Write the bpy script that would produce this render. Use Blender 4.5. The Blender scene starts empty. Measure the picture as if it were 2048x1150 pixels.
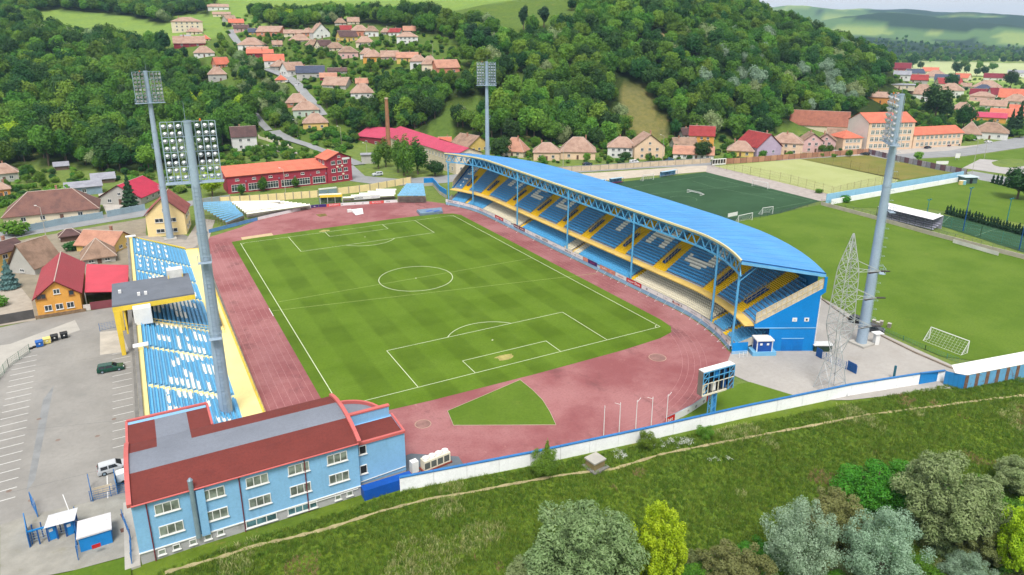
import bpy, bmesh, math, random
import numpy as np
from mathutils import Vector, Matrix
from mathutils.geometry import tessellate_polygon
SC = bpy.context.scene
COL = SC.collection
R = math.radians
# ------------------------------------------------------------------ camera (drone view)
CAM = Vector((-58.084, -155.111, 58.863)); YAW, PITCH, ROLL = 0.504, 0.2974, 0.0009
FPX, CYPX = 1389.45, 490.6
cy_, sy_, cp_, sp_ = math.cos(YAW), math.sin(YAW), math.cos(PITCH), math.sin(PITCH)
FW = Vector((sy_*cp_, cy_*cp_, -sp_)); R0 = Vector((cy_, -sy_, 0)); U0 = R0.cross(FW)
RT = R0*math.cos(ROLL)+U0*math.sin(ROLL); UP = -R0*math.sin(ROLL)+U0*math.cos(ROLL)
cd = bpy.data.cameras.new('camera'); cam = bpy.data.objects.new('camera', cd); COL.objects.link(cam)
cam.matrix_world = Matrix(((RT.x, UP.x, -FW.x, CAM.x), (RT.y, UP.y, -FW.y, CAM.y), (RT.z, UP.z, -FW.z, CAM.z), (0, 0, 0, 1)))
cd.sensor_width = 36; cd.lens = FPX/2048*36; cd.shift_y = -(575-CYPX)/2048
cd.clip_start = 1; cd.clip_end = 30000
SC.camera = cam
# ------------------------------------------------------------------ overcast daylight
SUN_EL, SUN_AZ = 58, 210          # degrees; azimuth the light comes from, clockwise from +y
wd = bpy.data.worlds.new('World'); SC.world = wd; wd.use_nodes = True
nt = wd.node_tree; bg = nt.nodes['Background']
sk = nt.nodes.new('ShaderNodeTexSky'); sk.sky_type = 'NISHITA'; sk.sun_disc = False
sk.sun_elevation = R(SUN_EL); sk.sun_rotation = R(SUN_AZ); sk.dust_density = 6; sk.air_density = 1.2; sk.ozone_density = 1
hs = nt.nodes.new('ShaderNodeHueSaturation'); hs.inputs['Saturation'].default_value = .16   # cloud cover takes the blue out
mx = nt.nodes.new('ShaderNodeMix'); mx.data_type = 'RGBA'; mx.inputs[0].default_value = .75
mx.inputs[7].default_value = (8.6, 8.7, 8.9, 1)                                              # even cloud layer
nt.links.new(sk.outputs[0], hs.inputs['Color']); nt.links.new(hs.outputs[0], mx.inputs[6]); nt.links.new(mx.outputs[2], bg.inputs[0])
bg.inputs[1].default_value = .085
sd = bpy.data.lights.new('sun', 'SUN'); sd.energy = 2.6; sd.angle = R(20); sd.color = (1, .96, .9)
sun = bpy.data.objects.new('sun', sd); COL.objects.link(sun)
_d = Vector((math.sin(R(SUN_AZ))*math.cos(R(SUN_EL)), math.cos(R(SUN_AZ))*math.cos(R(SUN_EL)), math.sin(R(SUN_EL))))
sun.rotation_euler = _d.to_track_quat('Z', 'Y').to_euler(); sun.location = (0, 0, 200)
vs = SC.view_settings; vs.view_transform = 'Standard'; vs.look = 'None'; vs.exposure = 0.64; vs.gamma = 1; vs.use_curve_mapping = False
SC.cycles.max_bounces = 5; SC.cycles.diffuse_bounces = 3; SC.cycles.glossy_bounces = 2; SC.cycles.transmission_bounces = 3
SC.cycles.transparent_max_bounces = 8; SC.cycles.volume_bounces = 0; SC.cycles.use_adaptive_sampling = True; SC.cycles.adaptive_threshold = .02
SC.cycles.use_denoising = True
# ------------------------------------------------------------------ survey helpers: photo pixel (2048 wide) <-> place
def ray(px, py): return RT*((px-1024)/FPX)+UP*((CYPX-py)/FPX)+FW
def G(px, py, z=0.0):
    d = ray(px, py); t = (z-CAM.z)/d.z; return CAM+d*t
def proj(p):
    d = Vector(p)-CAM; zc = d.dot(FW); return 1024+FPX*d.dot(RT)/zc, CYPX-FPX*d.dot(UP)/zc, zc
# ------------------------------------------------------------------ terrain
CPT = []
def _c(px, *dz):
    for d, z in dz: CPT.append((px, d, z))
for p in range(-700, 2900, 200): _c(p, (180, 0), (240, 0))
for p in (-700, -450, -200): _c(p, (295, 0), (360, 15), (420, 32), (500, 50), (620, 72), (850, 100))
_c(0, (300, 0), (360, 13), (420, 30), (500, 48), (620, 70), (850, 100))
_c(250, (305, 0), (360, 9), (420, 24), (500, 42), (620, 62), (850, 95), (1100, 112))
_c(400, (310, 0), (360, 4), (420, 17), (500, 36), (600, 54), (700, 68), (850, 88), (1100, 112))
_c(500, (330, 0), (370, 4), (420, 15), (480, 32), (600, 54), (750, 72), (1000, 106))
_c(600, (330, 0), (370, 6), (400, 13), (450, 30), (520, 46), (620, 62), (750, 76), (1000, 112))
_c(700, (335, 0), (368, 1), (395, 10), (415, 21), (450, 33), (520, 48), (600, 61), (720, 75), (1000, 114))
_c(800, (335, 0), (372, 1), (397, 9), (418, 21), (450, 34), (520, 52), (620, 66), (750, 80), (1000, 116))
_c(900, (335, 0), (368, 2), (397, 14), (415, 25), (450, 39), (520, 56), (620, 72), (750, 88), (1000, 114))
_c(1000, (345, 0), (380, 11), (420, 27), (480, 46), (560, 66), (700, 90), (900, 105))
_c(1150, (370, 0), (400, 13), (450, 35), (520, 60), (600, 82), (700, 95), (900, 100))
_c(1300, (385, 0), (420, 16), (470, 39), (540, 66), (620, 87), (720, 96), (900, 98))
_c(1450, (400, 0), (440, 16), (490, 35), (560, 54), (640, 68), (760, 68), (950, 45))
_c(1600, (430, 0), (480, 14), (540, 29), (620, 41), (700, 40), (900, 10))
_c(1700, (465, 0), (540, 15), (600, 27), (680, 23), (850, 0))
_c(1780, (500, 0), (560, 5), (620, 6), (720, 0))
for p in (1870, 2000, 2200, 2500, 2900): _c(p, (330, 0), (450, 0), (600, 0), (800, 0))
for p in (1300, 1500, 1700, 1900, 2100, 2400, 2800): _c(p, (1150, 0), (1500, 0), (1850, 2))
_c(1500, (2500, 45), (3200, 90), (4200, 150), (5200, 185), (7000, 150))
_c(1650, (2500, 40), (3200, 95), (4200, 160), (5200, 196), (7000, 150))
_c(1800, (2500, 25), (3200, 70), (4200, 120), (5200, 160), (7000, 150))
_c(1950, (2500, 10), (3200, 60), (4200, 95), (5200, 145), (7000, 150))
_c(2200, (2500, 10), (3200, 50), (4200, 100), (5200, 150), (7000, 150))
_c(2700, (2500, 20), (3200, 60), (4200, 110), (5200, 160), (7000, 150))
for p in (-500, 0, 500, 900, 1150): _c(p, (1500, 125), (3000, 150), (7000, 160))
_cp = np.array(CPT, float)
_uv = np.stack([_cp[:, 0]/130, np.log(_cp[:, 1])*6.5], 1)
def _phi(a, b): return np.sqrt(((a[:, None, :]-b[None, :, :])**2).sum(-1)+.12)
_A = np.zeros((len(_cp)+3,)*2); _n = len(_cp)
_A[:_n, :_n] = _phi(_uv, _uv)+np.eye(_n)*(-.05); _A[:_n, _n] = 1; _A[:_n, _n+1:] = _uv; _A[_n, :_n] = 1; _A[_n+1:, :_n] = _uv.T
_W = np.linalg.solve(_A, np.concatenate([_cp[:, 2], [0, 0, 0]]))
def _vn(x, y, s, seed):                                   # cheap smooth value noise
    x = x/s; y = y/s; xi = np.floor(x); yi = np.floor(y); fx = x-xi; fy = y-yi
    fx = fx*fx*(3-2*fx); fy = fy*fy*(3-2*fy)
    h = lambda a, b: np.modf(np.abs(np.sin(a*127.1+b*311.7+seed*17.3)*43758.5453))[0]
    return (h(xi, yi)*(1-fx)+h(xi+1, yi)*fx)*(1-fy)+(h(xi, yi+1)*(1-fx)+h(xi+1, yi+1)*fx)*fy-.5
WA, WB = Vector((-33, -78.2)), Vector((61.2, -96))        # foot of the white wall: the river bank falls away south of it
_wn = Vector((WB.y-WA.y, -(WB.x-WA.x))).normalized()
def hgt(x, y):
    x = np.atleast_1d(np.asarray(x, float)); y = np.atleast_1d(np.asarray(y, float))
    dx, dy = x-CAM.x, y-CAM.y
    fw = dx*sy_+dy*cy_; rt = dx*cy_-dy*sy_
    ok = fw > 60
    f = np.where(ok, fw, 60.0)
    px = np.clip(1024+FPX*cp_*rt/f*.94, -700, 2900)
    f2 = np.clip(f, 170, 7000)
    q = np.stack([px/130, np.log(f2)*6.5], 1)
    z = np.concatenate([_phi(q[i:i+4000], _uv)@_W[:_n] for i in range(0, len(q), 4000)])+_W[_n]+q@_W[_n+1:]
    ramp = np.clip((f-285)/50, 0, 1)
    z = np.maximum(z, 0)*ramp
    z = z+_vn(x, y, 45, 1)*np.clip(z/12, 0, 1)*5+_vn(x, y, 17, 2)*np.clip(z/12, 0, 1)*1.6
    z = z+_vn(x, y, 600, 5)*np.clip((f-2200)/900, 0, 1)*95+_vn(x, y, 240, 6)*np.clip((f-2200)/900, 0, 1)*45
    s = (x-WA.x)*_wn.x+(y-WA.y)*_wn.y
    west = np.clip((-66-x)/14, 0, 1)
    bank = np.where(s > 3, -4.2*(1-np.exp(-((s-3)/13.)**1.5)), 0)*(1-west)
    bank = bank+np.where(s > 3, np.clip((s-3)/6, 0, 1)*(_vn(x, y, 6, 8)*.5+_vn(x, y, 2.3, 9)*.28), 0)*(1-west)
    return np.where(ok & (f > 285), z, 0)+bank-.08
def hz(x, y): return float(hgt(x, y)[0])
def PT(px, py):                                           # where the sight line through a pixel meets the land
    d = ray(px, py); ts = np.concatenate([np.arange(62, 1000, 6.0), np.arange(1000, 8000, 60.0)])
    P = np.array(CAM)[None]+ts[:, None]*np.array(d)[None]
    below = P[:, 2] < hgt(P[:, 0], P[:, 1])+.08
    i = int(np.argmax(below)) if below.any() else len(ts)-1
    a, b = ts[max(i-1, 0)], ts[i]
    for _ in range(2):
        tt = np.linspace(a, b, 14); Q = np.array(CAM)[None]+tt[:, None]*np.array(d)[None]; bl = Q[:, 2] < hgt(Q[:, 0], Q[:, 1])+.08
        j = int(np.argmax(bl)) if bl.any() else 13
        a, b = tt[max(j-1, 0)], tt[j]
    p = CAM+d*b; return Vector((p.x, p.y, hz(p.x, p.y)+.08))
# ------------------------------------------------------------------ materials
MATS = {}
def lin(c, k=.8):
    return tuple(((v/255/12.92) if v <= 10 else ((v/255+.055)/1.055)**2.4)*k for v in c)
def _nodes(name):
    m = bpy.data.materials.new(name); m.use_nodes = True; n = m.node_tree
    return m, n, n.nodes['Principled BSDF'], n.nodes['Material Output']
def _mixc(n, fac, a, b, blend='MIX'):
    x = n.nodes.new('ShaderNodeMix'); x.data_type = 'RGBA'; x.blend_type = blend
    for s, v in ((0, fac), (6, a), (7, b)):
        if hasattr(v, 'is_output') or isinstance(v, bpy.types.NodeSocket): n.links.new(v, x.inputs[s])
        else: x.inputs[s].default_value = v if s == 0 else (*v[:3], 1)
    return x.outputs[2]
def _noise(n, scale, detail=4, vec=None, rough=.6):
    t = n.nodes.new('ShaderNodeTexNoise'); t.inputs['Scale'].default_value = scale; t.inputs['Detail'].default_value = detail; t.inputs['Roughness'].default_value = rough
    if vec is not None: n.links.new(vec, t.inputs['Vector'])
    return t.outputs['Fac']
def _ramp(n, fac, lo, hi, a=0., b=1.):
    r = n.nodes.new('ShaderNodeMapRange'); r.interpolation_type = 'SMOOTHSTEP'
    for i, v in zip((1, 2, 3, 4), (lo, hi, a, b)): r.inputs[i].default_value = v
    n.links.new(fac, r.inputs[0]); return r.outputs[0]
def _pos(n, scale=None):
    g = n.nodes.new('ShaderNodeNewGeometry').outputs['Position']
    if scale:
        m = n.nodes.new('ShaderNodeMapping'); m.inputs['Scale'].default_value = scale; n.links.new(g, m.inputs[0]); g = m.outputs[0]
    return g
def _bump(n, h, strength, dist, bsdf):
    b = n.nodes.new('ShaderNodeBump'); b.inputs['Strength'].default_value = strength; b.inputs['Distance'].default_value = dist
    n.links.new(h, b.inputs['Height']); n.links.new(b.outputs[0], bsdf.inputs['Normal'])
def M(name, c, rough=.8, var=.16, sc=.35, metal=0, bump=0, bsc=6, bd=.03, dirt=None, dk=.55, dsc=.5, spec=.35, k=.8, fine=.10, streak=0):
    """painted / mineral surface: colour with broad and fine unevenness and optional stains"""
    if name in MATS: return MATS[name]
    m, n, b, o = _nodes(name); p = _pos(n); a = lin(c, k)
    c1 = tuple(v*(1-var) for v in a); c2 = tuple(min(v*(1+var*.8), .92) for v in a)
    col = _mixc(n, _ramp(n, _noise(n, sc, 5, p), .3, .7), c1, c2)
    col = _mixc(n, _ramp(n, _noise(n, sc*14, 3, p), .35, .75, 0, fine*3), col, tuple(v*.7 for v in a))
    if dirt:
        col = _mixc(n, _ramp(n, _noise(n, dsc, 6, p, .7), .55, .72, 0, dk), col, lin(dirt))
    if streak: col = _mixc(n, _ramp(n, _noise(n, 1.0, 6, _pos(n, (1.3, 1.3, .1)), .7), .5, .72, 0, streak), col, tuple(v*.6 for v in a))
    n.links.new(col, b.inputs['Base Color']); b.inputs['Roughness'].default_value = rough; b.inputs['Metallic'].default_value = metal
    b.inputs['Specular IOR Level'].default_value = spec
    if bump: _bump(n, _noise(n, bsc, 5, p), bump, bd, b)
    MATS[name] = m; return m
def Mroof(name, c, c2=None, rough=.85, row=3.2, k=.8, bstr=.5):
    """tiled or ribbed roof: courses as fine relief, weathered patches"""
    if name in MATS: return MATS[name]
    m, n, b, o = _nodes(name); p = _pos(n); a = lin(c, k); d = lin(c2 or tuple(v*.72 for v in c), k)
    col = _mixc(n, _ramp(n, _noise(n, .35, 6, p, .7), .38, .68), a, d)
    col = _mixc(n, _ramp(n, _noise(n, 5, 3, p), .4, .7, 0, .45), col, tuple(v*.62 for v in a))
    w = n.nodes.new('ShaderNodeTexWave'); w.bands_direction = 'Z'; w.inputs['Scale'].default_value = row; w.inputs['Distortion'].default_value = .6
    n.links.new(p, w.inputs[0])
    col = _mixc(n, _ramp(n, w.outputs[0], .0, .5, .32, 0), col, tuple(v*.5 for v in a))
    n.links.new(col, b.inputs['Base Color']); b.inputs['Roughness'].default_value = rough; b.inputs['Specular IOR Level'].default_value = .25
    _bump(n, w.outputs[0], bstr, .06, b); MATS[name] = m; return m
def Mrib(name, c, axis='X', scale=2.6, rough=.45, var=.12, dirt=None, dk=.6, k=.8, metal=0):
    """profiled sheet metal"""
    if name in MATS: return MATS[name]
    m, n, b, o = _nodes(name); p = _pos(n); a = lin(c, k)
    col = _mixc(n, _ramp(n, _noise(n, .25, 5, p), .3, .7), tuple(v*(1-var) for v in a), tuple(min(v*(1+var), .9) for v in a))
    if dirt: col = _mixc(n, _ramp(n, _noise(n, .9, 6, p, .75), .56, .68, 0, dk), col, lin(dirt))
    w = n.nodes.new('ShaderNodeTexWave'); w.bands_direction = axis; w.inputs['Scale'].default_value = scale; n.links.new(p, w.inputs[0])
    col = _mixc(n, _ramp(n, w.outputs[0], .0, .3, .22, 0), col, tuple(v*.6 for v in a))
    n.links.new(col, b.inputs['Base Color']); b.inputs['Roughness'].default_value = rough; b.inputs['Metallic'].default_value = metal
    _bump(n, w.outputs[0], .35, .04, b); MATS[name] = m; return m
def Mleaf(name, c, c2, hue=.022, val=.3, k=1.0):
    """foliage: each plant its own tint, leaf masses uneven, some light through the leaves"""
    if name in MATS: return MATS[name]
    m, n, b, o = _nodes(name); p = _pos(n); oi = n.nodes.new('ShaderNodeObjectInfo')
    col = _mixc(n, _ramp(n, _noise(n, .8, 5, p, .7), .3, .7), lin(c, k), lin(c2, k)); col = _mixc(n, _ramp(n, _noise(n, 3.5, 4, p, .7), .42, .7, 0, .6), col, tuple(v*.55 for v in lin(c, k)))
    h = n.nodes.new('ShaderNodeHueSaturation'); n.links.new(col, h.inputs['Color'])
    a = n.nodes.new('ShaderNodeMapRange'); n.links.new(oi.outputs['Random'], a.inputs[0]); a.inputs[3].default_value = .5-hue; a.inputs[4].default_value = .5+hue; n.links.new(a.outputs[0], h.inputs['Hue'])
    mu = n.nodes.new('ShaderNodeMath'); mu.operation = 'MULTIPLY'; mu.inputs[1].default_value = 7.31; n.links.new(oi.outputs['Random'], mu.inputs[0])
    fr = n.nodes.new('ShaderNodeMath'); fr.operation = 'FRACT'; n.links.new(mu.outputs[0], fr.inputs[0])
    v = n.nodes.new('ShaderNodeMapRange'); n.links.new(fr.outputs[0], v.inputs[0]); v.inputs[3].default_value = 1-val; v.inputs[4].default_value = 1+val*.75; n.links.new(v.outputs[0], h.inputs['Value'])
    n.links.new(h.outputs[0], b.inputs['Base Color']); b.inputs['Roughness'].default_value = .6; b.inputs['Specular IOR Level'].default_value = .25
    t = n.nodes.new('ShaderNodeBsdfTranslucent'); n.links.new(h.outputs[0], t.inputs[0])
    s = n.nodes.new('ShaderNodeMixShader'); s.inputs[0].default_value = .3; n.links.new(b.outputs[0], s.inputs[1]); n.links.new(t.outputs[0], s.inputs[2]); n.links.new(s.outputs[0], o.inputs[0])
    MATS[name] = m; return m
def Mglass(name='glass', c=(60, 72, 80), rough=.08):
    if name in MATS: return MATS[name]
    m, n, b, o = _nodes(name); p = _pos(n)
    n.links.new(_mixc(n, _ramp(n, _noise(n, .7, 2, p), .35, .65), lin(c, .35), lin(c, .9)), b.inputs['Base Color'])
    b.inputs['Roughness'].default_value = rough; b.inputs['Specular IOR Level'].default_value = .6; MATS[name] = m; return m
# ------------------------------------------------------------------ mesh building
class MB:
    def __init__(s): s.v = []; s.f = []
    def add(s, vs, fs):
        o = len(s.v); s.v += [tuple(q) for q in vs]; s.f += [tuple(i+o for i in f) for f in fs]; return s
    def box(s, c, d, rz=0., top=None):
        """box with centre-bottom c, size d; top=(sx,sy) shrinks the top face"""
        x, y, z = d[0]/2, d[1]/2, d[2]; tx, ty = (x, y) if top is None else (x*top[0], y*top[1])
        v = [(-x, -y, 0), (x, -y, 0), (x, y, 0), (-x, y, 0), (-tx, -ty, z), (tx, -ty, z), (tx, ty, z), (-tx, ty, z)]
        ca, sa = math.cos(rz), math.sin(rz)
        return s.add([(c[0]+a*ca-b*sa, c[1]+a*sa+b*ca, c[2]+h) for a, b, h in v], [(3, 2, 1, 0), (4, 5, 6, 7), (0, 1, 5, 4), (1, 2, 6, 5), (2, 3, 7, 6), (3, 0, 4, 7)])
    def bar(s, p, q, w, h=None):
        """rectangular bar between two points"""
        p, q = Vector(p), Vector(q); d = q-p
        if d.length < 1e-6: return s
        d.normalize(); u = Vector((0, 0, 1)) if abs(d.z) < .95 else Vector((1, 0, 0))
        a = d.cross(u).normalized(); b = a.cross(d).normalized(); h = h or w
        a *= w/2; b *= h/2
        return s.add([p-a-b, p+a-b, p+a+b, p-a+b, q-a-b, q+a-b, q+a+b, q-a+b], [(3, 2, 1, 0), (4, 5, 6, 7), (0, 1, 5, 4), (1, 2, 6, 5), (2, 3, 7, 6), (3, 0, 4, 7)])
    def tube(s, p, q, r, r2=None, n=8, cap=True):
        p, q = Vector(p), Vector(q); d = (q-p).normalized(); r2 = r if r2 is None else r2
        u = Vector((0, 0, 1)) if abs(d.z) < .95 else Vector((1, 0, 0))
        a = d.cross(u).normalized(); b = a.cross(d)
        vs = [p+(a*math.cos(t)+b*math.sin(t))*r for t in [2*math.pi*i/n for i in range(n)]]+[q+(a*math.cos(t)+b*math.sin(t))*r2 for t in [2*math.pi*i/n for i in range(n)]]
        fs = [(i, (i+1) % n, n+(i+1) % n, n+i) for i in range(n)]
        if cap: fs += [tuple(range(n))[::-1], tuple(range(n, 2*n))]
        return s.add(vs, fs)
    def poly(s, pts):                                     # flat polygon, any outline
        pts = [Vector(p) for p in pts]; o = len(s.v); s.v += [tuple(p) for p in pts]
        for t in tessellate_polygon([pts]):
            a, b, c = (pts[i] for i in t)
            t = tuple(t) if (b-a).cross(c-a).z >= 0 else tuple(t)[::-1]
            s.f.append(tuple(i+o for i in t))
        return s
    def prism(s, pts, z0, z1):
        n = len(pts)
        s.poly([(p[0], p[1], z1) for p in pts])
        return s.add([(p[0], p[1], z0) for p in pts]+[(p[0], p[1], z1) for p in pts], [(i, (i+1) % n, n+(i+1) % n, n+i) for i in range(n)])
    def strip(s, A, B):
        """quads between two equally long point rows"""
        n = len(A); return s.add(list(A)+list(B), [(i, i+1, n+i+1, n+i) for i in range(n-1)])
    def mesh(s, name, mat):
        me = bpy.data.meshes.new(name); me.from_pydata(s.v, [], s.f); me.update()
        if mat: me.materials.append(mat)
        return me
def link(name, data, parent=None, loc=None):
    o = bpy.data.objects.new(name, data); COL.objects.link(o)
    if parent: o.parent = parent
    if loc is not None: o.location = loc
    return o
def fixn(me):
    bm = bmesh.new(); bm.from_mesh(me); bmesh.ops.recalc_face_normals(bm, faces=bm.faces); bm.to_mesh(me); bm.free(); return me
def P(name, mb, mat, parent=None, world=True, kind=None, fix=True):
    """one mesh part; vertices given in world coordinates are moved into the parent's frame"""
    me = mb.mesh(name, mat) if isinstance(mb, MB) else mb
    if fix and isinstance(mb, MB): fixn(me)
    o = link(name, me, parent)
    if parent and world:
        off = parent.location if parent.parent is None else parent.location+parent.parent.location
        me.transform(Matrix.Translation(-Vector(off)))
    if kind: o['kind'] = kind
    return o
def tag(o, label, cat, group=None, kind='thing'):
    o['label'] = label; o['category'] = cat
    if group: o['group'] = group
    if kind: o['kind'] = kind
    return o
def T(name, label, cat, loc, rz=0., group=None):
    o = link(name, None, None, loc); o.empty_display_size = .5; o.rotation_euler = (0, 0, rz); return tag(o, label, cat, group)
def ST(name, mb, mat, parent=None, fix=False):
    o = P(name, mb, mat, parent, fix=fix)
    if not parent: o['kind'] = 'structure'
    return o
def smooth(o):
    o.data.polygons.foreach_set('use_smooth', [True]*len(o.data.polygons)); return o
def text(s, size, mat, parent, loc, rot, name='lettering', ext=.01, width=None):
    c = bpy.data.curves.new(name, 'FONT'); c.body = s; c.size = size; c.extrude = ext; c.align_x = 'CENTER'; c.align_y = 'CENTER'; c.resolution_u = 2
    t = bpy.data.objects.new('tmp', c); COL.objects.link(t); dg = bpy.context.evaluated_depsgraph_get()
    me = bpy.data.meshes.new_from_object(t.evaluated_get(dg)); me.name = name; bpy.data.objects.remove(t); bpy.data.curves.remove(c)
    me.materials.clear(); me.materials.append(mat); o = link(name, me, parent, loc); o.rotation_euler = rot
    if width:
        xs = [v.co.x for v in me.vertices]; o.scale.x = width/max(max(xs)-min(xs), .01)
    return o
def sheet(name, pxs, z, mat, parent=None):
    """ground-level surface outlined by surveyed pixels"""
    return ST(name, MB().poly([(*G(a, b).xy, z) for a, b in pxs]), mat, parent)
# ================================================================== the ground
def inpoly(px, py, poly):
    r = np.zeros(px.shape, bool); j = len(poly)-1
    for i in range(len(poly)):
        xi, yi = poly[i]; xj, yj = poly[j]
        c = ((yi > py) != (yj > py)) & (px < (xj-xi)*(py-yi)/(yj-yi+1e-9)+xi); r ^= c; j = i
    return r
# land cover, outlined where its ground shows in the photograph
FOREST = [
    [(-900, 372), (0, 345), (60, 330), (140, 335), (240, 348), (330, 340), (420, 326), (460, 300), (505, 285), (515, 255), (500, 225), (470, 205), (455, 170), (425, 160), (400, 120), (350, 108), (335, 100), (300, 100), (180, 84), (90, 74), (60, 26), (120, 18), (260, 34), (330, 50), (350, 32), (420, 28), (430, 8), (440, -60), (-900, -60)],
    [(490, 20), (545, 40), (640, 38), (760, 38), (860, 42), (940, 52), (990, 62), (985, 110), (935, 110), (900, 80), (820, 60), (760, 52), (700, 48), (650, 50), (600, 58), (545, 55), (510, 40)],
    [(755, 205), (780, 172), (850, 168), (900, 160), (930, 130), (960, 120), (985, 110), (1010, 95), (1060, 82), (1150, 55), (1160, 20), (1150, -40), (1420, -60), (1600, 40), (1700, 90), (1800, 150), (1815, 240), (1720, 236), (1600, 240), (1560, 255), (1530, 285), (1440, 275), (1345, 285), (1328, 250), (1305, 185), (1245, 168), (1235, 200), (1245, 250), (1280, 290), (1200, 300), (1100, 295), (1000, 292), (930, 280), (900, 262), (850, 262), (800, 262), (760, 250)],
]
CLEAR = [[(1004, 165), (1060, 150), (1075, 170), (1020, 190), (1000, 195)], [(880, 225), (960, 190), (975, 215), (900, 250), (850, 262)],
         [(1000, 30), (1060, -40), (1160, -40), (1160, 20), (1145, 50), (1060, 75), (1010, 85)], [(1300, 70), (1330, 66), (1345, 95), (1310, 100)]]
def in_forest(px, py):
    r = np.zeros(px.shape, bool)
    for p in FOREST: r |= inpoly(px, py, p)
    for p in CLEAR: r &= ~inpoly(px, py, p)
    return r
def projn(X):
    d = X-np.array(CAM)[None]; zc = d@np.array(FW); zc = np.where(zc < 1, 1, zc)
    return 1024+FPX*(d@np.array(RT))/zc, CYPX-FPX*(d@np.array(UP))/zc, zc
_th = np.concatenate([np.arange(-44, 44.01, .42), np.arange(48, 316, 6)]); _rr = 26*1.0295**np.arange(0, 202)
def make_ground():
    th = np.radians(_th)+YAW; nT, nR = len(th), len(_rr)
    X = (CAM.x+_rr[None, :]*np.sin(th)[:, None]).ravel(); Y = (CAM.y+_rr[None, :]*np.cos(th)[:, None]).ravel(); Z = hgt(X, Y)
    v = np.concatenate([np.stack([X, Y, Z], 1), [[CAM.x, CAM.y, -4.2]]]); f = []
    for i in range(nT):
        j = (i+1) % nT
        a = i*nR+np.arange(nR-1); b = j*nR+np.arange(nR-1)
        f += np.stack([a, b, b+1, a+1], 1).tolist(); f.append((nT*nR, j*nR, i*nR))
    me = bpy.data.meshes.new('ground'); me.from_pydata(v.tolist(), [], f); me.update()
    px, py, zc = projn(v); n = len(v); c = np.zeros((n, 4)); c[:, 3] = 1
    def setc(mask, rgb): c[mask, :3] = lin(rgb)
    dist = np.hypot(v[:, 0]-CAM.x, v[:, 1]-CAM.y)
    setc(np.ones(n, bool), (112, 132, 70)); setc((v[:, 2] > 1.0), (92, 116, 52)); setc(dist > 640, (124, 152, 76))
    setc(in_forest(px, py) & (dist > 250) & (dist < 1100), (54, 70, 32))
    setc((dist > 250) & (dist < 700) & inpoly(px, py, [(1245, 168), (1305, 185), (1330, 250), (1345, 290), (1285, 290), (1245, 250), (1235, 200)]), (118, 116, 74))
    setc((dist > 250) & (dist < 900) & inpoly(px, py, CLEAR[3]), (190, 170, 140))
    far = dist > 1900; k = _vn(v[:, 0], v[:, 1], 420, 12)+.5*_vn(v[:, 0], v[:, 1], 150, 13)
    setc(far, (92, 124, 78)); setc(far & (k > -.06), (38, 64, 46)); setc(far & (k < -.3), (140, 160, 96))
    flat = (dist > 700) & (dist <= 1900) & (v[:, 2] < 6); k2 = _vn(v[:, 0], v[:, 1]*.4, 90, 21)
    setc(flat & (k2 > .1), (80, 112, 60)); setc(flat & (k2 < -.2), (166, 182, 116))
    s = (v[:, 0]-WA.x)*_wn.x+(v[:, 1]-WA.y)*_wn.y
    setc((s > -2) & (dist < 200), (98, 122, 44))
    at = me.color_attributes.new('land', 'FLOAT_COLOR', 'POINT'); at.data.foreach_set('color', c.ravel())
    m, n_, b, o = _nodes('ground'); p = _pos(n_); a = n_.nodes.new('ShaderNodeAttribute'); a.attribute_name = 'land'
    col = _mixc(n_, _ramp(n_, _noise(n_, .06, 6, p, .7), .35, .65, 0, .55), a.outputs[0], _mixc(n_, 1, a.outputs[0], (1.35, 1.2, .75), 'MULTIPLY'))
    col = _mixc(n_, _ramp(n_, _noise(n_, .35, 6, p, .7), .4, .7, 0, .6), col, _mixc(n_, 1, col, (.5, .6, .5), 'MULTIPLY'))
    col = _mixc(n_, _ramp(n_, _noise(n_, .16, 5, p, .75), .6, .72, 0, .6), col, lin((150, 128, 82)))
    n_.links.new(col, b.inputs['Base Color']); b.inputs['Roughness'].default_value = .95; b.inputs['Specular IOR Level'].default_value = .1
    _bump(n_, _noise(n_, 1.4, 6, p), .8, .35, b)
    me.materials.append(m); ob = link('ground', me); ob['kind'] = 'structure'; smooth(ob); return ob
ground = make_ground()
# ------------------------------------------------------------------ mats used everywhere
WHITE = M('white_paint', (240, 240, 238), .6, .05, .5, dirt=(190, 188, 180), dk=.3)
LINE = M('line_paint', (222, 228, 200), .8, .06, 3, dirt=(160, 184, 104), dk=.65, dsc=.3)
YEL = M('yellow_paint', (246, 212, 70), .65, .1, .4, dirt=(196, 170, 110), dk=.5)
YELP = M('pale_yellow_render', (252, 232, 160), .85, .07, .3, dirt=(224, 200, 140), dk=.4)
BLU = M('blue_paint', (28, 138, 214), .5, .08, .3, dirt=(40, 110, 170), dk=.4)
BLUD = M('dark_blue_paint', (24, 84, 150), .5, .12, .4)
STEEL = M('galvanised_steel', (150, 172, 188), .45, .12, .4, metal=.35, dirt=(120, 134, 146), dk=.4)
CONC = M('concrete', (186, 182, 174), .9, .12, .25, dirt=(140, 134, 124), dk=.5, bump=.2)
CONCD = M('dark_concrete', (132, 130, 126), .9, .18, .4, dirt=(90, 88, 84), dk=.6)
GLASS = Mglass()
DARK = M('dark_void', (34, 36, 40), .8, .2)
ASPH = M('asphalt', (152, 149, 144), .9, .14, .12, dirt=(126, 126, 125), dk=.5, dsc=.1, bump=.15, bsc=12, bd=.01)
ROAD = M('road_asphalt', (150, 152, 154), .9, .12, .15, dirt=(122, 124, 126), dk=.4, dsc=.2)
CREAM = M('cream_plastic', (240, 232, 208), .5, .06, 1)
BLACK = M('black_rubber', (30, 30, 32), .7, .2)
RED = M('red_paint', (206, 40, 44), .5, .08)
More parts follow.
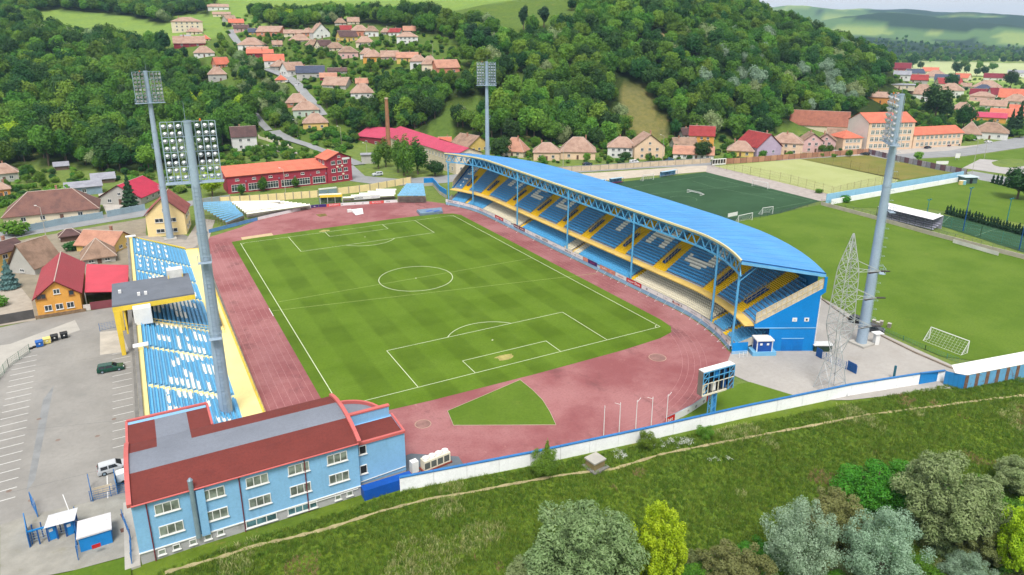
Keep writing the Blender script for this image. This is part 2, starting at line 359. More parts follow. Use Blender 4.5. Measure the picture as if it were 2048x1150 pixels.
def turf_mat(name, c1, c2, stripe=True, patch=(150, 150, 90), pk=.35, k=.62):
    m, n, b, o = _nodes(name); p = _pos(n); sx = n.nodes.new('ShaderNodeSeparateXYZ'); n.links.new(p, sx.inputs[0])
    base = _mixc(n, _ramp(n, _noise(n, .07, 5, p, .65), .35, .65), lin(c1, k), lin(c2, k))
    if stripe:
        def sq(sock, period, ph):
            a = n.nodes.new('ShaderNodeMath'); a.operation = 'MULTIPLY_ADD'; a.inputs[1].default_value = 2*math.pi/period; a.inputs[2].default_value = ph; n.links.new(sock, a.inputs[0])
            w = n.nodes.new('ShaderNodeMath'); w.operation = 'SINE'; n.links.new(a.outputs[0], w.inputs[0]); return _ramp(n, w.outputs[0], -.3, .3)
        sxx = sq(sx.outputs[0], 9.66, 0.); syy = sq(sx.outputs[1], 17.6, .9)
        dark = tuple(v*.72 for v in lin(c1, k)); lite = tuple(v*1.2 for v in lin(c2, k))
        nz = _ramp(n, _noise(n, .12, 3, p), .3, .7, .25, .75)
        f1 = n.nodes.new('ShaderNodeMath'); f1.operation = 'MULTIPLY'; n.links.new(sxx, f1.inputs[0]); n.links.new(nz, f1.inputs[1])
        f2 = n.nodes.new('ShaderNodeMath'); f2.operation = 'MULTIPLY'; f2.inputs[1].default_value = .2; n.links.new(syy, f2.inputs[0])
        base = _mixc(n, f1.outputs[0], base, dark); base = _mixc(n, f2.outputs[0], base, lite)
    base = _mixc(n, _ramp(n, _noise(n, .09, 6, p, .75), .6, .75, 0, pk), base, lin(patch, k))
    base = _mixc(n, _ramp(n, _noise(n, 2.2, 5, p, .7), .4, .7, 0, .4), base, tuple(v*.62 for v in lin(c1, k)))
    n.links.new(base, b.inputs['Base Color']); b.inputs['Roughness'].default_value = .9; b.inputs['Specular IOR Level'].default_value = .12
    _bump(n, _noise(n, 14, 4, p), .5, .05, b); MATS[name] = m; return m
TURF = turf_mat('pitch_turf', (100, 132, 30), (114, 145, 45), patch=(150, 158, 80), pk=.22)
LAWN = turf_mat('lawn', (100, 132, 38), (116, 145, 50), False, (158, 158, 82), .5)
ARTI = turf_mat('artificial_turf', (58, 92, 62), (68, 104, 72), False, (92, 122, 92), .4)
TAN = turf_mat('bleached_turf', (178, 186, 122), (188, 194, 134), False, (160, 166, 100), .5, .7)
BROWNF = turf_mat('dry_field', (140, 132, 70), (120, 126, 58), False, (186, 170, 120), .7, .75)
def track_mat():
    m, n, b, o = _nodes('tartan_track'); p = _pos(n); a = lin((146, 88, 90)); a2 = lin((170, 118, 118)); a3 = lin((106, 72, 72))
    c = _mixc(n, _ramp(n, _noise(n, .05, 6, p, .65), .38, .62), a, a2)
    c = _mixc(n, _ramp(n, _noise(n, .11, 6, _pos(n, (1, .6, 1)), .75), .54, .7, 0, .75), c, a3)
    c = _mixc(n, _ramp(n, _noise(n, .3, 6, p, .75), .6, .75, 0, .6), c, lin((204, 160, 150)))
    c = _mixc(n, _ramp(n, _noise(n, 3, 4, p), .45, .7, 0, .3), c, tuple(v*.7 for v in a))
    w = n.nodes.new('ShaderNodeTexWave'); w.bands_direction = 'X'; w.inputs['Scale'].default_value = .26; w.inputs['Distortion'].default_value = 1.2; n.links.new(p, w.inputs[0])
    c = _mixc(n, _ramp(n, w.outputs[0], .93, 1, 0, .0), c, lin((220, 176, 172)))
    n.links.new(c, b.inputs['Base Color']); b.inputs['Roughness'].default_value = .92; b.inputs['Specular IOR Level'].default_value = .15
    _bump(n, _noise(n, 20, 3, p), .3, .02, b); return m
TRACK = track_mat()
# ================================================================== stadium floor
def bcurve(y):                                            # the board line in front of the main stand: point, outward normal
    RR, Y0 = 44.5, 47.0
    if abs(y) <= Y0: return Vector((42.9, y)), Vector((1, 0))
    s = 1 if y > 0 else -1; t = min((abs(y)-Y0)/RR, R(28))
    return Vector((42.9-RR*(1-math.cos(t)), s*(Y0+RR*math.sin(t)))), Vector((math.cos(t), s*math.sin(t)))
YEND = 47+44.5*R(28)                                      # arc length coordinate of the stand's ends
def stand_pt(u, off, z=0.):
    p, n = bcurve(u); return Vector((p.x+n.x*off, p.y+n.y*off, z))
FARB = [(480, 455), (515, 440), (560, 425), (640, 413), (700, 410), (795, 403), (850, 402), (890, 407)]
trk = [(-44.9, -60), (-44.6, -20), (-44.3, 20), (-43.9, 62)]+[tuple(G(*p).xy) for p in FARB]
trk += [tuple(stand_pt(u, .1).xy) for u in np.linspace(YEND, -YEND, 25)]+[(37.7, -68.9), (34.8, -71.6), (31.3, -73.6), (26, -76.8), (19.6, -79.5), (9.5, -82.6), (1.4, -81.2), (-22.9, -77.4), (-30.4, -76), (-30.8, -66), (-38, -60)]
track = ST('running_track', MB().poly([(a, b, 0) for a, b in trk]), TRACK)
LANE = M('faded_lane_paint', (184, 134, 136), .9, .1, 2, dirt=(162, 102, 108), dk=.95, dsc=.25)
def arcstrip(cx, cy, r, a0, a1, w, z, n=40):
    A = []; B = []
    for i in range(n+1):
        t = R(a0+(a1-a0)*i/n); A.append((cx+(r-w/2)*math.cos(t), cy+(r-w/2)*math.sin(t), z)); B.append((cx+(r+w/2)*math.cos(t), cy+(r+w/2)*math.sin(t), z))
    return MB().strip(A, B)
def seg(p, q, w, z):
    p, q = Vector(p), Vector(q); d = (q-p).normalized(); n = Vector((-d.y, d.x))*w/2
    return MB().add([(*(p-n), z), (*(q-n), z), (*(q+n), z), (*(p+n), z)], [(0, 1, 2, 3)])
for i in range(7): P('lane_line', seg((-37-i*1.18, -56), (-37-i*1.18, 56), .05, .005), LANE, track, fix=False)
for i in range(5): P('lane_line', arcstrip(0, -44, 35.5+i*1.1, 272+i*2, 345, .05, .005), LANE, track, fix=False)
for i in range(4): P('lane_line', seg((37.6+i*1.2, -44), (37.6+i*1.2, 46), .05, .005), LANE, track, fix=False)
for a, b in (((430, 635), (546, 612)), ((436, 655), (548, 633)), ((440, 672), (560, 650)), ((470, 672), (556, 650))):
    P('finish_line', seg(G(a[0], a[1]).xy, G(b[0], b[1]).xy, .06, .009), LANE, track, fix=False)
for px, py, r in ((1315, 715, 1.6), (846, 848, 1.25)):
    g = G(px, py); P('throwing_circle', arcstrip(g.x, g.y, r/2, 0, 360, r, .006, 24), M('worn_circle', (150, 112, 106), .9, .2, .8), track, fix=False)
    P('circle_rim', arcstrip(g.x, g.y, r, 0, 360, .12, .011, 24), M('pale_rim', (190, 160, 140), .9), track, fix=False)
P('kerb', seg((-36.0, -8), (-36.0, -3), .12, .03), WHITE, track, fix=False)
# pitch
pt = [(-35.9, 55.5), (-35.9, -50), (-35.2, -55), (-33, -57.2), (-20, -58.0), (0, -58.3), (20, -58), (30, -57.2), (34, -56), (35.8, -53.8), (36.4, -50), (36.4, 52), (34.8, 55), (28, 57.4), (15, 57.9), (-10, 57.4), (-30, 56.6)]
pitch = ST('football_pitch', MB().poly([(a, b, .014) for a, b in pt]), TURF)
L2, W2, ZL = 52.73, 33.81, .022
def pl(name, p, q, w=.115): return P(name, seg(p, q, w, ZL), LINE, pitch, fix=False)
for s in (-1, 1):
    pl('touch_line', (s*W2, -L2), (s*W2, L2), .13); pl('goal_line', (-W2, s*L2), (W2, s*L2))
    for x in (-20.16, 20.16): pl('penalty_area_line', (x, s*L2), (x, s*(L2-16.5)))
    pl('penalty_area_line', (-20.16, s*(L2-16.5)), (20.16, s*(L2-16.5)))
    for x in (-9.16, 9.16): pl('goal_area_line', (x, s*L2), (x, s*(L2-5.5)))
    pl('goal_area_line', (-9.16, s*(L2-5.5)), (9.16, s*(L2-5.5)))
    P('penalty_arc', arcstrip(0, s*(L2-11), 9.15, -s*90-53, -s*90+53, .14, ZL), LINE, pitch, fix=False)
    P('penalty_spot', arcstrip(0, s*(L2-11), .1, 0, 360, .2, ZL, 10), LINE, pitch, fix=False)
    for x in (-1, 1):
        a = math.degrees(math.atan2(-s, -x)); P('corner_arc', arcstrip(x*W2, s*L2, 1, a-45, a+45, .12, ZL, 8), LINE, pitch, fix=False)
P('centre_circle', arcstrip(0, 0, 9.15, 0, 360, .14, ZL, 72), LINE, pitch, fix=False)
P('centre_spot', arcstrip(0, 0, .12, 0, 360, .24, ZL, 10), LINE, pitch, fix=False)
FAINT = M('faint_line_paint', (176, 196, 120), .85, .1, 2)
P('halfway_line', seg((-W2, 0), (W2, 0), .11, ZL), FAINT, pitch, fix=False)
a, b = G(545, 621.8), G(1192, 547); P('crossing_line', seg(a.xy, b.xy, .11, .028), FAINT, pitch, fix=False)
bare = M('bare_goalmouth', (170, 160, 96), .95, .25, .9, dirt=(120, 146, 50), dk=.9, dsc=.8)
for cx, cy, r in ((-1.5, -49.5, 1.5), (-9, 54.5, 1.3)):
    rnd = random.Random(int(cx*9)); pts = [(cx+r*(.6+.5*rnd.random())*math.cos(t)*1.5, cy+r*(.5+.5*rnd.random())*math.sin(t), .018) for t in np.linspace(0, 6.28, 17)[:-1]]
    P('worn_patch', MB().poly(pts), bare, pitch, fix=False)
# grass fan in the bend, with its kerb
fan = [tuple(G(*p).xy) for p in ((895, 822), (968, 791), (1040, 760), (1064, 779), (1085, 800), (1100, 824), (1112, 850), (1010, 850.5), (907, 851))]
fo = ST('grass_sector', MB().poly([(a, b, .03) for a, b in fan]), LAWN)
for i in range(len(fan)): P('kerb', MB().bar((*fan[i], .03), (*fan[(i+1) % len(fan)], .03), .07, .1), M('kerb_stone', (186, 168, 146), .9), fo)
sheet('sand_pit', ((481, 475), (543, 466), (549, 473), (487, 482)), .012, M('sand', (206, 178, 140), .95, .12, .8))
sheet('lawn_strip', ((1478, 768), (1500, 764), (1612, 798), (1423, 838), (1352, 850), (1402, 806)), .012, LAWN)
sheet('drainage_pad', ((803, 914), (822, 907), (917, 913), (928, 930), (880, 945), (803, 960)), .012, M('bitumen', (104, 112, 120), .9, .15, .5))
# concrete yard by the east end, car park on the west side
sheet('concrete_yard', ((1464, 700), (1488, 690), (1560, 660), (1640, 595), (1660, 604), (1760, 665), (1930, 742), (1960, 770), (1700, 800), (1612, 800), (1500, 765), (1448, 742)), .006, M('yard_concrete', (176, 171, 165), .9, .1, .1, dirt=(156, 148, 140), dk=.5, dsc=.15))
carpark = ST('car_park', MB().poly([(*G(a, b).xy, 0) for a, b in ((-60, 655), (0, 655), (70, 640), (200, 618), (255, 610), (268, 760), (276, 1010), (236, 1010), (40, 1040), (-60, 1065))]), ASPH)
PARKL = M('parking_paint', (232, 232, 228), .85, .06, 2, dirt=(176, 176, 172), dk=.7, dsc=.7)
for i in range(15):
    y = -12.5-i*2.55; P('bay_line', seg((-66.6, y), (-63.6, y+.05), .11, .006), PARKL, carpark, fix=False)
for i in range(21):
    y = -6-i*2.45; P('bay_line', seg((-82.8+.06*i, y-.15), (-79.1+.06*i, y+.1), .12, .006), PARKL, carpark, fix=False)
P('bay_line', seg((-67.3, -54.5), (-67.0, -70), .13, .006), PARKL, carpark, fix=False)
for px, py in ((228, 838), (195, 872), (270, 894), (300, 770), (18, 982), (62, 1000), (116, 880), (78, 838)):
    g = G(px, py); P('drain_cover', MB().poly([(g.x+.35*math.cos(t), g.y+.35*math.sin(t), .008) for t in np.linspace(0, 6.28, 9)[:-1]]), M('rusty_iron', (136, 118, 108), .9), carpark, fix=False)
for a_, b_ in (((30, 862), (268, 838)), ((20, 985), (262, 925)), ((0, 745), (262, 705))): P('slab_joint', seg(G(*a_).xy, G(*b_).xy, .05, .005), M('joint_tar', (112, 112, 112), .9), carpark, fix=False)
sheet('repair_strip', ((86, 800), (108, 770), (70, 960), (52, 985)), .004, M('patched_asphalt', (142, 144, 145), .9))
sheet('forecourt', ((0, 1050), (60, 1030), (268, 985), (285, 1000), (262, 1110), (150, 1140), (0, 1170)), .01, M('paving_forecourt', (160, 157, 148), .95, .14, .5, dirt=(128, 124, 98), dk=.6, dsc=.35))
sheet('gravel_lot', ((-60, 700), (20, 688), (150, 640), (160, 660), (72, 690), (20, 728), (0, 750), (-60, 790)), .004, M('pale_gravel', (184, 180, 172), .95, .1, .3))
sheet('lawn_by_gate', ((60, 1170), (150, 1140), (262, 1112), (262, 1180), (60, 1200)), .012, LAWN)
ST('service_strip', MB().poly([(-64.2, -57, -.02), (-61.9, -57, -.02), (-61.9, 52, -.02), (-64.2, 52, -.02)]), CONCD)
ST('under_stand_floor', MB().poly([(-62, -57, -.03), (-44.8, -60, -.03), (-43.9, 62, -.03), (-48, 72, -.03), (-62, 70, -.03)]), CONCD)
sheet('paved_yard', ((-60, 600), (30, 560), (62, 600), (72, 640), (-60, 662)), .004, M('block_paving', (176, 166, 152), .9, .12, .6, dirt=(140, 130, 118), dk=.5))
sheet('corner_yard', ((230, 480), (300, 470), (372, 480), (400, 436), (430, 440), (418, 478), (395, 490), (372, 505), (300, 520)), .004, M('corner_concrete', (168, 160, 150), .9, .15, .4))
sheet('earth_yard', ((-60, 506), (60, 476), (292, 436), (292, 470), (262, 520), (262, 575), (170, 592), (75, 640), (40, 580), (-60, 600)), .002, M('yard_earth', (150, 140, 122), .95, .15, .4, dirt=(110, 118, 74), dk=.7, dsc=.3))
sheet('house_yard', ((196, 388), (232, 380), (250, 420), (216, 434)), .004, M('house_yard_concrete', (196, 190, 182), .9, .12, .5))
sheet('pavement_slab', ((200, 664), (242, 660), (258, 702), (200, 710)), .008, M('slab', (196, 188, 176), .9))
# roads beyond the stadium
road = sheet('road', ((-80, 500), (60, 470), (290, 432), (400, 408), (440, 400), (452, 392), (420, 394), (290, 418), (100, 444), (-80, 478)), .01, ROAD)
sheet('street', ((690, 338), (706, 330), (730, 352), (800, 358), (900, 350), (980, 338), (1110, 335), (1300, 327), (1440, 322), (1440, 330), (1300, 336), (1110, 348), (980, 352), (890, 366), (780, 372), (700, 362)), .012, ROAD)
sheet('main_road', ((1500, 314), (1700, 303), (1800, 308), (1900, 300), (2060, 270), (2120, 262), (2120, 285), (2040, 296), (1930, 312), (1820, 318), (1700, 318), (1500, 322)), .012, ROAD)
sheet('side_road', ((1930, 345), (1945, 342), (2060, 362), (2120, 372), (2120, 384), (2040, 374), (1960, 360)), .014, ROAD)
sheet('asphalt_court', ((1925, 336), (1960, 318), (2080, 326), (2080, 342), (2040, 352)), .012, M('court_asphalt', (176, 172, 170), .9, .1, .2))
sheet('school_yard', ((1660, 300), (1860, 292), (1930, 292), (1970, 288), (1900, 301), (1800, 308), (1690, 312)), .016, M('yard_asphalt', (182, 176, 170), .9, .1))
# training pitches east of the stand
sheet('training_field', ((1455, 448), (1480, 436), (1560, 424), (1652, 408), (2100, 530), (2200, 620), (2100, 740), (2048, 722), (1940, 720), (1880, 712), (1770, 662), (1640, 590), (1480, 500)), .01, LAWN)
arti = sheet('artificial_pitch', ((1140, 372), (1205, 368), (1412, 344), (1640, 402), (1560, 427), (1440, 446), (1300, 440), (1180, 400)), .012, ARTI)
AL = M('faded_green_line', (126, 156, 124), .9, .1)
for a, b in (((1210, 383), (1405, 352)), ((1405, 352), (1625, 402)), ((1625, 402), (1450, 436)), ((1385, 362), (1430, 375)), ((1430, 375), (1550, 398)), ((1300, 388), (1480, 372)), ((1290, 392), (1380, 412)), ((1480, 388), (1560, 388))):
    P('pitch_line', seg(G(*a).xy, G(*b).xy, .12, .018), AL, arti, fix=False)
g = G(1366, 398); P('centre_circle', arcstrip(g.x, g.y, 5, -60, 120, .12, .018), AL, arti, fix=False)
sheet('path_strip', ((1040, 352), (1200, 345), (1415, 330), (1425, 342), (1300, 352), (1205, 362), (1120, 368)), .008, M('dirt_path', (196, 184, 168), .95, .12, .3, dirt=(160, 140, 110), dk=.5))
sheet('gravel_strip', ((1415, 330), (1440, 332), (1665, 388), (1665, 402), (1640, 402), (1412, 344)), .012, M('grey_gravel', (176, 166, 160), .95, .15, .5))
sheet('bleached_pitch', ((1428, 332), (1600, 318), (1800, 358), (1780, 372), (1665, 390)), .016, TAN)
sheet('dry_field', ((1600, 318), (1735, 310), (1900, 346), (1800, 360)), .016, BROWNF)
sheet('far_lawn', ((1660, 408), (1945, 358), (2010, 360), (2160, 390), (2160, 470), (2010, 440), (1860, 418), (1700, 415)), .01, LAWN)
sheet('verge', ((1810, 322), (1930, 314), (2100, 290), (2100, 330), (1960, 318), (1925, 336), (1895, 340)), .01, LAWN)
cage = sheet('cage_pitch', ((1870, 448), (1885, 430), (2110, 470), (2110, 520), (2048, 505)), .016, ARTI)
for a, b in (((1880, 450), (2060, 470)), ((1900, 432), (1885, 446)), ((2010, 452), (1950, 472))): P('pitch_line', seg(G(*a).xy, G(*b).xy, .12, .022), AL, cage, fix=False)
# far farmland beyond the town
for i, (pp, c) in enumerate((([(1780, 152), (1820, 140), (1830, 122), (2200, 130), (2200, 168), (1960, 152)], (186, 196, 140)), ([(1785, 119), (2200, 126), (2200, 121), (1900, 113)], (160, 176, 112)), ([(1900, 112), (2200, 118), (2200, 112), (2000, 107)], (120, 150, 90)), ([(1700, 104), (1890, 110), (2000, 106), (1900, 101)], (170, 182, 120)))):
    ST('field', MB().poly([(*G(a, b).xy, .4+.3*i) for a, b in pp]), M('field_%d' % i, c, .95, .08, .004, k=.75))
# worn footpath along the bank
fp = [PT(a, b) for a, b in ((330, 1146), (420, 1120), (512, 1091), (580, 1076), (652, 1058), (766, 1021), (866, 996), (945, 984), (1024, 968), (1124, 950), (1231, 937), (1324, 908), (1430, 887), (1536, 867), (1640, 848), (1736, 829), (1850, 815), (1950, 802), (2060, 789))]
A = []; B = []
for i, p in enumerate(fp):
    for k in range(8 if i < len(fp)-1 else 1):
        q = p.lerp(fp[min(i+1, len(fp)-1)], k/8); w = .22+.1*math.sin(i*3.1+k*1.7)
        A.append((q.x, q.y-w, hz(q.x, q.y-w)+.09)); B.append((q.x, q.y+w, hz(q.x, q.y+w)+.09))
ST('footpath', MB().strip(A, B), M('trodden_earth', (168, 156, 116), .95, .2, .6, dirt=(116, 130, 62), dk=.9, dsc=.5))
# ================================================================== main covered stand
def seats_mesh(name, lst, mat):
    """joined stadium seats; lst of (x, y, z, dirx, diry), dir = the way the sitter faces"""
    prof = [(.2, .36), (.2, .44), (-.12, .42), (-.2, .82), (-.26, .82), (-.2, .36)]; w = .22; v = []; f = []
    for x, y, z, dx, dy in lst:
        o = len(v)
        for s in (-w, w):
            for d, h in prof: v.append((x+dx*d-dy*s, y+dy*d+dx*s, z+h))
        f += [(o+i, o+(i+1) % 6, o+6+(i+1) % 6, o+6+i) for i in range(6)]+[tuple(range(o+5, o-1, -1)), tuple(range(o+6, o+12))]
    me = bpy.data.meshes.new(name); me.from_pydata(v, [], f); me.update(); me.materials.append(mat); return me
SEATB = M('blue_seat', (76, 164, 224), .4, .12, 1.2, dirt=(96, 160, 205), dk=.4, spec=.45)
SEATB2 = M('bright_blue_seat', (98, 186, 236), .4, .1, 1.2, dirt=(140, 196, 226), dk=.5, spec=.45)
SEATW = M('white_seat', (252, 250, 240), .45, .04, 1, k=.92)
STEPC = M('terrace_concrete', (178, 180, 188), .9, .12, .4, dirt=(112, 114, 120), dk=.5)
YSTEP = M('yellow_steps', (250, 206, 24), .7, .08, .5, dirt=(224, 184, 60), dk=.5)
YWALK = M('faded_yellow_walk', (242, 206, 116), .8, .12, .35, dirt=(196, 160, 96), dk=.6)
def roof_blue():
    m, n, b, o = _nodes('blue_roof_sheet'); p = _pos(n); a = lin((80, 160, 226), .72)
    c = _mixc(n, _ramp(n, _noise(n, .12, 5, p), .3, .7), tuple(v*.9 for v in a), tuple(v*1.12 for v in a))
    c = _mixc(n, _ramp(n, _noise(n, 1.0, 6, _pos(n, (.07, .9, .07)), .7), .48, .72, 0, .4), c, lin((120, 176, 216), .72))
    c = _mixc(n, _ramp(n, _noise(n, 1.0, 6, _pos(n, (.05, .35, .05)), .75), .55, .75, 0, .45), c, lin((58, 124, 186), .72))
    n.links.new(c, b.inputs['Base Color']); b.inputs['Roughness'].default_value = .5; b.inputs['Specular IOR Level'].default_value = .3
    return m
ROOFB = roof_blue()
TRUSS = M('blue_steel', (96, 176, 226), .45, .1, .5)
FASC = M('cream_fascia', (240, 228, 176), .7, .06, .3)
stand = T('covered_grandstand', 'long covered grandstand with sky blue roof and blue and yellow seating', 'grandstand', (48, 0, 0))
def rear(u):
    return float(np.interp(abs(u), [0, 16, 35, 47.5, 56, 62.5, YEND], [23.9, 23.9, 23.4, 22.1, 20.0, 18.4, 16.9]))
US = np.linspace(-YEND, YEND, 57)
def ring(off, z, us=US): return [stand_pt(u, off(u) if callable(off) else off, z) for u in us]
def steps_mesh(us, off0, z0, n, tread, rise, lim=None, lift=0., mb=None):
    mb = mb or MB()
    for i in range(n):
        o0, o1, z = off0+i*tread, off0+(i+1)*tread, z0+i*rise
        run = [u for u in us if lim is None or o1 <= lim(u)]
        if len(run) < 2: continue
        for grp in ([run] if lim is None or len(run) == len(us) else [run]):
            mb.strip(ring(o0, z-rise+lift, grp), ring(o0, z+lift, grp)); mb.strip(ring(o0, z+lift, grp), ring(o1, z+lift, grp))
    return mb
LT, LRI, UT, URI = .62, .27, .76, .46
ulim = lambda u: rear(u)-1.4
# low front wall and lower tier
bw = MB()
for o in (.35, .75): bw.strip(ring(o, 0), ring(o, .95))
bw.strip(ring(.35, .95), ring(.75, .95)); P('front_wall', bw, M('pale_blue_wall', (150, 190, 222), .8, .14, .4, dirt=(120, 150, 180), dk=.6), stand)
lw = MB().strip(ring(.75, .3), ring(1.9, .3)); P('lower_walkway', lw, YWALK, stand, fix=False)
P('lower_terrace', steps_mesh(US, 1.9, .55, 9, LT, LRI), STEPC, stand, fix=False)
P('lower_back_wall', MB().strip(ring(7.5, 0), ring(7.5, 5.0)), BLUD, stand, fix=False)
# upper tier slab
up = MB().strip(ring(2.9, 4.82), ring(2.9, 5.12)); up.strip(ring(2.9, 5.12), ring(5.0, 5.12)); P('upper_walkway', up, YWALK, stand, fix=False)
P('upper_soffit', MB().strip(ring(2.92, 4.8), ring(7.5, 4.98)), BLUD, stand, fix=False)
P('upper_terrace', steps_mesh(US, 5.0, 5.25, 22, UT, URI, ulim), STEPC, stand, fix=False)
P('rear_wall', MB().strip(ring(lambda u: rear(u)-1.2, 0), ring(lambda u: rear(u)-1.2, 15.6)), BLU, stand, fix=False)
LET = {
 'J': ['..........', '...#######', '...#######', '......##..', '......##..', '......##..', '......##..', '......##..', '.#....##..', '.#######..', '.######...', '...###....'],
 'A': ['....####..', '...#####..', '..##..##..', '..##..##..', '.##...##..', '.#######..', '.#######..', '.##...##..', '.##...##..', '.##...##..', '..........', '..........'],
 'I': ['....##....']*10+['..........']*2, 'U': ['..##..##..']*8+['..######..']*2+['..........']*2,
 'E': ['..#######.', '..#######.', '..##......', '..##......', '..#####...', '..#####...', '..##......', '..##......', '..######..', '..######..', '..........', '..........'],
 'M': ['..##..##..', '..######..', '..######..', '..##..##..', '..##..##..', '..##..##..', '..##..##..', '..##..##..', '..##..##..', '..........', '..........', '..........'],
 'T': ['##########', '.########.', '...####...', '....##....', '..#.#.#...', '.#.#.#.#..', '.#.#.#.#..', '..#.#.#...', '...#.#....', '....#.....', '...#......', '....#.....']}
BLK = [(-YEND+.6, -62.8, ''), (-59.8, -54, ''), (-49.6, -37.6, 'J'), (-33, -22.4, 'A'), (-17.6, -6.8, 'I'), (-2.6, 6.4, ''), (10.3, 20.6, 'U'), (25.3, 35.7, 'E'), (41.2, 52.2, 'M'), (56.6, 62.2, ''), (65.3, YEND-.6, 'T')]
for a, b, lt in BLK:
    n = max(2, int((b-a)/.5)); blue = []; white = []; pat = LET.get(lt)
    for r in range(22):
        for k in range(n):
            u = b-(b-a)*(k+.5)/n
            if 5+UT*(r+1) > ulim(u): continue
            p, nn = bcurve(u); q = stand_pt(u, 5+UT*(r+.55), 5.25+URI*r)
            w = False
            if pat:
                row = 15-r if lt != 'T' else 12-r
                if 0 <= row < 12: w = pat[row][min(9, int(10*k/n))] == '#'
            (white if w else blue).append((q.x, q.y, q.z, -nn.x, -nn.y))
    P('seat_block', seats_mesh('seat_block', blue, SEATB), None, stand, kind='stuff')
    if white: P('white_seats', seats_mesh('white_seats', white, SEATW), None, stand, kind='stuff')
# yellow stairways with their entrances and railings
RAILM = M('rail_metal', (206, 198, 176), .5, .1, metal=.3)
for (a0, b0, _), (a1, b1, _) in zip(BLK[:-1], BLK[1:]):
    us = np.linspace(b0+.1, a1-.1, 5)
    P('aisle_stairs', steps_mesh(us, 4.97, 5.12, 44, UT/2, URI/2, ulim, .2), YSTEP, stand, fix=False)
    um = (b0+a1)/2+.3; o0, o1 = 6.6, 11.2; zf = lambda o: 5.25+URI*(o-5)/UT
    vb = MB()
    for s in (-.45, .45): vb.strip([stand_pt(um+s, o, zf(o)+.1) for o in (o0, o1)], [stand_pt(um+s, o, zf(o)+.45) for o in (o0, o1)])
    vb.strip([stand_pt(um-.45, o, zf(o)+.12) for o in (o0, o1)], [stand_pt(um+.45, o, zf(o)+.12) for o in (o0, o1)])
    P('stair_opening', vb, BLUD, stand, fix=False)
    rb = MB()
    for s in (-.5, .5):
        for h in (.75, 1.35): rb.tube(stand_pt(um+s, o0, zf(o0)+h), stand_pt(um+s, o1, zf(o1)+h), .045, n=5)
        for o in np.linspace(o0, o1, 6): rb.tube(stand_pt(um+s, o, zf(o)), stand_pt(um+s, o, zf(o)+1.35), .04, n=5)
    P('stair_railing', rb, RAILM, stand)
# lower tier seats: blue and cream blocks, small stairways between
LOW = [(-YEND+.8, -63, 'b'), (-61.5, -57.3, 'b'), (-56, -29.4, 'w'), (-27.6, -5.6, 'b'), (-5.4, -3.1, 'w'), (-1.9, 1.7, 'w'), (1.9, 25.6, 'b'), (27.6, 52, 'w'), (52.3, 60.8, 'b'), (62.3, YEND-.8, 'b')]
for i, (a, b, c) in enumerate(LOW):
    n = max(2, int((b-a)/.56)); lst = []
    for r in range(9):
        for k in range(n):
            u = a+(b-a)*(k+.5)/n; p, nn = bcurve(u); q = stand_pt(u, 1.9+LT*(r+.55), .55+LRI*r); lst.append((q.x, q.y, q.z, -nn.x, -nn.y))
    P('lower_seat_block', seats_mesh('lower_seat_block', lst, SEATB2 if c == 'b' else CREAM), None, stand, kind='stuff')
    if i and a-LOW[i-1][1] > .9: P('lower_stairs', steps_mesh(np.linspace(LOW[i-1][1]+.1, a-.1, 3), 1.87, .55, 9, LT, LRI, None, .04), YSTEP, stand, fix=False)
# roof, fascia, truss, columns
RF = lambda u: float(np.interp(abs(u), [0, 52, 58, YEND], [2.0, 2.0, 1.7, .8]))
rz = lambda t: 18.35-2.6*t
rf = MB(); ts = np.linspace(0, 1, 7); Ue = np.linspace(-YEND-.4, YEND+.4, 61)
def rpt(u, t, dz=0):
    uu = max(-YEND, min(YEND, u)); p = stand_pt(uu, RF(uu)+(rear(uu)-RF(uu))*t, rz(t)+dz)
    if abs(u) > YEND:
        _, nn = bcurve(uu); s = 1 if u > 0 else -1; tdir = Vector((-s*nn.y*s, s*nn.x*s)) if False else Vector((-nn.y*1.0*(1 if s > 0 else 1), nn.x))
        tdir = tdir if tdir.y*s > 0 else -tdir; p = p+Vector((tdir.x, tdir.y, 0))*(abs(u)-YEND)
    return p
for i in range(6): rf.strip([rpt(u, ts[i], .12) for u in Ue], [rpt(u, ts[i+1], .12) for u in Ue]); rf.strip([rpt(u, ts[i], -.1) for u in Ue], [rpt(u, ts[i+1], -.1) for u in Ue])
rf.strip([rpt(u, 1, -.1) for u in Ue], [rpt(u, 1, .12) for u in Ue])
for u in (Ue[0], Ue[-1]): rf.strip([rpt(u, t, -.1) for t in ts], [rpt(u, t, .12) for t in ts])
roof = P('roof', rf, ROOFB, stand, fix=False)
ss = MB()
for u in np.arange(-YEND+1, YEND, 2.6): ss.bar(rpt(u, .01, .14), rpt(u, .99, .125), .05, .03)
P('standing_seams', ss, M('seam_blue', (74, 152, 218), .5, .1, .3), stand, kind='stuff')
fa = MB(); fa.strip([rpt(u, -.006, -.28) for u in Ue], [rpt(u, -.006, .16) for u in Ue]); fa.strip([rpt(u, -.006, .16) for u in Ue], [rpt(u, .016, .16) for u in Ue]); P('fascia', fa, FASC, stand, fix=False)
for u in (Ue[0], Ue[-1]): P('end_beam', MB().bar(rpt(u, 0, -.35), rpt(u, 1, -.35), .25, .5), M('pale_blue_beam', (120, 190, 236), .5), stand)
for u in (Ue[-1], Ue[0]): P('end_gutter', MB().bar(rpt(u, 0, .18), rpt(u, 1, .18), .14, .12), BLUD, stand)
for k, t in ((-1, .33), (-1, .66), (1, .5)):
    P('roof_seam', MB().bar(rpt(k*40, .02, .14), rpt(k*(YEND-1), t+.3, .14), .1, .03), M('seam', (140, 200, 244), .5), stand)
zt, zb = 17.75, 15.35
tu = np.arange(-YEND, YEND+.1, 2*YEND/50)
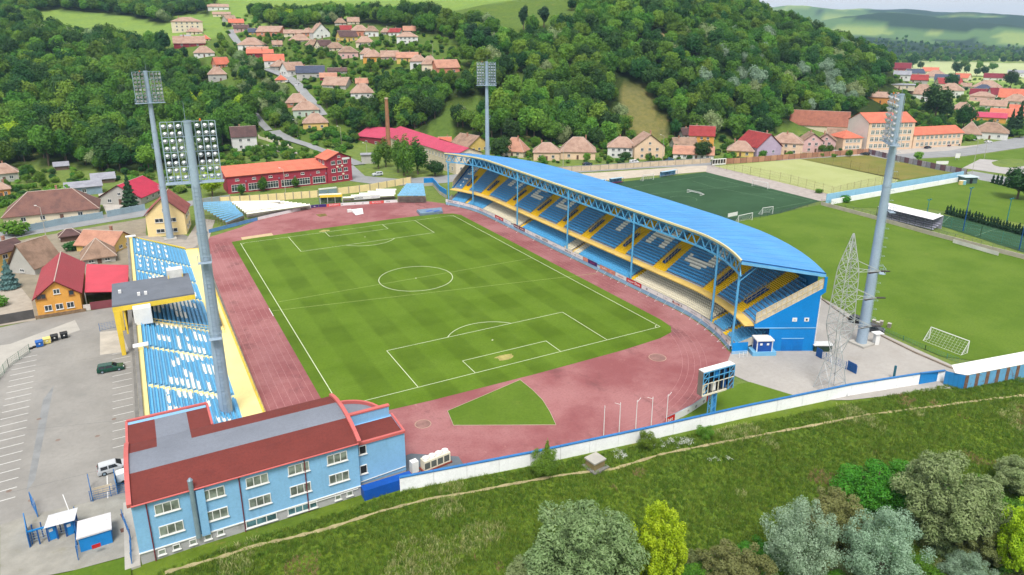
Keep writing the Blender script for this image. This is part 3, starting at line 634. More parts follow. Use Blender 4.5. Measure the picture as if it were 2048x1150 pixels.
for z, w in ((zt, .24), (zb, .34)):
    c = MB()
    for u0, u1 in zip(tu[:-1], tu[1:]): c.bar(stand_pt(u0, RF(u0)+.25, z), stand_pt(u1, RF(u1)+.25, z), w)
    P('truss_chord', c, TRUSS, stand)
for i, (u0, u1) in enumerate(zip(tu[:-1], tu[1:])):
    um = (u0+u1)/2
    P('truss_brace', MB().bar(stand_pt(u0, RF(u0)+.25, zb), stand_pt(um, RF(um)+.25, zt), .19), TRUSS, stand)
    P('truss_brace', MB().bar(stand_pt(um, RF(um)+.25, zt), stand_pt(u1, RF(u1)+.25, zb), .19), TRUSS, stand)
for u in np.linspace(-YEND+1, YEND-1, 16):
    P('rafter', MB().bar(rpt(u, .02, -.35), rpt(u, .98, -.35), .16, .36), TRUSS, stand)
CU = [-YEND+.8, -57, -28.5, 0, 28.5, 57, YEND-.8]
for u in CU:
    P('column', MB().tube(stand_pt(u, RF(u)+.1, 0), stand_pt(u, RF(u)+.25, zb), .23, n=10), TRUSS, stand)
    if abs(u) > 60: P('column_head', MB().bar(stand_pt(u, RF(u)+.25, zb-1.5), stand_pt(u, RF(u)+4, 17.2), .14), TRUSS, stand)
    else: P('column_head', MB().tube(stand_pt(u, RF(u)+.25, zb-.4), stand_pt(u, RF(u)+.25, zt), .3, n=8), TRUSS, stand)
# end walls with sloping screens
def epl(s, off, z, out=0.):
    p, nn = bcurve(s*YEND); t = Vector((-nn.y, nn.x)); t = t if t.y*s > 0 else -t
    return Vector((p.x+nn.x*off+t.x*out, p.y+nn.y*off+t.y*out, z))
for s in (-1, 1):
    def wall(poly, o0, o1):
        mb = MB(); n = len(poly); A = [epl(s, o, z, o0) for o, z in poly]; B = [epl(s, o, z, o1) for o, z in poly]
        tri = tessellate_polygon([[Vector((o, z, 0)) for o, z in poly]])
        mb.add(A, [tuple(t) for t in tri]); mb.add(B, [tuple(t) for t in tri]); mb.add(A+B, [(i, (i+1) % n, n+(i+1) % n, n+i) for i in range(n)]); return mb
    P('end_wall', wall([(7.6, 0), (16.5, 0), (16.5, 11.4), (17.4, 12.1), (17.4, 15.1), (16.9, 15.1), (16.9, 12.9), (4.6, 5.5), (4.6, 4.8), (7.6, 4.8)], 0, .3), M('end_wall_blue', (0, 134, 214), .45, .06, .3), stand)
    P('trim', MB().bar(epl(s, 4.6, 4.85, .34), epl(s, 16.5, 4.85, .34), .1, .14), M('pale_trim', (150, 200, 230), .5), stand)
    P('drainpipe', MB().tube(epl(s, 16.6, 0, .36), epl(s, 16.6, 11.4, .36), .07), WHITE, stand)
    P('gate_leaf', MB().bar(epl(s, 10.2, 1.25, .32), epl(s, 12.2, 1.25, .32), .06, 2.4), M('gate_blue', (0, 118, 200), .4), stand)
    P('gate_leaf', MB().bar(epl(s, 12.3, 1.25, .32), epl(s, 14.3, 1.25, .32), .06, 2.4), M('gate_blue', (0, 118, 200), .4), stand)
    P('gate_head', MB().bar(epl(s, 10.1, 2.65, .33), epl(s, 14.4, 2.65, .33), .08, .12), M('pale_trim', (150, 200, 230), .5), stand)
    for o in (11.7, 14.0):
        w = P('window', MB().bar(epl(s, o, 6.55, .33), epl(s, o+.9, 6.55, .33), .08, .75), WHITE, stand)
        P('pane', MB().bar(epl(s, o+.28, 6.55, .38), epl(s, o+.62, 6.55, .38), .04, .36), DARK if o > 13 else M('pale_pane', (196, 206, 210), .4), w)
    so = np.linspace(4.8, 16.8, 14); zz = lambda o: 5.6+7.3*(o-4.6)/12.3
    for o0, o1 in zip(so[:-1], so[1:]):
        P('screen_panel', MB().add([epl(s, o0+.06, zz(o0)+.05, .12), epl(s, o1-.06, zz(o1)+.05, .12), epl(s, o1-.06, zz(o1)+2.0, .12), epl(s, o0+.06, zz(o0)+2.0, .12)], [(0, 1, 2, 3)]), M('grubby_screen', (206, 196, 178), .35, .2, .9, dirt=(226, 222, 216), dk=.7, dsc=1.4), stand, fix=False)
    fr = MB()
    for o in so: fr.bar(epl(s, o, zz(o), .16), epl(s, o, zz(o)+2.1, .16), .09)
    for h in (0, 1.0, 2.1): fr.bar(epl(s, 4.8, zz(4.8)+h, .17), epl(s, 16.8, zz(16.8)+h, .17), .09)
    P('screen_frame', fr, M('cream_frame', (226, 206, 158), .6), stand)
    for o in (2.2, 4.8): P('side_screen', MB().bar(epl(s, o, 1.1, .2), epl(s, o+2.5, 2.3, .2), .07, 1.5), M('grubby_screen', (206, 196, 178)), stand)
# ================================================================== advertising boards
def board(pts, z0, h, label, mat, words=(), name='advertising_board', cat='board', group='advertising boards round the track', lean=0., cc=Vector((-5, 0, 0))):
    """upright board along ground points; words: (text, fraction along, height fraction, width m, material)"""
    pts = [Vector((p[0], p[1], 0)) for p in pts]; mid = (pts[0]+pts[-1])/2; root = T(name, label, cat, (mid.x, mid.y, z0), 0, group)
    d = (pts[-1]-pts[0]).normalized(); n = Vector((d.y, -d.x, 0)); n = n if n.dot(cc-mid) > 0 else -n
    mb = MB()
    for a, b in zip(pts[:-1], pts[1:]): mb.bar(a+Vector((0, 0, z0+h/2)), b+Vector((0, 0, z0+h/2)), .06, h)
    P('panel', mb, mat, root)
    fm = MB(); fm.bar(pts[0]+Vector((0, 0, z0+h+.02)), pts[-1]+Vector((0, 0, z0+h+.02)), .09, .05); P('top_rail', fm, STEEL, root)
    L = (pts[-1]-pts[0]).length
    ang = math.atan2(n.y, n.x)+math.pi/2
    left = Vector((math.cos(ang), math.sin(ang), 0)); start = mid-left*L/2
    for wt, fr, hf, wm, mt in words:
        p = start+left*L*fr+n*.06; text(wt, h*hf, mt, root, (p.x-mid.x, p.y-mid.y, h*.48), (R(90), 0, ang), width=wm)
    return root
BW = M('board_white', (240, 240, 240), .4, .05, 1, dirt=(214, 214, 216), dk=.3); INK = M('board_ink', (40, 44, 56), .5); WTX = M('white_letter', (245, 245, 245), .5)
BRED = M('board_red', (206, 34, 38), .4, .06); BCOR = M('board_coral', (238, 96, 92), .4, .06); BPUR = M('board_purple', (70, 48, 120), .4, .3, 2); BMAR = M('board_maroon', (130, 50, 60), .5, .3, 1.5)
BSAL = M('board_salmon', (222, 150, 130), .5, .25, 1.5); GREYT = M('grey_letter', (150, 156, 170), .6); REDT = M('red_letter', (200, 60, 50), .6)
def brd(u0, u1, label, mat, words=(), z0=.97, h=1.05):
    us = np.linspace(u1, u0, 2 if max(abs(u0), abs(u1)) < 47 else 5); return board([stand_pt(u, .3) for u in us], z0, h, label, mat, words)
brd(62.4, YEND, 'white board lettered in black, farthest along the grandstand front', BW, [('ema.ro', .35, .75, 2.6, INK), ('radio', .72, .45, 1.4, M('violet_letter', (120, 80, 150)))])
brd(56.8, 62.2, 'white board in the far bend of the grandstand front', BW, [('o', .4, .5, .4, INK)])
brd(52.3, 56.5, 'short white board before the pink lettered one in the far bend', BW, [('n', .3, .5, .5, GREYT)])
brd(40.2, 52.1, 'long white board with faint pink lettering before white benches', BW, [('aroma', .2, .6, 2.6, REDT), ('o', .55, .6, .5, GREYT), ('a', .85, .6, .4, INK)])
brd(34.4, 40, 'red betting board in front of the far white benches', BRED, [('super bet', .5, .75, 4.2, WTX)])
brd(29.4, 34.2, 'white board just beside the fourth roof column from the scoreboard end', BW, [('press', .4, .4, 1.5, GREYT)])
brd(20.6, 27.4, 'faded red and maroon board with white emblem, left of centre', BMAR, [('o', .42, 1.3, .7, WTX), ('media', .75, .5, 2.2, WTX), ('supply', .2, .5, 1.8, WTX)])
brd(16.0, 20.4, 'plain white board right of the maroon one', BW, [('lotto', .4, .4, 1.4, GREYT)])
brd(11.0, 15.8, 'white board with black web address near the centre', BW, [('ema.ro', .62, .75, 2.4, INK)])
brd(.3, 10.8, 'long white board lettered AERIA in black, by the centre column', BW, [('AERIA', .2, .85, 3.2, INK), ('group', .7, .4, 2.2, GREYT)])
brd(-5.6, .1, 'white board with web address right of the centre column', BW, [('ema.ro', .6, .8, 3.0, INK)])
brd(-10.4, -5.8, 'white board with one small black emblem, right of centre', BW, [('n', .25, .6, .6, INK), ('loan', .65, .35, 1.4, GREYT)])
brd(-12.7, -10.6, 'short mottled pink and white board', BSAL)
brd(-16.9, -12.9, 'dark purple board before the blue lower seats', BPUR, [('live', .5, .5, 1.8, REDT)])
brd(-24.6, -18.2, 'salmon board with white foot strip, beside the blue column', BSAL, [('colina', .3, .5, 2.0, WTX)])
brd(-29.0, -24.8, 'white board with red print between salmon and red boards', BW, [('teknik', .5, .45, 2.4, REDT)])
brd(-34.8, -29.2, 'bright red board lettered in white before the cream seats', BRED, [('super', .3, .75, 2.3, WTX), ('S', .6, .9, .5, WTX), ('bet', .8, .75, 1.3, WTX)])
brd(-42.5, -35, 'white board with a small dark swirl, right of the red one', BW, [('S', .25, .6, .6, INK), ('i', .75, .4, .2, INK)])
brd(-50.5, -42.7, 'long white board with black and orange lettering', BW, [('m', .12, .5, .8, GREYT), ('Auto', .55, .7, 2.6, REDT), ('A', .42, .8, .6, INK), ('V', .66, .8, .6, INK), ('&', .78, .5, .4, INK)])
brd(-55.5, -50.7, 'white board with faint grey print before the near bend', BW, [('garden', .5, .35, 2.2, GREYT)])
brd(-63.2, -56, 'pale board with green fir emblem in the near bend', BW, [('mesto', .3, .5, 2.6, GREYT), ('A', .8, .9, .6, M('green_letter', (40, 96, 70)))])
brd(-YEND, -63.4, 'last white board of the grandstand front beside the blue gate', BW, [('a', .2, .5, .4, INK), ('as', .7, .6, .8, INK)])
for u in list(np.linspace(-YEND+1, -35, 12))+list(np.linspace(-30, -18, 5))+[-6, 4, 14, 24, 30, 38, 62, 67]:
    p = stand_pt(u, .25, .95); q = stand_pt(u, -.75, .02); f = T('board_prop', 'slim white prop leaning on the grandstand front wall', 'prop', (q.x, q.y, 0), 0, 'props of the advertising boards')
    P('strut', MB().tube(p, q, .025, n=5), WHITE, f); P('foot', MB().tube(q, stand_pt(u, .2, .1), .02, n=5), WHITE, f)
def fb(a, b, label, mat, words=(), z0=0., h=1.0): board([G(*a), G(*b)], z0, h, label, mat, words)
fb((418, 466), (515, 441), 'blue painted low barrier in front of the light blue far seats', M('barrier_blue', (96, 150, 206), .6, .12, .6, dirt=(130, 110, 120), dk=.5), h=1.1)
fb((516, 440), (622, 416), 'long white barrier board in front of far white seats', BW)
fb((622, 416), (637, 414.5), 'short white and purple board left of the coral board', BPUR, [('t', .5, .5, 1, WTX)])
fb((637.5, 414.5), (653, 413.5), 'purple board next to the coral betting board', BPUR)
fb((653.5, 413.5), (681, 411.5), 'coral board lettered in white, left one at the far bend', BCOR, [('BETANO', .55, .75, 3.4, WTX)])
fb((681.5, 411.5), (738.5, 408), 'white board with three small black emblems at the far bend', BW, [('n', .05, .6, .5, INK), ('A', .5, .6, .5, INK), ('A', .78, .6, .5, INK)])
fb((739, 408), (767.5, 406), 'coral board lettered in white, right one at the far bend', BCOR, [('BETANO', .5, .75, 3.2, WTX)])
fb((768, 406), (795, 404.5), 'white board at the right end of the far boards', BW, [('UCA', .3, .5, 1.4, INK)])
a, b = G(709.5, 408), G(762, 404); nrm = Vector((b.y-a.y, -(b.x-a.x), 0)).normalized()
board([a-nrm*1.6, b-nrm*1.6], 1.15, 1.15, 'white board lettered AERIA standing above the far boards', BW, [('AERIA', .18, .95, 3.2, INK), ('centrum', .8, .4, 2.6, M('lilac_letter', (160, 140, 190)))])
# boards of the near bend
nb = [(1330, 850), (1349, 841), (1384, 823), (1412, 804), (1420, 797)]
board([G(*nb[0]), G(*nb[1])], 0, 1.25, 'red board end rising behind the white wall near flagpoles', BRED, [('bet', .5, .7, 1.2, WTX)], cc=CAM)
board([G(*nb[1]), G(1366, 833), G(*nb[2])], 0, 1.25, 'pale board with brown emblem in the near bend', BW, [('m', .75, .6, .5, M('brown_letter', (130, 80, 60)))], cc=CAM)
board([G(*nb[2]), G(*nb[3])], 0, 1.25, 'white board with two round emblems below the scoreboard', BW, [('o', .25, .8, .5, INK), ('o', .8, .8, .5, INK)], cc=CAM)
board([G(*nb[3]), G(*nb[4])], 0, 1.25, 'small red board end below the scoreboard', BRED)
# ================================================================== open stand on the west side
west = T('open_stand', 'open stand of light blue and white seats with yellow edges', 'grandstand', (-55, 0, 0))
XF, XB, WR, WT, WRI = -48.6, -60.9, 16, .77, .335; Y0, Y1 = -55.0, 50.0
wz = lambda r: 1.0+WRI*r
mb = MB(); lo = MB()
for r in range(WR):
    x0, x1 = XF-r*WT, XF-(r+1)*WT; z = wz(r)
    for ya, yb in ((Y0, Y1),):
        mb.add([(x0, ya, z-WRI), (x0, yb, z-WRI), (x0, yb, z), (x0, ya, z), (x1, ya, z), (x1, yb, z)], [(0, 1, 2, 3), (3, 2, 5, 4)])
P('terrace', mb, M('blue_terrace', (140, 200, 234), .8, .1, .4, dirt=(170, 208, 226), dk=.5), west, fix=False)
P('front_walk', MB().add([(XF, Y0, 1.0), (XF, Y1, 1.0), (-45.5, Y1, .98), (-45.5, Y0, .98)], [(0, 1, 2, 3)]), YELP, west, fix=False)
P('front_parapet', MB().box((-45.3, (Y0+Y1)/2, 0), (.35, Y1-Y0, 1.05)), YEL, west)
P('back_walk', MB().box((XB-.75, (Y0+Y1)/2, 5.6), (1.3, Y1-Y0, .75)), YELP, west)
P('back_wall', MB().box((-62.0, (Y0+Y1)/2, 0), (.5, Y1-Y0, 6.9)), CONCD, west)
P('end_wall', MB().add([(-45.2, Y1, 0), (-62, Y1, 0), (-62, Y1, 6.9), (XB, Y1, 6.5), (XF, Y1, 1.3), (-45.2, Y1, 1.05)], [(0, 1, 2, 3, 4, 5)]), YEL, west, fix=False)
P('end_coping', MB().bar((XB-1, Y1, 6.9), (XF, Y1, 1.5), .5, .25), YEL, west)
AIS = [-42.9, -27, -13.2, 6.2, 19.2, 33.2]
for y in AIS:
    am = MB()
    for r in range(WR): am.box((XF-(r+.5)*WT, y, wz(r)-.3), (WT, 1.25, .37)); am.box((XF-(r+.25)*WT, y, wz(r)-.2), (WT*.5, 1.25, .12))
    P('aisle_stairs', am, YELP, west)
rs = random.Random(5)
GAPS = sorted([Y0]+[y for y in AIS]+[Y1])
for a, b in zip(GAPS[:-1], GAPS[1:]):
    bl = []; wh = []; n = int((b-a-1.5)/.5)
    zones = [(rs.randrange(2, 13), rs.random(), rs.randrange(1, 3), .05+.05*rs.random()) for _ in range(13)]
    grid = a > 6 and b > 20
    for r in range(WR):
        for k in range(n):
            y = a+.75+(b-a-1.5)*(k+.5)/n; f = k/n
            w = any(abs(r-zr) < zs and abs(f-zf) < zw*1.4 for zr, zf, zs, zw in zones) if not grid else (r > 4 and (r % 2 == 0) and (int(f*6)+r//2) % 2 == 0 and .1 < f < .9)
            (wh if w else bl).append((XF-(r+.6)*WT, y, wz(r), 1, 0))
    P('seat_block', seats_mesh('seat_block', bl, SEATB2), None, west, kind='stuff')
    if wh: P('white_seats', seats_mesh('white_seats', wh, SEATW), None, west, kind='stuff')
for y, px in ((-27.5, 0), (49.2, 0)):
    P('stair_head', MB().box((XB-.6, y, 5.6), (1.2, 1.6, 1.3)), YELP, west)
    P('stair_head_roof', MB().box((XB-.4, y, 6.9), (2.4, 1.5, .14)), WHITE, west)
# press box over the middle
DGREY = M('roofing_felt', (112, 118, 128), .9, .1, .3, dirt=(92, 98, 108), dk=.4)
FLAT = YEL
P('box_roof', MB().box((-58.1, -7.2, 9.85), (14.2, 13.6, .3)), DGREY, west)
P('box_fascia', MB().add([(-65.2, -14.05, 8.9), (-51.0, -14.05, 8.9), (-51.0, -14.05, 9.84), (-65.2, -14.05, 9.84), (-65.2, -13.7, 8.9), (-51, -13.7, 8.9), (-51, -13.7, 9.84), (-65.2, -13.7, 9.84)], [(0, 1, 2, 3), (4, 7, 6, 5), (0, 4, 5, 1), (2, 6, 7, 3), (1, 5, 6, 2), (0, 3, 7, 4)]), FLAT, west)
for y in (-13.8, -.7): P('box_leg', MB().box((-64.6, y, 0), (.7, .6, 9.0), top=(1.5, 1)), FLAT, west)
P('box_back_wall', MB().box((-63.4, -7.2, 4), (.3, 13, 5.0)), FLAT, west)
P('box_window', MB().box((-63.58, -11, 5.4), (.08, 2.4, 1.6)), GLASS, west)
P('box_side_wall', MB().box((-58, -.6, 5.6), (10, .3, 4.0)), WHITE, west)
P('stair_tower', MB().box((-60.4, -15.3, 6.4), (3.0, 2.2, 3.2)), WHITE, west)
P('stair_window', MB().box((-58.86, -15.3, 6.9), (.08, 1.0, 2.0)), GLASS, west)
P('camera_cabin', MB().box((-53.6, 1.2-2.5, 10.15), (3.0, 2.2, 1.7)), M('cabin_white', (226, 226, 222), .6), west)
for x in (-54.9, -52.3): P('cabin_post', MB().bar((x, -2.6, 10.15), (x, -2.6, 10.9), .12), YEL, west)
for x, y in ((-63.8, -7), (-60.6, -10.2), (-59.4, -10.2)): P('roof_vent', MB().box((x, y, 10.15), (.5, .5, .6)), WHITE, west)
rb = MB()
for y0 in (-14.6,):
    for z in (.55, 1.1): rb.bar((XB, y0, 6.2+z), (XF+2, y0, 1.0+z), .07)
    for r in range(0, 25): x = XB+(XF+2-XB)*r/24; z = 6.2+(1.0-6.2)*r/24; rb.bar((x, y0, z), (x, y0, z+1.1), .05)
P('box_railing', rb, M('yellow_rail', (236, 206, 110), .5), west)
bx = MB()
for y in np.arange(-13, -1, 1.5): bx.box((-46.5, y, .98), (.1, .1, 1.2))
bx.bar((-46.5, -13.4, 2.1), (-46.5, -1, 2.1), .08); P('bench_rail', bx, M('yellow_rail', (236, 206, 110), .5), west)
P('technical_bench', MB().box((-47.6, -6.5, 1.0), (1.8, 9, 1.0)), M('bench_grey', (100, 104, 110), .7, .2), west)
fr = MB()
for z in (1.6, 2.1): fr.tube((-45.3, Y0, z), (-45.3, Y1, z), .03, n=4)
for y in np.arange(Y0, Y1+1, 2.5): fr.tube((-45.3, y, 1.0), (-45.3, y, 2.1), .035, n=4)
P('front_rail', fr, M('rust_cream_rail', (214, 186, 130), .6), west)
# ================================================================== seating banks at the far bend
FRAMEM = M('weathered_frame', (150, 142, 132), .8, .25, .8)
def bank(name, label, fl, fr_, bl_, br_, rows, z0, dz, mat, trim=0.):
    c = G((fl[0]+fr_[0])/2, (fl[1]+fr_[1])/2); root = T(name, label, 'seating', (c.x, c.y, 0), 0, 'seating banks round the far bend'); pl_ = MB(); legs = MB()
    for r in range(rows):
        t = r/(rows-1); z = z0+dz*r
        a = G(fl[0]+(bl_[0]-fl[0])*t, fl[1]+(bl_[1]-fl[1])*t, z+.4); b = G(fr_[0]+(br_[0]-fr_[0])*t, fr_[1]+(br_[1]-fr_[1])*t, z+.4)
        d = (b-a); L = d.length; d.normalize(); n = Vector((d.y, -d.x, 0)); n = n if n.y < 0 else -n
        lst = [(a.x+d.x*s, a.y+d.y*s, z, n.x, n.y) for s in np.arange(.25, L, .5)]
        o = P('seat_row', seats_mesh('seat_row', lst, mat), None, root, kind='stuff')
        pl_.bar(Vector((a.x, a.y, z)), Vector((b.x, b.y, z)), .7, .06)
        for s in np.arange(0, L+.1, 3.0): p = a+d*s; legs.bar((p.x, p.y, 0), (p.x, p.y, z), .07)
    P('platform', pl_, FRAMEM, root); P('legs', legs, FRAMEM, root, kind='stuff')
    front = MB()
    for s in np.arange(0, 1.001, .08): p = G(fl[0]+(fr_[0]-fl[0])*s, fl[1]+(fr_[1]-fl[1])*s, z0); front.bar((p.x, p.y-.5, 0), (p.x, p.y-.5, z0+.9), .06)
    p = G(*fl, z0); q = G(*fr_, z0); front.bar((p.x, p.y-.5, z0+.9), (q.x, q.y-.5, z0+.9), .06); front.bar((p.x, p.y-.45, z0*.5), (q.x, q.y-.45, z0*.5), .05, z0*.8); P('front_rail', front, FRAMEM, root)
SKYS = M('pale_blue_seat', (140, 200, 236), .5, .12, 1)
bank('seat_bank', 'bank of light blue bench seats behind the blue barrier', (452, 444), (487, 430), (390, 408), (461, 404), 11, 1.3, .3, SKYS)
bank('seat_bank', 'sloping bank of white seats below the yellow wall', (493, 428), (620, 410), (463, 405), (560, 403), 8, 1.3, .28, SEATW)
bank('seat_bank', 'small bank of white seats behind the AERIA board', (685, 396), (789, 391), (752, 380), (792, 380), 5, 1.3, .35, SEATW)
bank('seat_bank', 'compact bank of blue seats above two yellow panels', (795, 391), (851, 391), (812, 369), (846, 369), 8, 2.6, .32, SKYS)
yb = T('entry_panels', 'two bright yellow panels with dark opening under the blue far seats', 'wall', G(832, 403), 0)
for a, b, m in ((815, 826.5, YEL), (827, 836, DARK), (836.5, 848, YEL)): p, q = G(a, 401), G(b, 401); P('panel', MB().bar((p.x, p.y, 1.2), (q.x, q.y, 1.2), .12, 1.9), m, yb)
rw = T('ramp_wall', 'curving blue and grey retaining wall beside the far end of the grandstand', 'wall', G(870, 400), 0)
rp = [(848, 372), (866, 371), (872, 378), (880, 388), (893, 396)]
for (a, b) in zip(rp[:-1], rp[1:]):
    p, q = G(*a), G(*b); P('upper_panel', MB().bar((p.x, p.y, 2.2), (q.x, q.y, 2.2), .3, 1.9), BLU, rw); P('base', MB().bar((p.x, p.y, .6), (q.x, q.y, .6), .34, 1.3), CONC, rw)
# covered shelter with yellow fascia
sh = T('shelter', 'team shelter with yellow fascia on white posts at the far bend', 'shelter', G(660, 405), 0)
a, b = G(641, 410), G(686, 408)
P('fascia', MB().bar((a.x, a.y, 3.1), (b.x, b.y, 3.1), .15, .9), YEL, sh); P('roof', MB().bar((a.x, a.y+1.2, 3.5), (b.x, b.y+1.2, 3.5), 2.4, .08), CREAM, sh)
for t in (0, .33, .66, 1): p = a.lerp(b, t); P('post', MB().tube((p.x, p.y, 0), (p.x, p.y, 2.8), .07), WHITE, sh)
P('back_glazing', MB().bar((a.x, a.y+2, 1.3), (b.x, b.y+2, 1.3), .06, 2.0), Mglass('green_glass', (120, 140, 130)), sh)
# mats, hut and hole on the far track
lm = T('landing_mats', 'grey stack of high jump landing mats at the far pitch corner', 'mat', G(860, 427), 0)
a, b, c, d = G(833, 424), G(884, 419), G(886, 427), G(840, 432)
P('lower_mat', MB().prism([a.xy, b.xy, c.xy, d.xy][::-1], .02, .5), M('mat_grey', (120, 134, 146), .8, .2, .8), lm); e = [p.lerp(G(861, 425), .04) for p in (a, b, c, d)]; P('upper_mat', MB().prism([p.xy for p in e][::-1], .52, .85), M('mat_blue_grey', (120, 146, 170), .8, .2, .8), lm)
for px in (858, 873): g = G(px, 422, .86); P('blue_pad', MB().box((g.x, g.y, .86), (2.2, 1.2, .1), .2), M('pad_blue', (70, 110, 190), .7), lm)
ht = T('tipped_board', 'white sheet cover tipped over on the far red track', 'cover', G(712, 428), 0)
a, b, c, d = G(703, 424), G(725, 421), G(727, 428), G(712, 431)
P('cover', MB().add([(*a.xy, .9), (*b.xy, .9), (*c.xy, .1), (*d.xy, .1), (*a.xy, .02), (*b.xy, .02)], [(0, 1, 2, 3), (0, 3, 4), (1, 5, 2), (0, 4, 5, 1)]), WHITE, ht); g = G(699, 424); P('side_box', MB().box((g.x, g.y, 0), (1.4, 1.0, .9)), WHITE, ht)
sheet('steeplechase_pit', ((631, 429), (650, 427), (655, 431), (640, 434)), .008, M('pit_earth', (120, 104, 50), .95, .3, .8))
# ================================================================== buildings: shared builder
SILL = M('sill_white', (236, 236, 234), .6, .05); CURT = Mglass('curtained_glass', (140, 150, 140), .25)
_wm = {}
def win_mesh(w, h, n, frame, pane, hv=False):
    k = (round(w, 2), round(h, 2), n, frame.name, pane.name, hv)
    if k not in _wm:
        f = MB(); t = .09
        for x in np.linspace(-w/2, w/2, n+1): f.box((x, -.03, 0), (t, .12, h))
        for z in [0, h-t]+([h*.66] if hv else []): f.box((0, -.032, z), (w+t, .125, t))
        f.box((0, -.09, -.1), (w+.3, .2, .08))
        _wm[k] = (fixn(f.mesh('window', frame)), fixn(MB().box((0, -.02, .04), (w-.04, .06, h-.08)).mesh('pane', pane)))
    return _wm[k]
def window(parent, loc, rz, w, h, n=2, frame=None, pane=None, hv=False):
    a, b = win_mesh(w, h, n, frame or SILL, pane or GLASS, hv)
    o = link('window', a, parent, loc); o.rotation_euler = (0, 0, rz); link('pane', b, o); return o
RCAP = M('ridge_mortar', (206, 190, 178), .9, .1)
ROOFS = dict(tan=Mroof('clay_tile', (192, 160, 142), (160, 128, 112)), tan2=Mroof('mossy_clay_tile', (174, 144, 124), (134, 110, 94)), salmon=Mroof('salmon_tile', (208, 154, 130), (176, 128, 108)), brown=Mroof('brown_tile', (110, 84, 82), (84, 66, 66)),
    red=Mroof('red_tile', (172, 70, 70), (146, 56, 60)), orange=Mroof('orange_tile', (222, 128, 102), (204, 112, 90)), rust=Mroof('rust_brown_tile', (176, 114, 94), (148, 94, 80)), grey=Mroof('grey_sheet', (170, 172, 182), (146, 146, 156)), dark=Mroof('slate_grey', (84, 92, 114), (70, 78, 98)),
    maroon=Mroof('maroon_tile', (138, 48, 60), (116, 40, 52)), pink=Mroof('crimson_sheet', (206, 82, 110), (190, 74, 100)), mag=Mroof('magenta_tile', (206, 60, 88), (184, 54, 80)), old=Mroof('old_brown_tile', (140, 102, 92), (112, 84, 80)))
WALLS = {n: M(n+'_render', c, .9, .08, .3, dirt=tuple(v*.86 for v in c), dk=.4, streak=.25, k=.74) for n, c in dict(cream=(240, 226, 200), yellow=(240, 206, 122), pinkw=(232, 190, 186), white=(240, 240, 238), orange=(228, 158, 84), salmon=(226, 150, 122), lilac=(196, 178, 200), greyw=(196, 194, 188), green=(206, 222, 206), redw=(150, 52, 66), amber=(238, 174, 84), peach=(244, 212, 180)).items()}
RN = dict(rust='rust brown tiled', tan='weathered tan tiled', tan2='mossy tan tiled', salmon='salmon tiled', brown='dark brown', red='red tiled', orange='orange tiled', grey='grey sheet', dark='slate grey', maroon='maroon', pink='crimson sheet', mag='bright magenta red', old='old brown tiled')
WN = dict(cream='cream', yellow='yellow', pinkw='pink', white='white', orange='ochre', salmon='salmon', lilac='lilac', greyw='grey', green='pale green', redw='dark red', amber='amber', peach='peach')
HOUSES = []
def roof_mesh(kind, w, d, h, rh, ov=.5):
    m = MB(); x, y = w/2+ov, d/2+ov; e = h-.12; t = .2; caps = []
    if kind == 'flat':
        m.box((0, 0, h), (w+2*ov, d+2*ov, .3)); return m, caps
    if kind == 'shed':
        m.add([(-x, -y, e), (x, -y, e), (x, y, e+rh), (-x, y, e+rh), (-x, -y, e+t), (x, -y, e+t), (x, y, e+rh+t), (-x, y, e+rh+t)], [(3, 2, 1, 0), (4, 5, 6, 7), (0, 1, 5, 4), (1, 2, 6, 5), (2, 3, 7, 6), (3, 0, 4, 7)]); return m, caps
    if kind == 'gablef': r = [(0, -y, e+rh), (0, y, e+rh)]
    elif kind == 'gable': r = [(-x, 0, e+rh), (x, 0, e+rh)]
    elif kind == 'pyr': r = [(-.05, 0, e+rh), (.05, 0, e+rh)]
    else: k = max(x-y*.95, .1) if x > y else .1; r = [(-k, 0, e+rh), (k, 0, e+rh)]
    c = [(-x, -y, e), (x, -y, e), (x, y, e), (-x, y, e)]
    for dz in (0, t):
        vs = [(a, b, z+dz) for a, b, z in c+r]
        m.add(vs, [(0, 4, 3), (1, 2, 5), (0, 1, 5, 4), (2, 3, 4, 5)] if kind != 'gablef' else [(0, 1, 4), (2, 3, 5), (1, 2, 5, 4), (3, 0, 4, 5)])
    if kind in ('gable', 'gablef'):      # open gable ends: drop the end triangles
        n = len(m.f); m.f = [f for f in m.f if len(f) == 4]
    m.add([(a, b, z+q) for q in (0, t) for a, b, z in c], [(i, (i+1) % 4, 4+(i+1) % 4, 4+i) for i in ((0, 2) if kind == 'gable' else (1, 3) if kind == 'gablef' else range(4))])
    caps = [(r[0], r[1])]+([(c[0], r[0]), (c[3], r[0]), (c[1], r[1]), (c[2], r[1])] if kind in ('hip', 'pyr') else [])
    return m, [((a[0], a[1], a[2]+t), (b[0], b[1], b[2]+t)) for a, b in caps]
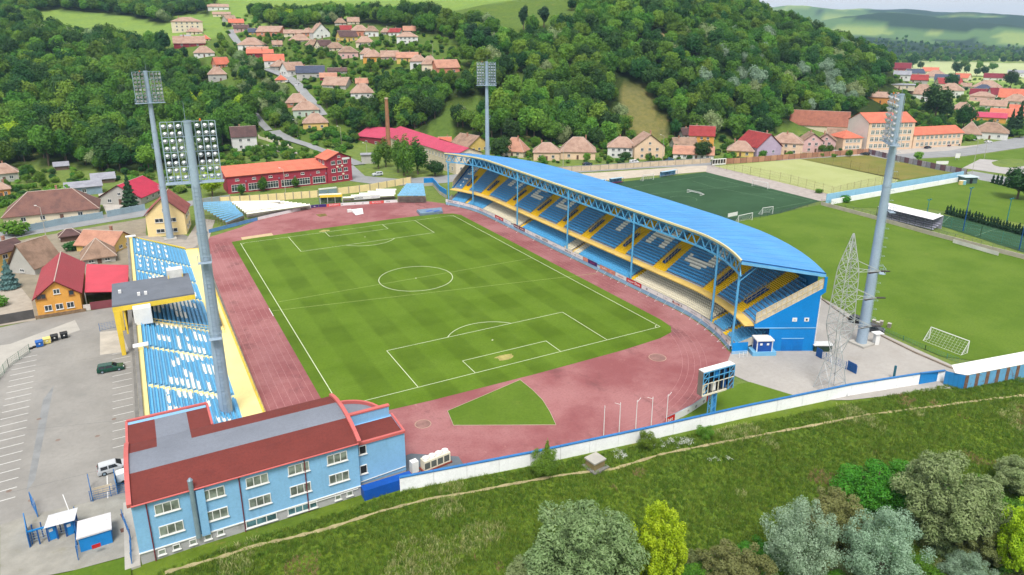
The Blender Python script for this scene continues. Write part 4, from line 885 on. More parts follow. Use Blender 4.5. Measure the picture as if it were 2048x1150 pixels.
def house_at(loc, rz, w, d, h, rh, roof, wall, label, kind='hip', st=1, nw=3, chim=1, name='house', cat='house', group=None, frame=None, door=True, sides=True, caps=True, hv=False, wh=None, sub=0., pane=None):
    root = T(name, label, cat, loc, rz, group); wm = MB().box((0, 0, -1.2), (w, d, h+1.2))
    if kind == 'gable':
        for s in (-1, 1): wm.add([(s*w/2, -d/2, h), (s*w/2, d/2, h), (s*w/2, 0, h+rh*.97)], [(0, 1, 2)])
    if kind == 'gablef': wm.add([(-w/2, -d/2, h), (w/2, -d/2, h), (0, -d/2, h+rh*.97)], [(0, 1, 2)])
    if kind == 'shed':
        wm.add([(-w/2, d/2, h), (w/2, d/2, h), (w/2, d/2, h+rh*.9), (-w/2, d/2, h+rh*.9), (-w/2, -d/2, h), (w/2, -d/2, h)], [(0, 1, 2, 3), (4, 3, 0), (5, 1, 2)])
    P('wall', wm, WALLS.get(wall, wall), root, False)
    rm, cp = roof_mesh(kind, w, d, h, rh); ro = P('roof', rm, ROOFS.get(roof, roof), root, False)
    if cp and caps:
        cm = MB()
        for a, b in cp: cm.tube(a, b, .1, n=5)
        P('ridge_cap', cm, RCAP, ro, False)
    rnd = random.Random(int(loc[0]*7+loc[1]*3))
    for i in range(chim):
        x = rnd.uniform(-.25, .25)*w; y = rnd.uniform(-.1, .2)*d; z = h+rh*.55; P('chimney', MB().box((x, y, z), (.6, .6, rh*.45+.9)).box((x, y, z+rh*.45+.9), (.72, .72, .12)), M('chimney_brick', (176, 130, 110), .9), ro, False)
    fh = h/st; ww = wh[0] if wh else min(1.3, w/(nw+1)*.62); whh = wh[1] if wh else min(1.4, fh*.5)
    for s in range(st):
        z = s*fh+fh*.32
        for i in range(nw):
            if door and s == 0 and i == nw//2 and nw > 1:
                dd = P('door', MB().box((-w/2+w*(i+1)/(nw+1), -d/2-.04, 0), (1.0, .1, min(2.1, fh*.8))), M('door_brown', (112, 82, 70), .6), root, False); continue
            window(root, (-w/2+w*(i+1)/(nw+1), -d/2-.01, z), 0, ww, whh, 2, frame, pane, hv)
        if sides:
            ns = max(1, int(nw*d/w+.3))
            for sd in (-1, 1):
                for i in range(ns): window(root, (sd*(w/2+.01), -d/2+d*(i+1)/(ns+1), z), R(90)*sd, min(ww, d/(ns+1)*.6), whh, 2, frame, pane, hv)
    if kind == 'gablef' and rh > 2: window(root, (0, -d/2-.01, h+rh*.18), 0, min(1.1, w*.15), min(1.1, rh*.3), 2, frame)
    return root
def house(px, py, wpx, hpx, rpx, roof, wall, place, kind='hip', off=0., dep=.75, **k):
    p = PT(px, py); zc = proj(p)[2]; s = zc/FPX; w = wpx*s; d = max(w*dep, 3.0); h = max(hpx*s, 1.6)
    vx, vy = p.x-CAM.x, p.y-CAM.y; L = math.hypot(vx, vy); el = math.atan2(CAM.z-p.z-h, L)
    rh = max(rpx*s-.5*d*max(math.sin(el), 0)*.9, d*.2 if kind not in ('flat', 'shed') else .3); rh = min(rh, d*.9)
    yaw = math.atan2(vx, vy); c = Vector((p.x+vx/L*d*.5, p.y+vy/L*d*.5, p.z))
    c.z = min(p.z, hz(c.x, c.y)+.3) if abs(hz(c.x, c.y)-p.z) < 3 else p.z
    c.z = p.z
    lab = k.pop('label', None) or '%s %s house with %s roof %s' % (k.pop('adj', ''), WN.get(wall, ''), RN.get(roof, ''), place)
    HOUSES.append((px-wpx*.55, py-hpx-rpx, px+wpx*.55, py, L)); return house_at(c, -yaw+R(off), w, d, h, rh, roof, wall, ' '.join(lab.split()), kind, **k)
# ================================================================== blue club building in the foreground
club = T('club_building', 'light blue club building with red and grey curved roof in the foreground', 'building', (-50, -70, 0))
CB = M('sky_blue_render', (138, 190, 230), .85, .08, .25, dirt=(118, 170, 214), dk=.55, streak=.35); PLN = M('grey_plinth', (176, 176, 178), .9, .1, .4, dirt=(136, 132, 128), dk=.6)
RSH = M('red_shingle', (120, 54, 48), .9, .1, .3, dirt=(100, 44, 42), dk=.5, fine=.2); GFELT = M('grey_felt', (128, 134, 146), .9, .08, .2, dirt=(108, 114, 126), dk=.5); COP = M('coral_coping', (208, 108, 104), .6, .08)
X0, X1, YF, YB = -63.7, -37.6, -76.5, -63.4
P('wall', MB().box(((X0+X1)/2, (YF+YB)/2, 1.35), (X1-X0, YB-YF, 6.6)), CB, club); P('plinth', MB().box(((X0+X1)/2, (YF+YB)/2, -2.0), (X1-X0-.06, YB-YF-.06, 3.36)), PLN, club)
P('wing_wall', MB().box(((X0-53.8)/2, (YB-56.6)/2, 0), (X0*-1-53.8-.02, 6.7, 7.9)), CB, club)
arch = lambda t: 7.95+1.15*(1-(2*t-1)**2)
def rstrip(x0, x1, t0, t1, mat, y0=YF-.35, y1=YB+.3, name='roof_strip', fz=arch):
    m = MB(); tt = np.linspace(t0, t1, 7)
    for dz in (0, .16): m.strip([(x0, y0+(y1-y0)*t, fz(t)+dz) for t in tt], [(x1, y0+(y1-y0)*t, fz(t)+dz) for t in tt])
    for x in (x0, x1): m.strip([(x, y0+(y1-y0)*t, fz(t)) for t in tt], [(x, y0+(y1-y0)*t, fz(t)+.16) for t in tt])
    for t in (t0, t1): y = y0+(y1-y0)*t; m.add([(x0, y, fz(t)), (x1, y, fz(t)), (x1, y, fz(t)+.16), (x0, y, fz(t)+.16)], [(0, 1, 2, 3)])
    return P(name, m, mat, club)
rstrip(X0, X1, 0, .36, RSH); rstrip(X0, X1, .36, .72, GFELT); rstrip(X0, -60.4, .72, 1, RSH); rstrip(-60.4, -56.4, .72, 1, GFELT); rstrip(-56.4, X1, .72, 1, RSH)
wz_ = lambda t: 7.95-.25*t
for xa, xb, m in ((X0, -60.4, RSH), (-60.4, -56.4, GFELT), (-56.4, -53.6, RSH)): rstrip(xa, xb, 0, 1, m, YB+.32, -56.3, 'wing_roof_strip', wz_)
for x in (X0-.12, X1+.12):
    m = MB(); tt = np.linspace(0, 1, 9)
    for a, b in zip(tt[:-1], tt[1:]): m.bar((x, YF-.4+(YB-YF+.8)*a, arch(a)+.2), (x, YF-.4+(YB-YF+.8)*b, arch(b)+.2), .5, .55)
    P('coping', m, COP, club)
P('coping', MB().bar((X0-.1, -56.3, 7.9), (-53.6, -56.3, 7.9), .35, .4), COP, club); P('coping', MB().bar((X0-.1, YB, 8.05), (X0-.1, -56.3, 7.8), .3, .35), COP, club); P('coping', MB().bar((-53.6, YB+.4, 8.05), (-53.6, -56.3, 7.8), .3, .3), COP, club)
P('gutter', MB().tube((X0, YF-.42, 7.98), (X1, YF-.42, 7.98), .1), COP, club)
def onY(px, py, y):
    d = ray(px, py); t = (y-CAM.y)/d.y; return CAM+d*t
def cwin(px, py, w, h, n, y=YF, pane=CURT):
    p = onY(px, py, y); o = window(club, (p.x+50, y-.02+70, p.z-h/2), 0, w, h, n, WHITE, pane); return o
for px, py in ((334, 1013), (426, 986), (514, 960), (597, 936), (674, 915), (343, 1056), (433, 1028), (520, 1001), (601, 977), (678, 954)): cwin(px, py, 2.5, 1.35, 3)
for px, py, w, h, n in ((523, 1040, 3.6, 1.0, 3), (605, 1015, 3.6, 1.0, 4)): cwin(px, py, w, h, n, pane=Mglass('teal_glass', (90, 130, 140)))
for px, py in ((324, 1103), (353, 1093), (386, 1083), (416, 1073), (441, 1064), (676, 994), (699, 986)): cwin(px, py, .7, .7, 1)
P('ledge', MB().bar((X0-.05, YF-.06, 1.38), (X1, YF-.06, 1.38), .14, .12), WHITE, club)
p = onY(382, 975, YF-.3); P('flue', MB().tube((p.x, YF-.35, 1.4), (p.x, YF-.35, 9.3), .28, n=12), STEEL, club); P('flue_cap', MB().tube((p.x, YF-.35, 9.3), (p.x, YF-.35, 9.6), .32, .1, n=12), STEEL, club)
P('flue_casing', MB().box((p.x+.85, YF-.22, 1.4), (.9, .44, 6.3)), CB, club)
for px in (283, 478, 612): q = onY(px, 960, YF-.15); P('downpipe', MB().tube((q.x, YF-.14, -.8), (q.x, YF-.14, 7.9), .07), M('maroon_pipe', (120, 50, 62), .5), club)
# east block with the curved terrace
X2, Y2 = -30.9, -75.6
P('east_wall', MB().box(((X1+X2)/2+.1, (Y2-70.2)/2, 1.0), (X2-X1-.2, 5.4, 6.0)), CB, club); P('east_plinth', MB().box(((X1+X2)/2+.1, (Y2-70.2)/2, -1.5), (X2-X1-.26, 5.34, 2.5)), PLN, club)
P('east_roof', MB().box(((X1+X2)/2+.1, -73.2, 6.9), (X2-X1-.6, 4.6, .12)), RSH, club); P('east_coping', MB().bar((X1+.3, Y2, 7.1), (X2, Y2, 7.1), .4, .35), COP, club); P('east_coping', MB().bar((X2, Y2, 7.05), (X2, -70.4, 7.05), .3, .3), COP, club)
P('parapet_wall', MB().box(((X1+X2)/2, -70.4, 6.2), (X2-X1-.8, .4, 2.3)), CB, club); P('parapet_coping', MB().box(((X1+X2)/2, -70.4, 8.5), (X2-X1-.6, .6, .2)), COP, club)
cur = [(X1+.2, -70.2)]+[(X1+.2+5.4*math.sin(t), -70.2+5.6*math.cos(t)) for t in np.linspace(0, math.pi/2, 10)]
P('curved_wall', MB().prism(cur, 0, 7.2), CB, club); P('curved_roof', MB().prism([(a*.96+X1*.04+.02, b*.96-70.2*.04) for a, b in cur], 7.22, 7.3), GFELT, club)
m = MB()
for a, b in zip(cur[1:-1], cur[2:]): m.bar((*a, 7.5), (*b, 7.5), .35, .5)
P('curved_coping', m, COP, club)
for px, py in ((725, 899), (727, 938)): cwin(px, py, .9, 1.3, 1, Y2, DARK)
P('blue_shelter', MB().box((-34.2, -77.2, -.3), (6.8, 1.5, 1.7), top=(1, .9)), M('royal_blue_sheet', (18, 84, 176), .5), club); P('shelter_base', MB().box((-34.2, -77.3, -2), (6.9, 1.6, 1.7)), PLN, club)
m = MB(); m.bar((-44.5, YF-.1, 1.1), (-38, YF-.1, 1.15), .08); m.bar((-38, Y2-.1, 1.3), (-31, Y2-.1, 1.7), .08); P('white_pipe', m, WHITE, club)
P('concrete_skirt', MB().box((-52, YF-.9, -1.6), (25.5, 1.6, .75)), CONC, club); P('side_skirt', MB().box((-64.6, -70, -.9), (1.6, 13.5, .95)), CONC, club)
# chiller on the pad
ch = T('chiller_unit', 'white chiller with four round fans behind the white wall', 'air conditioner', (-26.4, -75.3, 0)); P('skid', MB().box((-26.4, -75.3, .02), (4.6, 1.5, .2), .13), M('rust_red', (140, 66, 54), .8), ch)
P('casing', MB().box((-26.4, -75.3, .24), (4.2, 1.2, 1.5), .13), CREAM, ch)
for i in range(4):
    x = -27.95+i*1.03; y = -75.5+i*.135; P('grille', MB().box((x, y-.58, .45), (.85, .06, 1.0), .13), M('grille_dark', (96, 100, 96), .7), ch); P('fan', MB().tube((x, y, 1.74), (x, y, 2.0), .48, n=14), WHITE, ch)
t2 = T('white_cabinet', 'narrow white cabinet left of the chiller', 'cabinet', (-29.6, -75.2, 0)); P('body', MB().box((-29.6, -75.2, .1), (1.0, .9, 1.7), .13), WHITE, t2); P('base', MB().box((-29.6, -75.2, 0), (1.3, 1.1, .1), .13), M('rust_red', (140, 66, 54), .8), t2)
# ================================================================== white boundary wall
wall = T('boundary_wall', 'long white wall with blue coping between the track and the grassy bank', 'wall', (10, -85, 0))
WP = [G(800, 981), G(1060, 930), G(1290, 880), G(1500, 832), G(1700, 790), G(1836, 768)]
WW = M('whitewash', (248, 250, 252), .85, .04, .3, dirt=(222, 224, 226), dk=.4, dsc=.25, k=.88, streak=.18); COPB = M('coping_blue', (52, 122, 186), .6, .12, .5)
for a, b in zip(WP[:-1], WP[1:]):
    L = (b-a).length; n = max(1, round(L/5.2)); d = (b-a)/n
    for i in range(n):
        p, q = a+d*i, a+d*(i+1); e = d.normalized()*.025
        P('panel', MB().bar((*(p+e).xy, .75), (*(q-e).xy, .75), .22+.012*(i % 3), 2.5), WW, wall); P('coping', MB().bar((*(p+e).xy, 2.07), (*(q-e).xy, 2.07), .42, .14), COPB, wall)
a, b = G(1837, 768), G(1872, 762); P('blue_panel', MB().bar((*a.xy, .75), (*b.xy, .75), .24, 2.6), BLU, wall); c = G(1886, 762); P('panel', MB().bar((*b.xy, .75), (*c.xy, .75), .22, 2.5), WW, wall); P('coping', MB().bar((*a.xy, 2.1), (*c.xy, 2.1), .4, .14), COPB, wall)
# graffiti strokes on the wall face
gr = MB(); rg = random.Random(3); g0, g1 = G(1228, 893), G(1268, 884); gd = (g1-g0); gl = gd.length; gd.normalize(); gn = Vector((gd.y, -gd.x, 0))
for row, (z, n, x0) in enumerate(((1.62, 5, .05), (1.28, 9, .12), (.92, 7, .42))):
    x = x0*gl
    for i in range(n):
        w = rg.uniform(.16, .34); pts = [(x+w*rg.random(), z+rg.uniform(-.14, .16)) for _ in range(4)]
        for (u0, v0), (u1, v1) in zip(pts[:-1], pts[1:]): gr.bar(g0+gd*u0+gn*.135+Vector((0, 0, v0)), g0+gd*u1+gn*.135+Vector((0, 0, v1)), .02, .035)
        x += w+.1+(0.15 if rg.random() < .25 else 0)
P('graffiti', gr, M('graffiti_ink', (70, 74, 96), .7), wall, kind='stuff')
# rusty blue sheet store with white roof
A_, B_ = G(1886, 768), G(1926, 778); C_ = G(2075, 748); dv = (C_-B_).normalized(); nv = (A_-B_)
shed = T('sheet_metal_store', 'rusty blue corrugated store with white roof at the wall end', 'shed', (B_.x, B_.y, 0))
BRIB = Mrib('blue_corrugated', (40, 134, 200), 'X', 1.1, .5, .1, dirt=(30, 108, 170), dk=.5); BRUST = Mrib('rusty_corrugated', (104, 168, 210), 'X', 1.1, .7, .15, dirt=(124, 84, 60), dk=.95)
P('side_panel', MB().bar((*A_.xy, 1.2), (*B_.xy, 1.2), .1, 2.7), BRIB, shed)
for i in range(8):
    p, q = B_+dv*(i*2.4+.03), B_+dv*(i*2.4+2.37); P('front_panel', MB().bar((*p.xy, 1.15), (*(p+dv*.75).xy, 1.15), .13, 2.6), M('rust_strip', (128, 96, 76), .9, .3, 1.2, dirt=(104, 150, 186), dk=.6, dsc=1.5), shed); P('front_panel', MB().bar((*(p+dv*.78).xy, 1.15), (*q.xy, 1.15), .1, 2.6), BRUST, shed)
bk = Vector((-dv.y, dv.x, 0))*2.9; q = B_+dv*19.2
P('roof', MB().add([(*(B_+dv*-1.2+bk*.35).xy, 2.75), (*(B_+dv*.4).xy, 2.6), (*q.xy, 2.6), (*(q+bk).xy, 3.2), (*(B_+bk).xy, 3.2)], [(0, 1, 2, 3, 4)]), WHITE, shed, fix=False)
# ================================================================== scoreboard
a = G(1408.5, 745.4, 9.4); b = G(1470.3, 728.2, 9.4); dv = (b-a); dv.z = 0; SW = dv.length; dv.normalize(); nv = Vector((-dv.y, dv.x, 0)); nv = nv if nv.y > 0 else -nv
sb = T('scoreboard', 'raised scoreboard seen from its open framed back on a blue lattice post', 'scoreboard', (*((a+b)/2+nv*.6).xy, 0)); zb_, zt_ = 5.3, 9.35
P('roof', MB().add([(*a.xy, zt_), (*b.xy, zt_), (*(b+nv*1.2).xy, zt_), (*(a+nv*1.2).xy, zt_)]+[(*a.xy, zt_+.12), (*b.xy, zt_+.12), (*(b+nv*1.2).xy, zt_+.12), (*(a+nv*1.2).xy, zt_+.12)], [(3, 2, 1, 0), (4, 5, 6, 7), (0, 1, 5, 4), (1, 2, 6, 5), (2, 3, 7, 6), (3, 0, 4, 7)]), WHITE, sb)
P('front_panel', MB().bar((*(a+nv*1.15).xy, (zb_+zt_)/2), (*(b+nv*1.15).xy, (zb_+zt_)/2), .1, zt_-zb_), DARK, sb)
for p in (a, b): P('side_panel', MB().bar((*p.xy, (zb_+zt_)/2), (*(p+nv*1.15).xy, (zb_+zt_)/2), .06, zt_-zb_), M('weathered_board', (140, 128, 120), .8, .2), sb)
P('floor', MB().bar((*(a+nv*.55).xy, zb_), (*(b+nv*.55).xy, zb_), 1.1, .1), M('board_grey', (120, 120, 116), .8), sb)
fm = MB(); fl = MB()
for i in range(7):
    p = a+dv*SW*i/6; (fl if i < 5 else fm).bar((*p.xy, zb_), (*p.xy, zb_+2.0), .1); fm.bar((*p.xy, zb_+2.0), (*p.xy, zt_), .1)
for z, t in ((zb_+2.0, fl), (zt_-.1, fm), (zb_+3, fm)): t.bar((*a.xy, z), (*b.xy, z), .1)
fl.bar((*a.xy, zb_+.1), (*(a+dv*SW*.78).xy, zb_+.1), .16, .25)
for i in (0, 5):
    p, q = a+dv*SW*i/6, a+dv*SW*(i+1)/6
    for k in range(4): z = zb_+k*1.0; fm.bar((*p.xy, z), (*q.xy, z+1.0), .07)
P('blue_frame', fm, TRUSS, sb); P('cream_frame', fl, CREAM, sb)
for i, j, m in ((1, 0, DARK), (1, 2.3, DARK), (2.4, 2.3, BLU), (3, .2, DARK), (4, .2, BLUD), (3, 2.3, DARK), (4, 2.3, BLUD), (0, .2, CREAM), (2, .2, WHITE)):
    p, q = a+dv*SW*(i+.12)/6+nv*.5, a+dv*SW*(i+.8)/6+nv*.5; P('equipment_box', MB().bar((*p.xy, zb_+j+.75), (*q.xy, zb_+j+.75), .4, 1.3), m, sb)
c = (a+b)/2+nv*.6-dv*.35; pm = MB()
for sx in (-.45, .45):
    for s2 in (-.35, .35): p = c+dv*sx+nv*s2; pm.bar((*p.xy, -.1), (*p.xy, zb_), .12)
for k in range(7):
    z = k*.76
    for s2 in (-.35, .35): p, q = c-dv*.45+nv*s2, c+dv*.45+nv*s2; pm.bar((*(p if k % 2 else q).xy, z), (*(q if k % 2 else p).xy, z+.76), .06)
    for sx in (-.45, .45): p, q = c+dv*sx-nv*.35, c+dv*sx+nv*.35; pm.bar((*(p if k % 2 else q).xy, z), (*(q if k % 2 else p).xy, z+.76), .06)
P('lattice_post', pm, TRUSS, sb); P('lattice_cladding', MB().bar((*(c+dv*.4+nv*.37).xy, 2.6), (*(c+dv*1.1+nv*.37).xy, 2.6), .05, 5.2), BLU, sb)
# flagpoles
for i, px in enumerate((1207, 1238, 1271, 1302, 1332)):
    g = G(px, (874, 867, 862, 855, 850)[i]); f = T('flagpole', ('first', 'second', 'third', 'fourth', 'fifth')[i]+' bare white flagpole from the left behind the white wall', 'flagpole', (g.x, g.y, 0), 0, 'bare flagpoles by the white wall')
    P('pole', MB().tube((g.x, g.y, 0), (g.x, g.y, 5.1+.1*(i % 2)), .07, .045), WHITE, f)
    if i: s = -1 if i % 2 else 1; P('arm', MB().tube((g.x, g.y, 5.0), (g.x+s*.9, g.y+.25, 5.4), .03), WHITE, f)
    P('finial', MB().tube((g.x, g.y, 5.1), (g.x, g.y, 5.4), .07, .02), WHITE, f)
# ================================================================== floodlight masts
MAST = M('mast_paint', (168, 188, 206), .45, .1, .25, metal=.1, dirt=(140, 162, 182), dk=.5)
lampm = MB().tube((0, .28, 0), (0, -.12, 0), .16, .36, n=10).mesh('lamp', M('lamp_housing', (214, 218, 222), .3, .1, metal=.5)); lensm = MB().tube((0, -.125, 0), (0, -.15, 0), .33, n=10).mesh('lens', Mglass('lamp_glass', (226, 232, 236), .05)); fixn(lampm); fixn(lensm)
def mast(x, y, label, look=(0, 0), H=48.0):
    r = T('floodlight_mast', label, 'floodlight', (x, y, 0), 0, 'floodlight masts at the stadium corners'); f = Vector((look[0]-x, look[1]-y, 0)).normalized(); rt = Vector((-f.y, f.x, 0))
    L = lambda a, b, z: rt*a+f*b+Vector((0, 0, z))
    pm_ = MB()
    for za, zb2, ra, rb2 in ((0, H*.33, 1.0, .86), (H*.33+.01, H*.66, .84, .7), (H*.66+.01, H, .68, .5)): pm_.tube((0, 0, za), (0, 0, zb2), ra, rb2, n=20, cap=False); pm_.tube((0, 0, zb2-.25), (0, 0, zb2+.02), rb2+.06, n=20, cap=False)
    o = P('pole', pm_, MAST, r, False, fix=False); smooth(o)
    P('footing', MB().box((0, 0, -.1), (3.4, 3.4, .5)), CONC, r, False)
    ld = MB()
    for s in (-.25, .25): ld.tube(L(s, -1.05, 2), L(s, -.65, H-9), .03, n=4)
    for z in np.arange(2.5, H-9, .6): b = -1.05+.4*(z-2)/(H-11); ld.bar(L(-.25, b, z), L(.25, b, z), .03)
    for z in np.arange(4, H-9, 1.8): b = -1.05+.4*(z-2)/(H-11); ld.bar(L(-.35, b, z), L(-.35, b-.7, z), .03); ld.bar(L(.35, b, z), L(.35, b-.7, z), .03); ld.bar(L(-.35, b-.7, z), L(.35, b-.7, z), .03)
    P('ladder', ld, MAST, r, False)
    for z in (15, 27):
        pm = MB(); pm.bar(L(-.9, -1.5, z), L(.9, -1.5, z), 1.0, .08)
        for s in (-.9, .9): pm.bar(L(s, -2, z), L(s, -2, z+1.1), .05); pm.bar(L(s, -1, z), L(s, -1, z+1.1), .05); pm.bar(L(s, -2, z+1.1), L(s, -1, z+1.1), .05)
        pm.bar(L(-.9, -2, z+1.1), L(.9, -2, z+1.1), .05); P('rest_platform', pm, MAST, r, False)
    z0, z1 = H-8.6, H-.2; xs = [-3.1, -2.2, -1.2, 1.2, 2.2, 3.1]; fr = MB(); fy = .9
    for x_ in (-3.5, -2.65, -1.75, -.8, .8, 1.75, 2.65, 3.5): fr.bar(L(x_, fy, z0), L(x_, fy, z1), .09)
    for z in np.linspace(z0, z1, 5): fr.bar(L(-3.5, fy, z), L(3.5, fy, z), .08); fr.bar(L(-.4, 0, z), L(-.8, fy, z), .07); fr.bar(L(.4, 0, z), L(.8, fy, z), .07)
    for x_ in (-3.5, -1.75, 1.75, 3.5): fr.bar(L(x_, fy-.7, z0), L(x_, fy-.7, z1), .06)
    P('rack', fr, MAST, r, False)
    pf = MB(); pf.bar(L(-3.8, .5, z0-.15), L(3.8, .5, z0-.15), 1.7, .1)
    for x_ in np.linspace(-3.7, 3.7, 6): pf.bar(L(x_, -.3, z0), L(x_, -.3, z0+1), .05)
    pf.bar(L(-3.7, -.3, z0+1), L(3.7, -.3, z0+1), .06); pf.bar(L(-3.7, -.3, z0+.5), L(3.7, -.3, z0+.5), .05); P('lamp_platform', pf, MAST, r, False)
    ang = math.atan2(f.x, -f.y)
    for i in range(8):
        for x_ in xs:
            lp = link('lamp', lampm, r, L(x_+.1*(i % 2), fy+.25, z0+.55+i*1.03)); lp.rotation_euler = (R(25), 0, ang); link('lens', lensm, lp)
    P('lightning_rod', MB().tube(L(.2, 0, H), L(.2, 0, H+2.6), .04, .015), STEEL, r, False); P('warning_light', MB().tube(L(-1.6, fy, z1), L(-1.6, fy, z1+.35), .14, .1), M('warning_orange', (220, 120, 40), .4), r, False)
    return r
mast(-51.4, 67.5, 'pale blue floodlight mast behind the yellow house, lamps facing us', look=(-36, -60), H=48.6)
mast(-50.7, -48.9, 'pale blue floodlight mast rising from the open stand, lamps seen from behind', look=(-34, 60), H=47.2)
mast(63.1, -78.4, 'pale blue floodlight mast beside the lattice pylon, lamps edge on', look=(-14, -4), H=48.5)
g = G(973, 122, 48.6); mast(g.x, g.y, 'pale blue floodlight mast behind the grandstand roof', H=48.4)
g = G(1751, 688); cab = T('switch_cabinet', 'white electric cabinet with overhanging lid beside the floodlight mast', 'cabinet', (g.x, g.y, 0)); P('body', MB().box((g.x, g.y, 0), (.9, .8, 2.3), -.3), WHITE, cab); P('lid', MB().box((g.x+.1, g.y, 2.3), (1.9, 1.4, .15), -.3), WHITE, cab)
# ================================================================== lattice pylon
GALV = M('galvanised_lattice', (206, 210, 212), .45, .1, .6, metal=.3)
px_, py_ = 41.2, -88.1; pyl = T('power_pylon', 'grey lattice power pylon with three arms standing by the white wall', 'pylon', (px_, py_, 0)); ca, sa = math.cos(-.35), math.sin(-.35)
def C4(w, z): return [Vector((px_+(a*ca-b*sa)*w/2, py_+(a*sa+b*ca)*w/2, z)) for a, b in ((-1, -1), (1, -1), (1, 1), (-1, 1))]
def lat(levels, wl, wb, name, mat):
    m = MB()
    for (w0, z0), (w1, z1) in zip(levels[:-1], levels[1:]):
        A, B = C4(w0, z0), C4(w1, z1)
        for i in range(4):
            j = (i+1) % 4; m.bar(A[i], B[i], wl); m.bar(A[i], B[j], wb); m.bar(A[j], B[i], wb); m.bar(B[i], B[j], wb)
    P(name, m, mat, pyl)
lat([(3.9, 0), (3.0, 2.6), (2.2, 5.2), (1.3, 7.6)], .1, .06, 'base_section', GALV); lat([(1.3, 7.6), (2.3, 10), (3.0, 12)], .1, .06, 'flared_section', GALV)
lat([(3.0, 12), (2.9, 13.7), (2.75, 15.4), (2.6, 17.1), (2.5, 18.8), (2.4, 20.5), (2.2, 22.2), (1.7, 23.8), (1.15, 25.3), (.6, 26.8), (.12, 28.2)], .1, .055, 'body_section', GALV)
for z, w in ((22.0, 2.3), (17.3, 2.6), (12.2, 3.0)):
    e = Vector((px_+5.4*ca+.8, py_+5.4*sa, z-.6)); A = C4(w, z); B = C4(w, z+1.7); m = MB()
    for i in (1, 2): m.bar(A[i], e, .07); m.bar(B[i], e, .07)
    m.bar(A[1].lerp(e, .5), A[2].lerp(e, .5), .05); m.bar(A[1].lerp(e, .5), B[1].lerp(e, .5), .05); m.bar(A[1], A[2].lerp(e, .5), .05); P('arm', m, GALV, pyl)
    for s in (-1, 1):
        for o in (0, .35): q = e+Vector((.25*s, .2, -.1)); P('insulator', MB().tube(q+Vector((0, o*.6, 0)), q+Vector((1.7*s, -.5*s+o*.6, -.15)), .12, .1, n=6), M('brown_insulator', (58, 48, 48), .35), pyl)
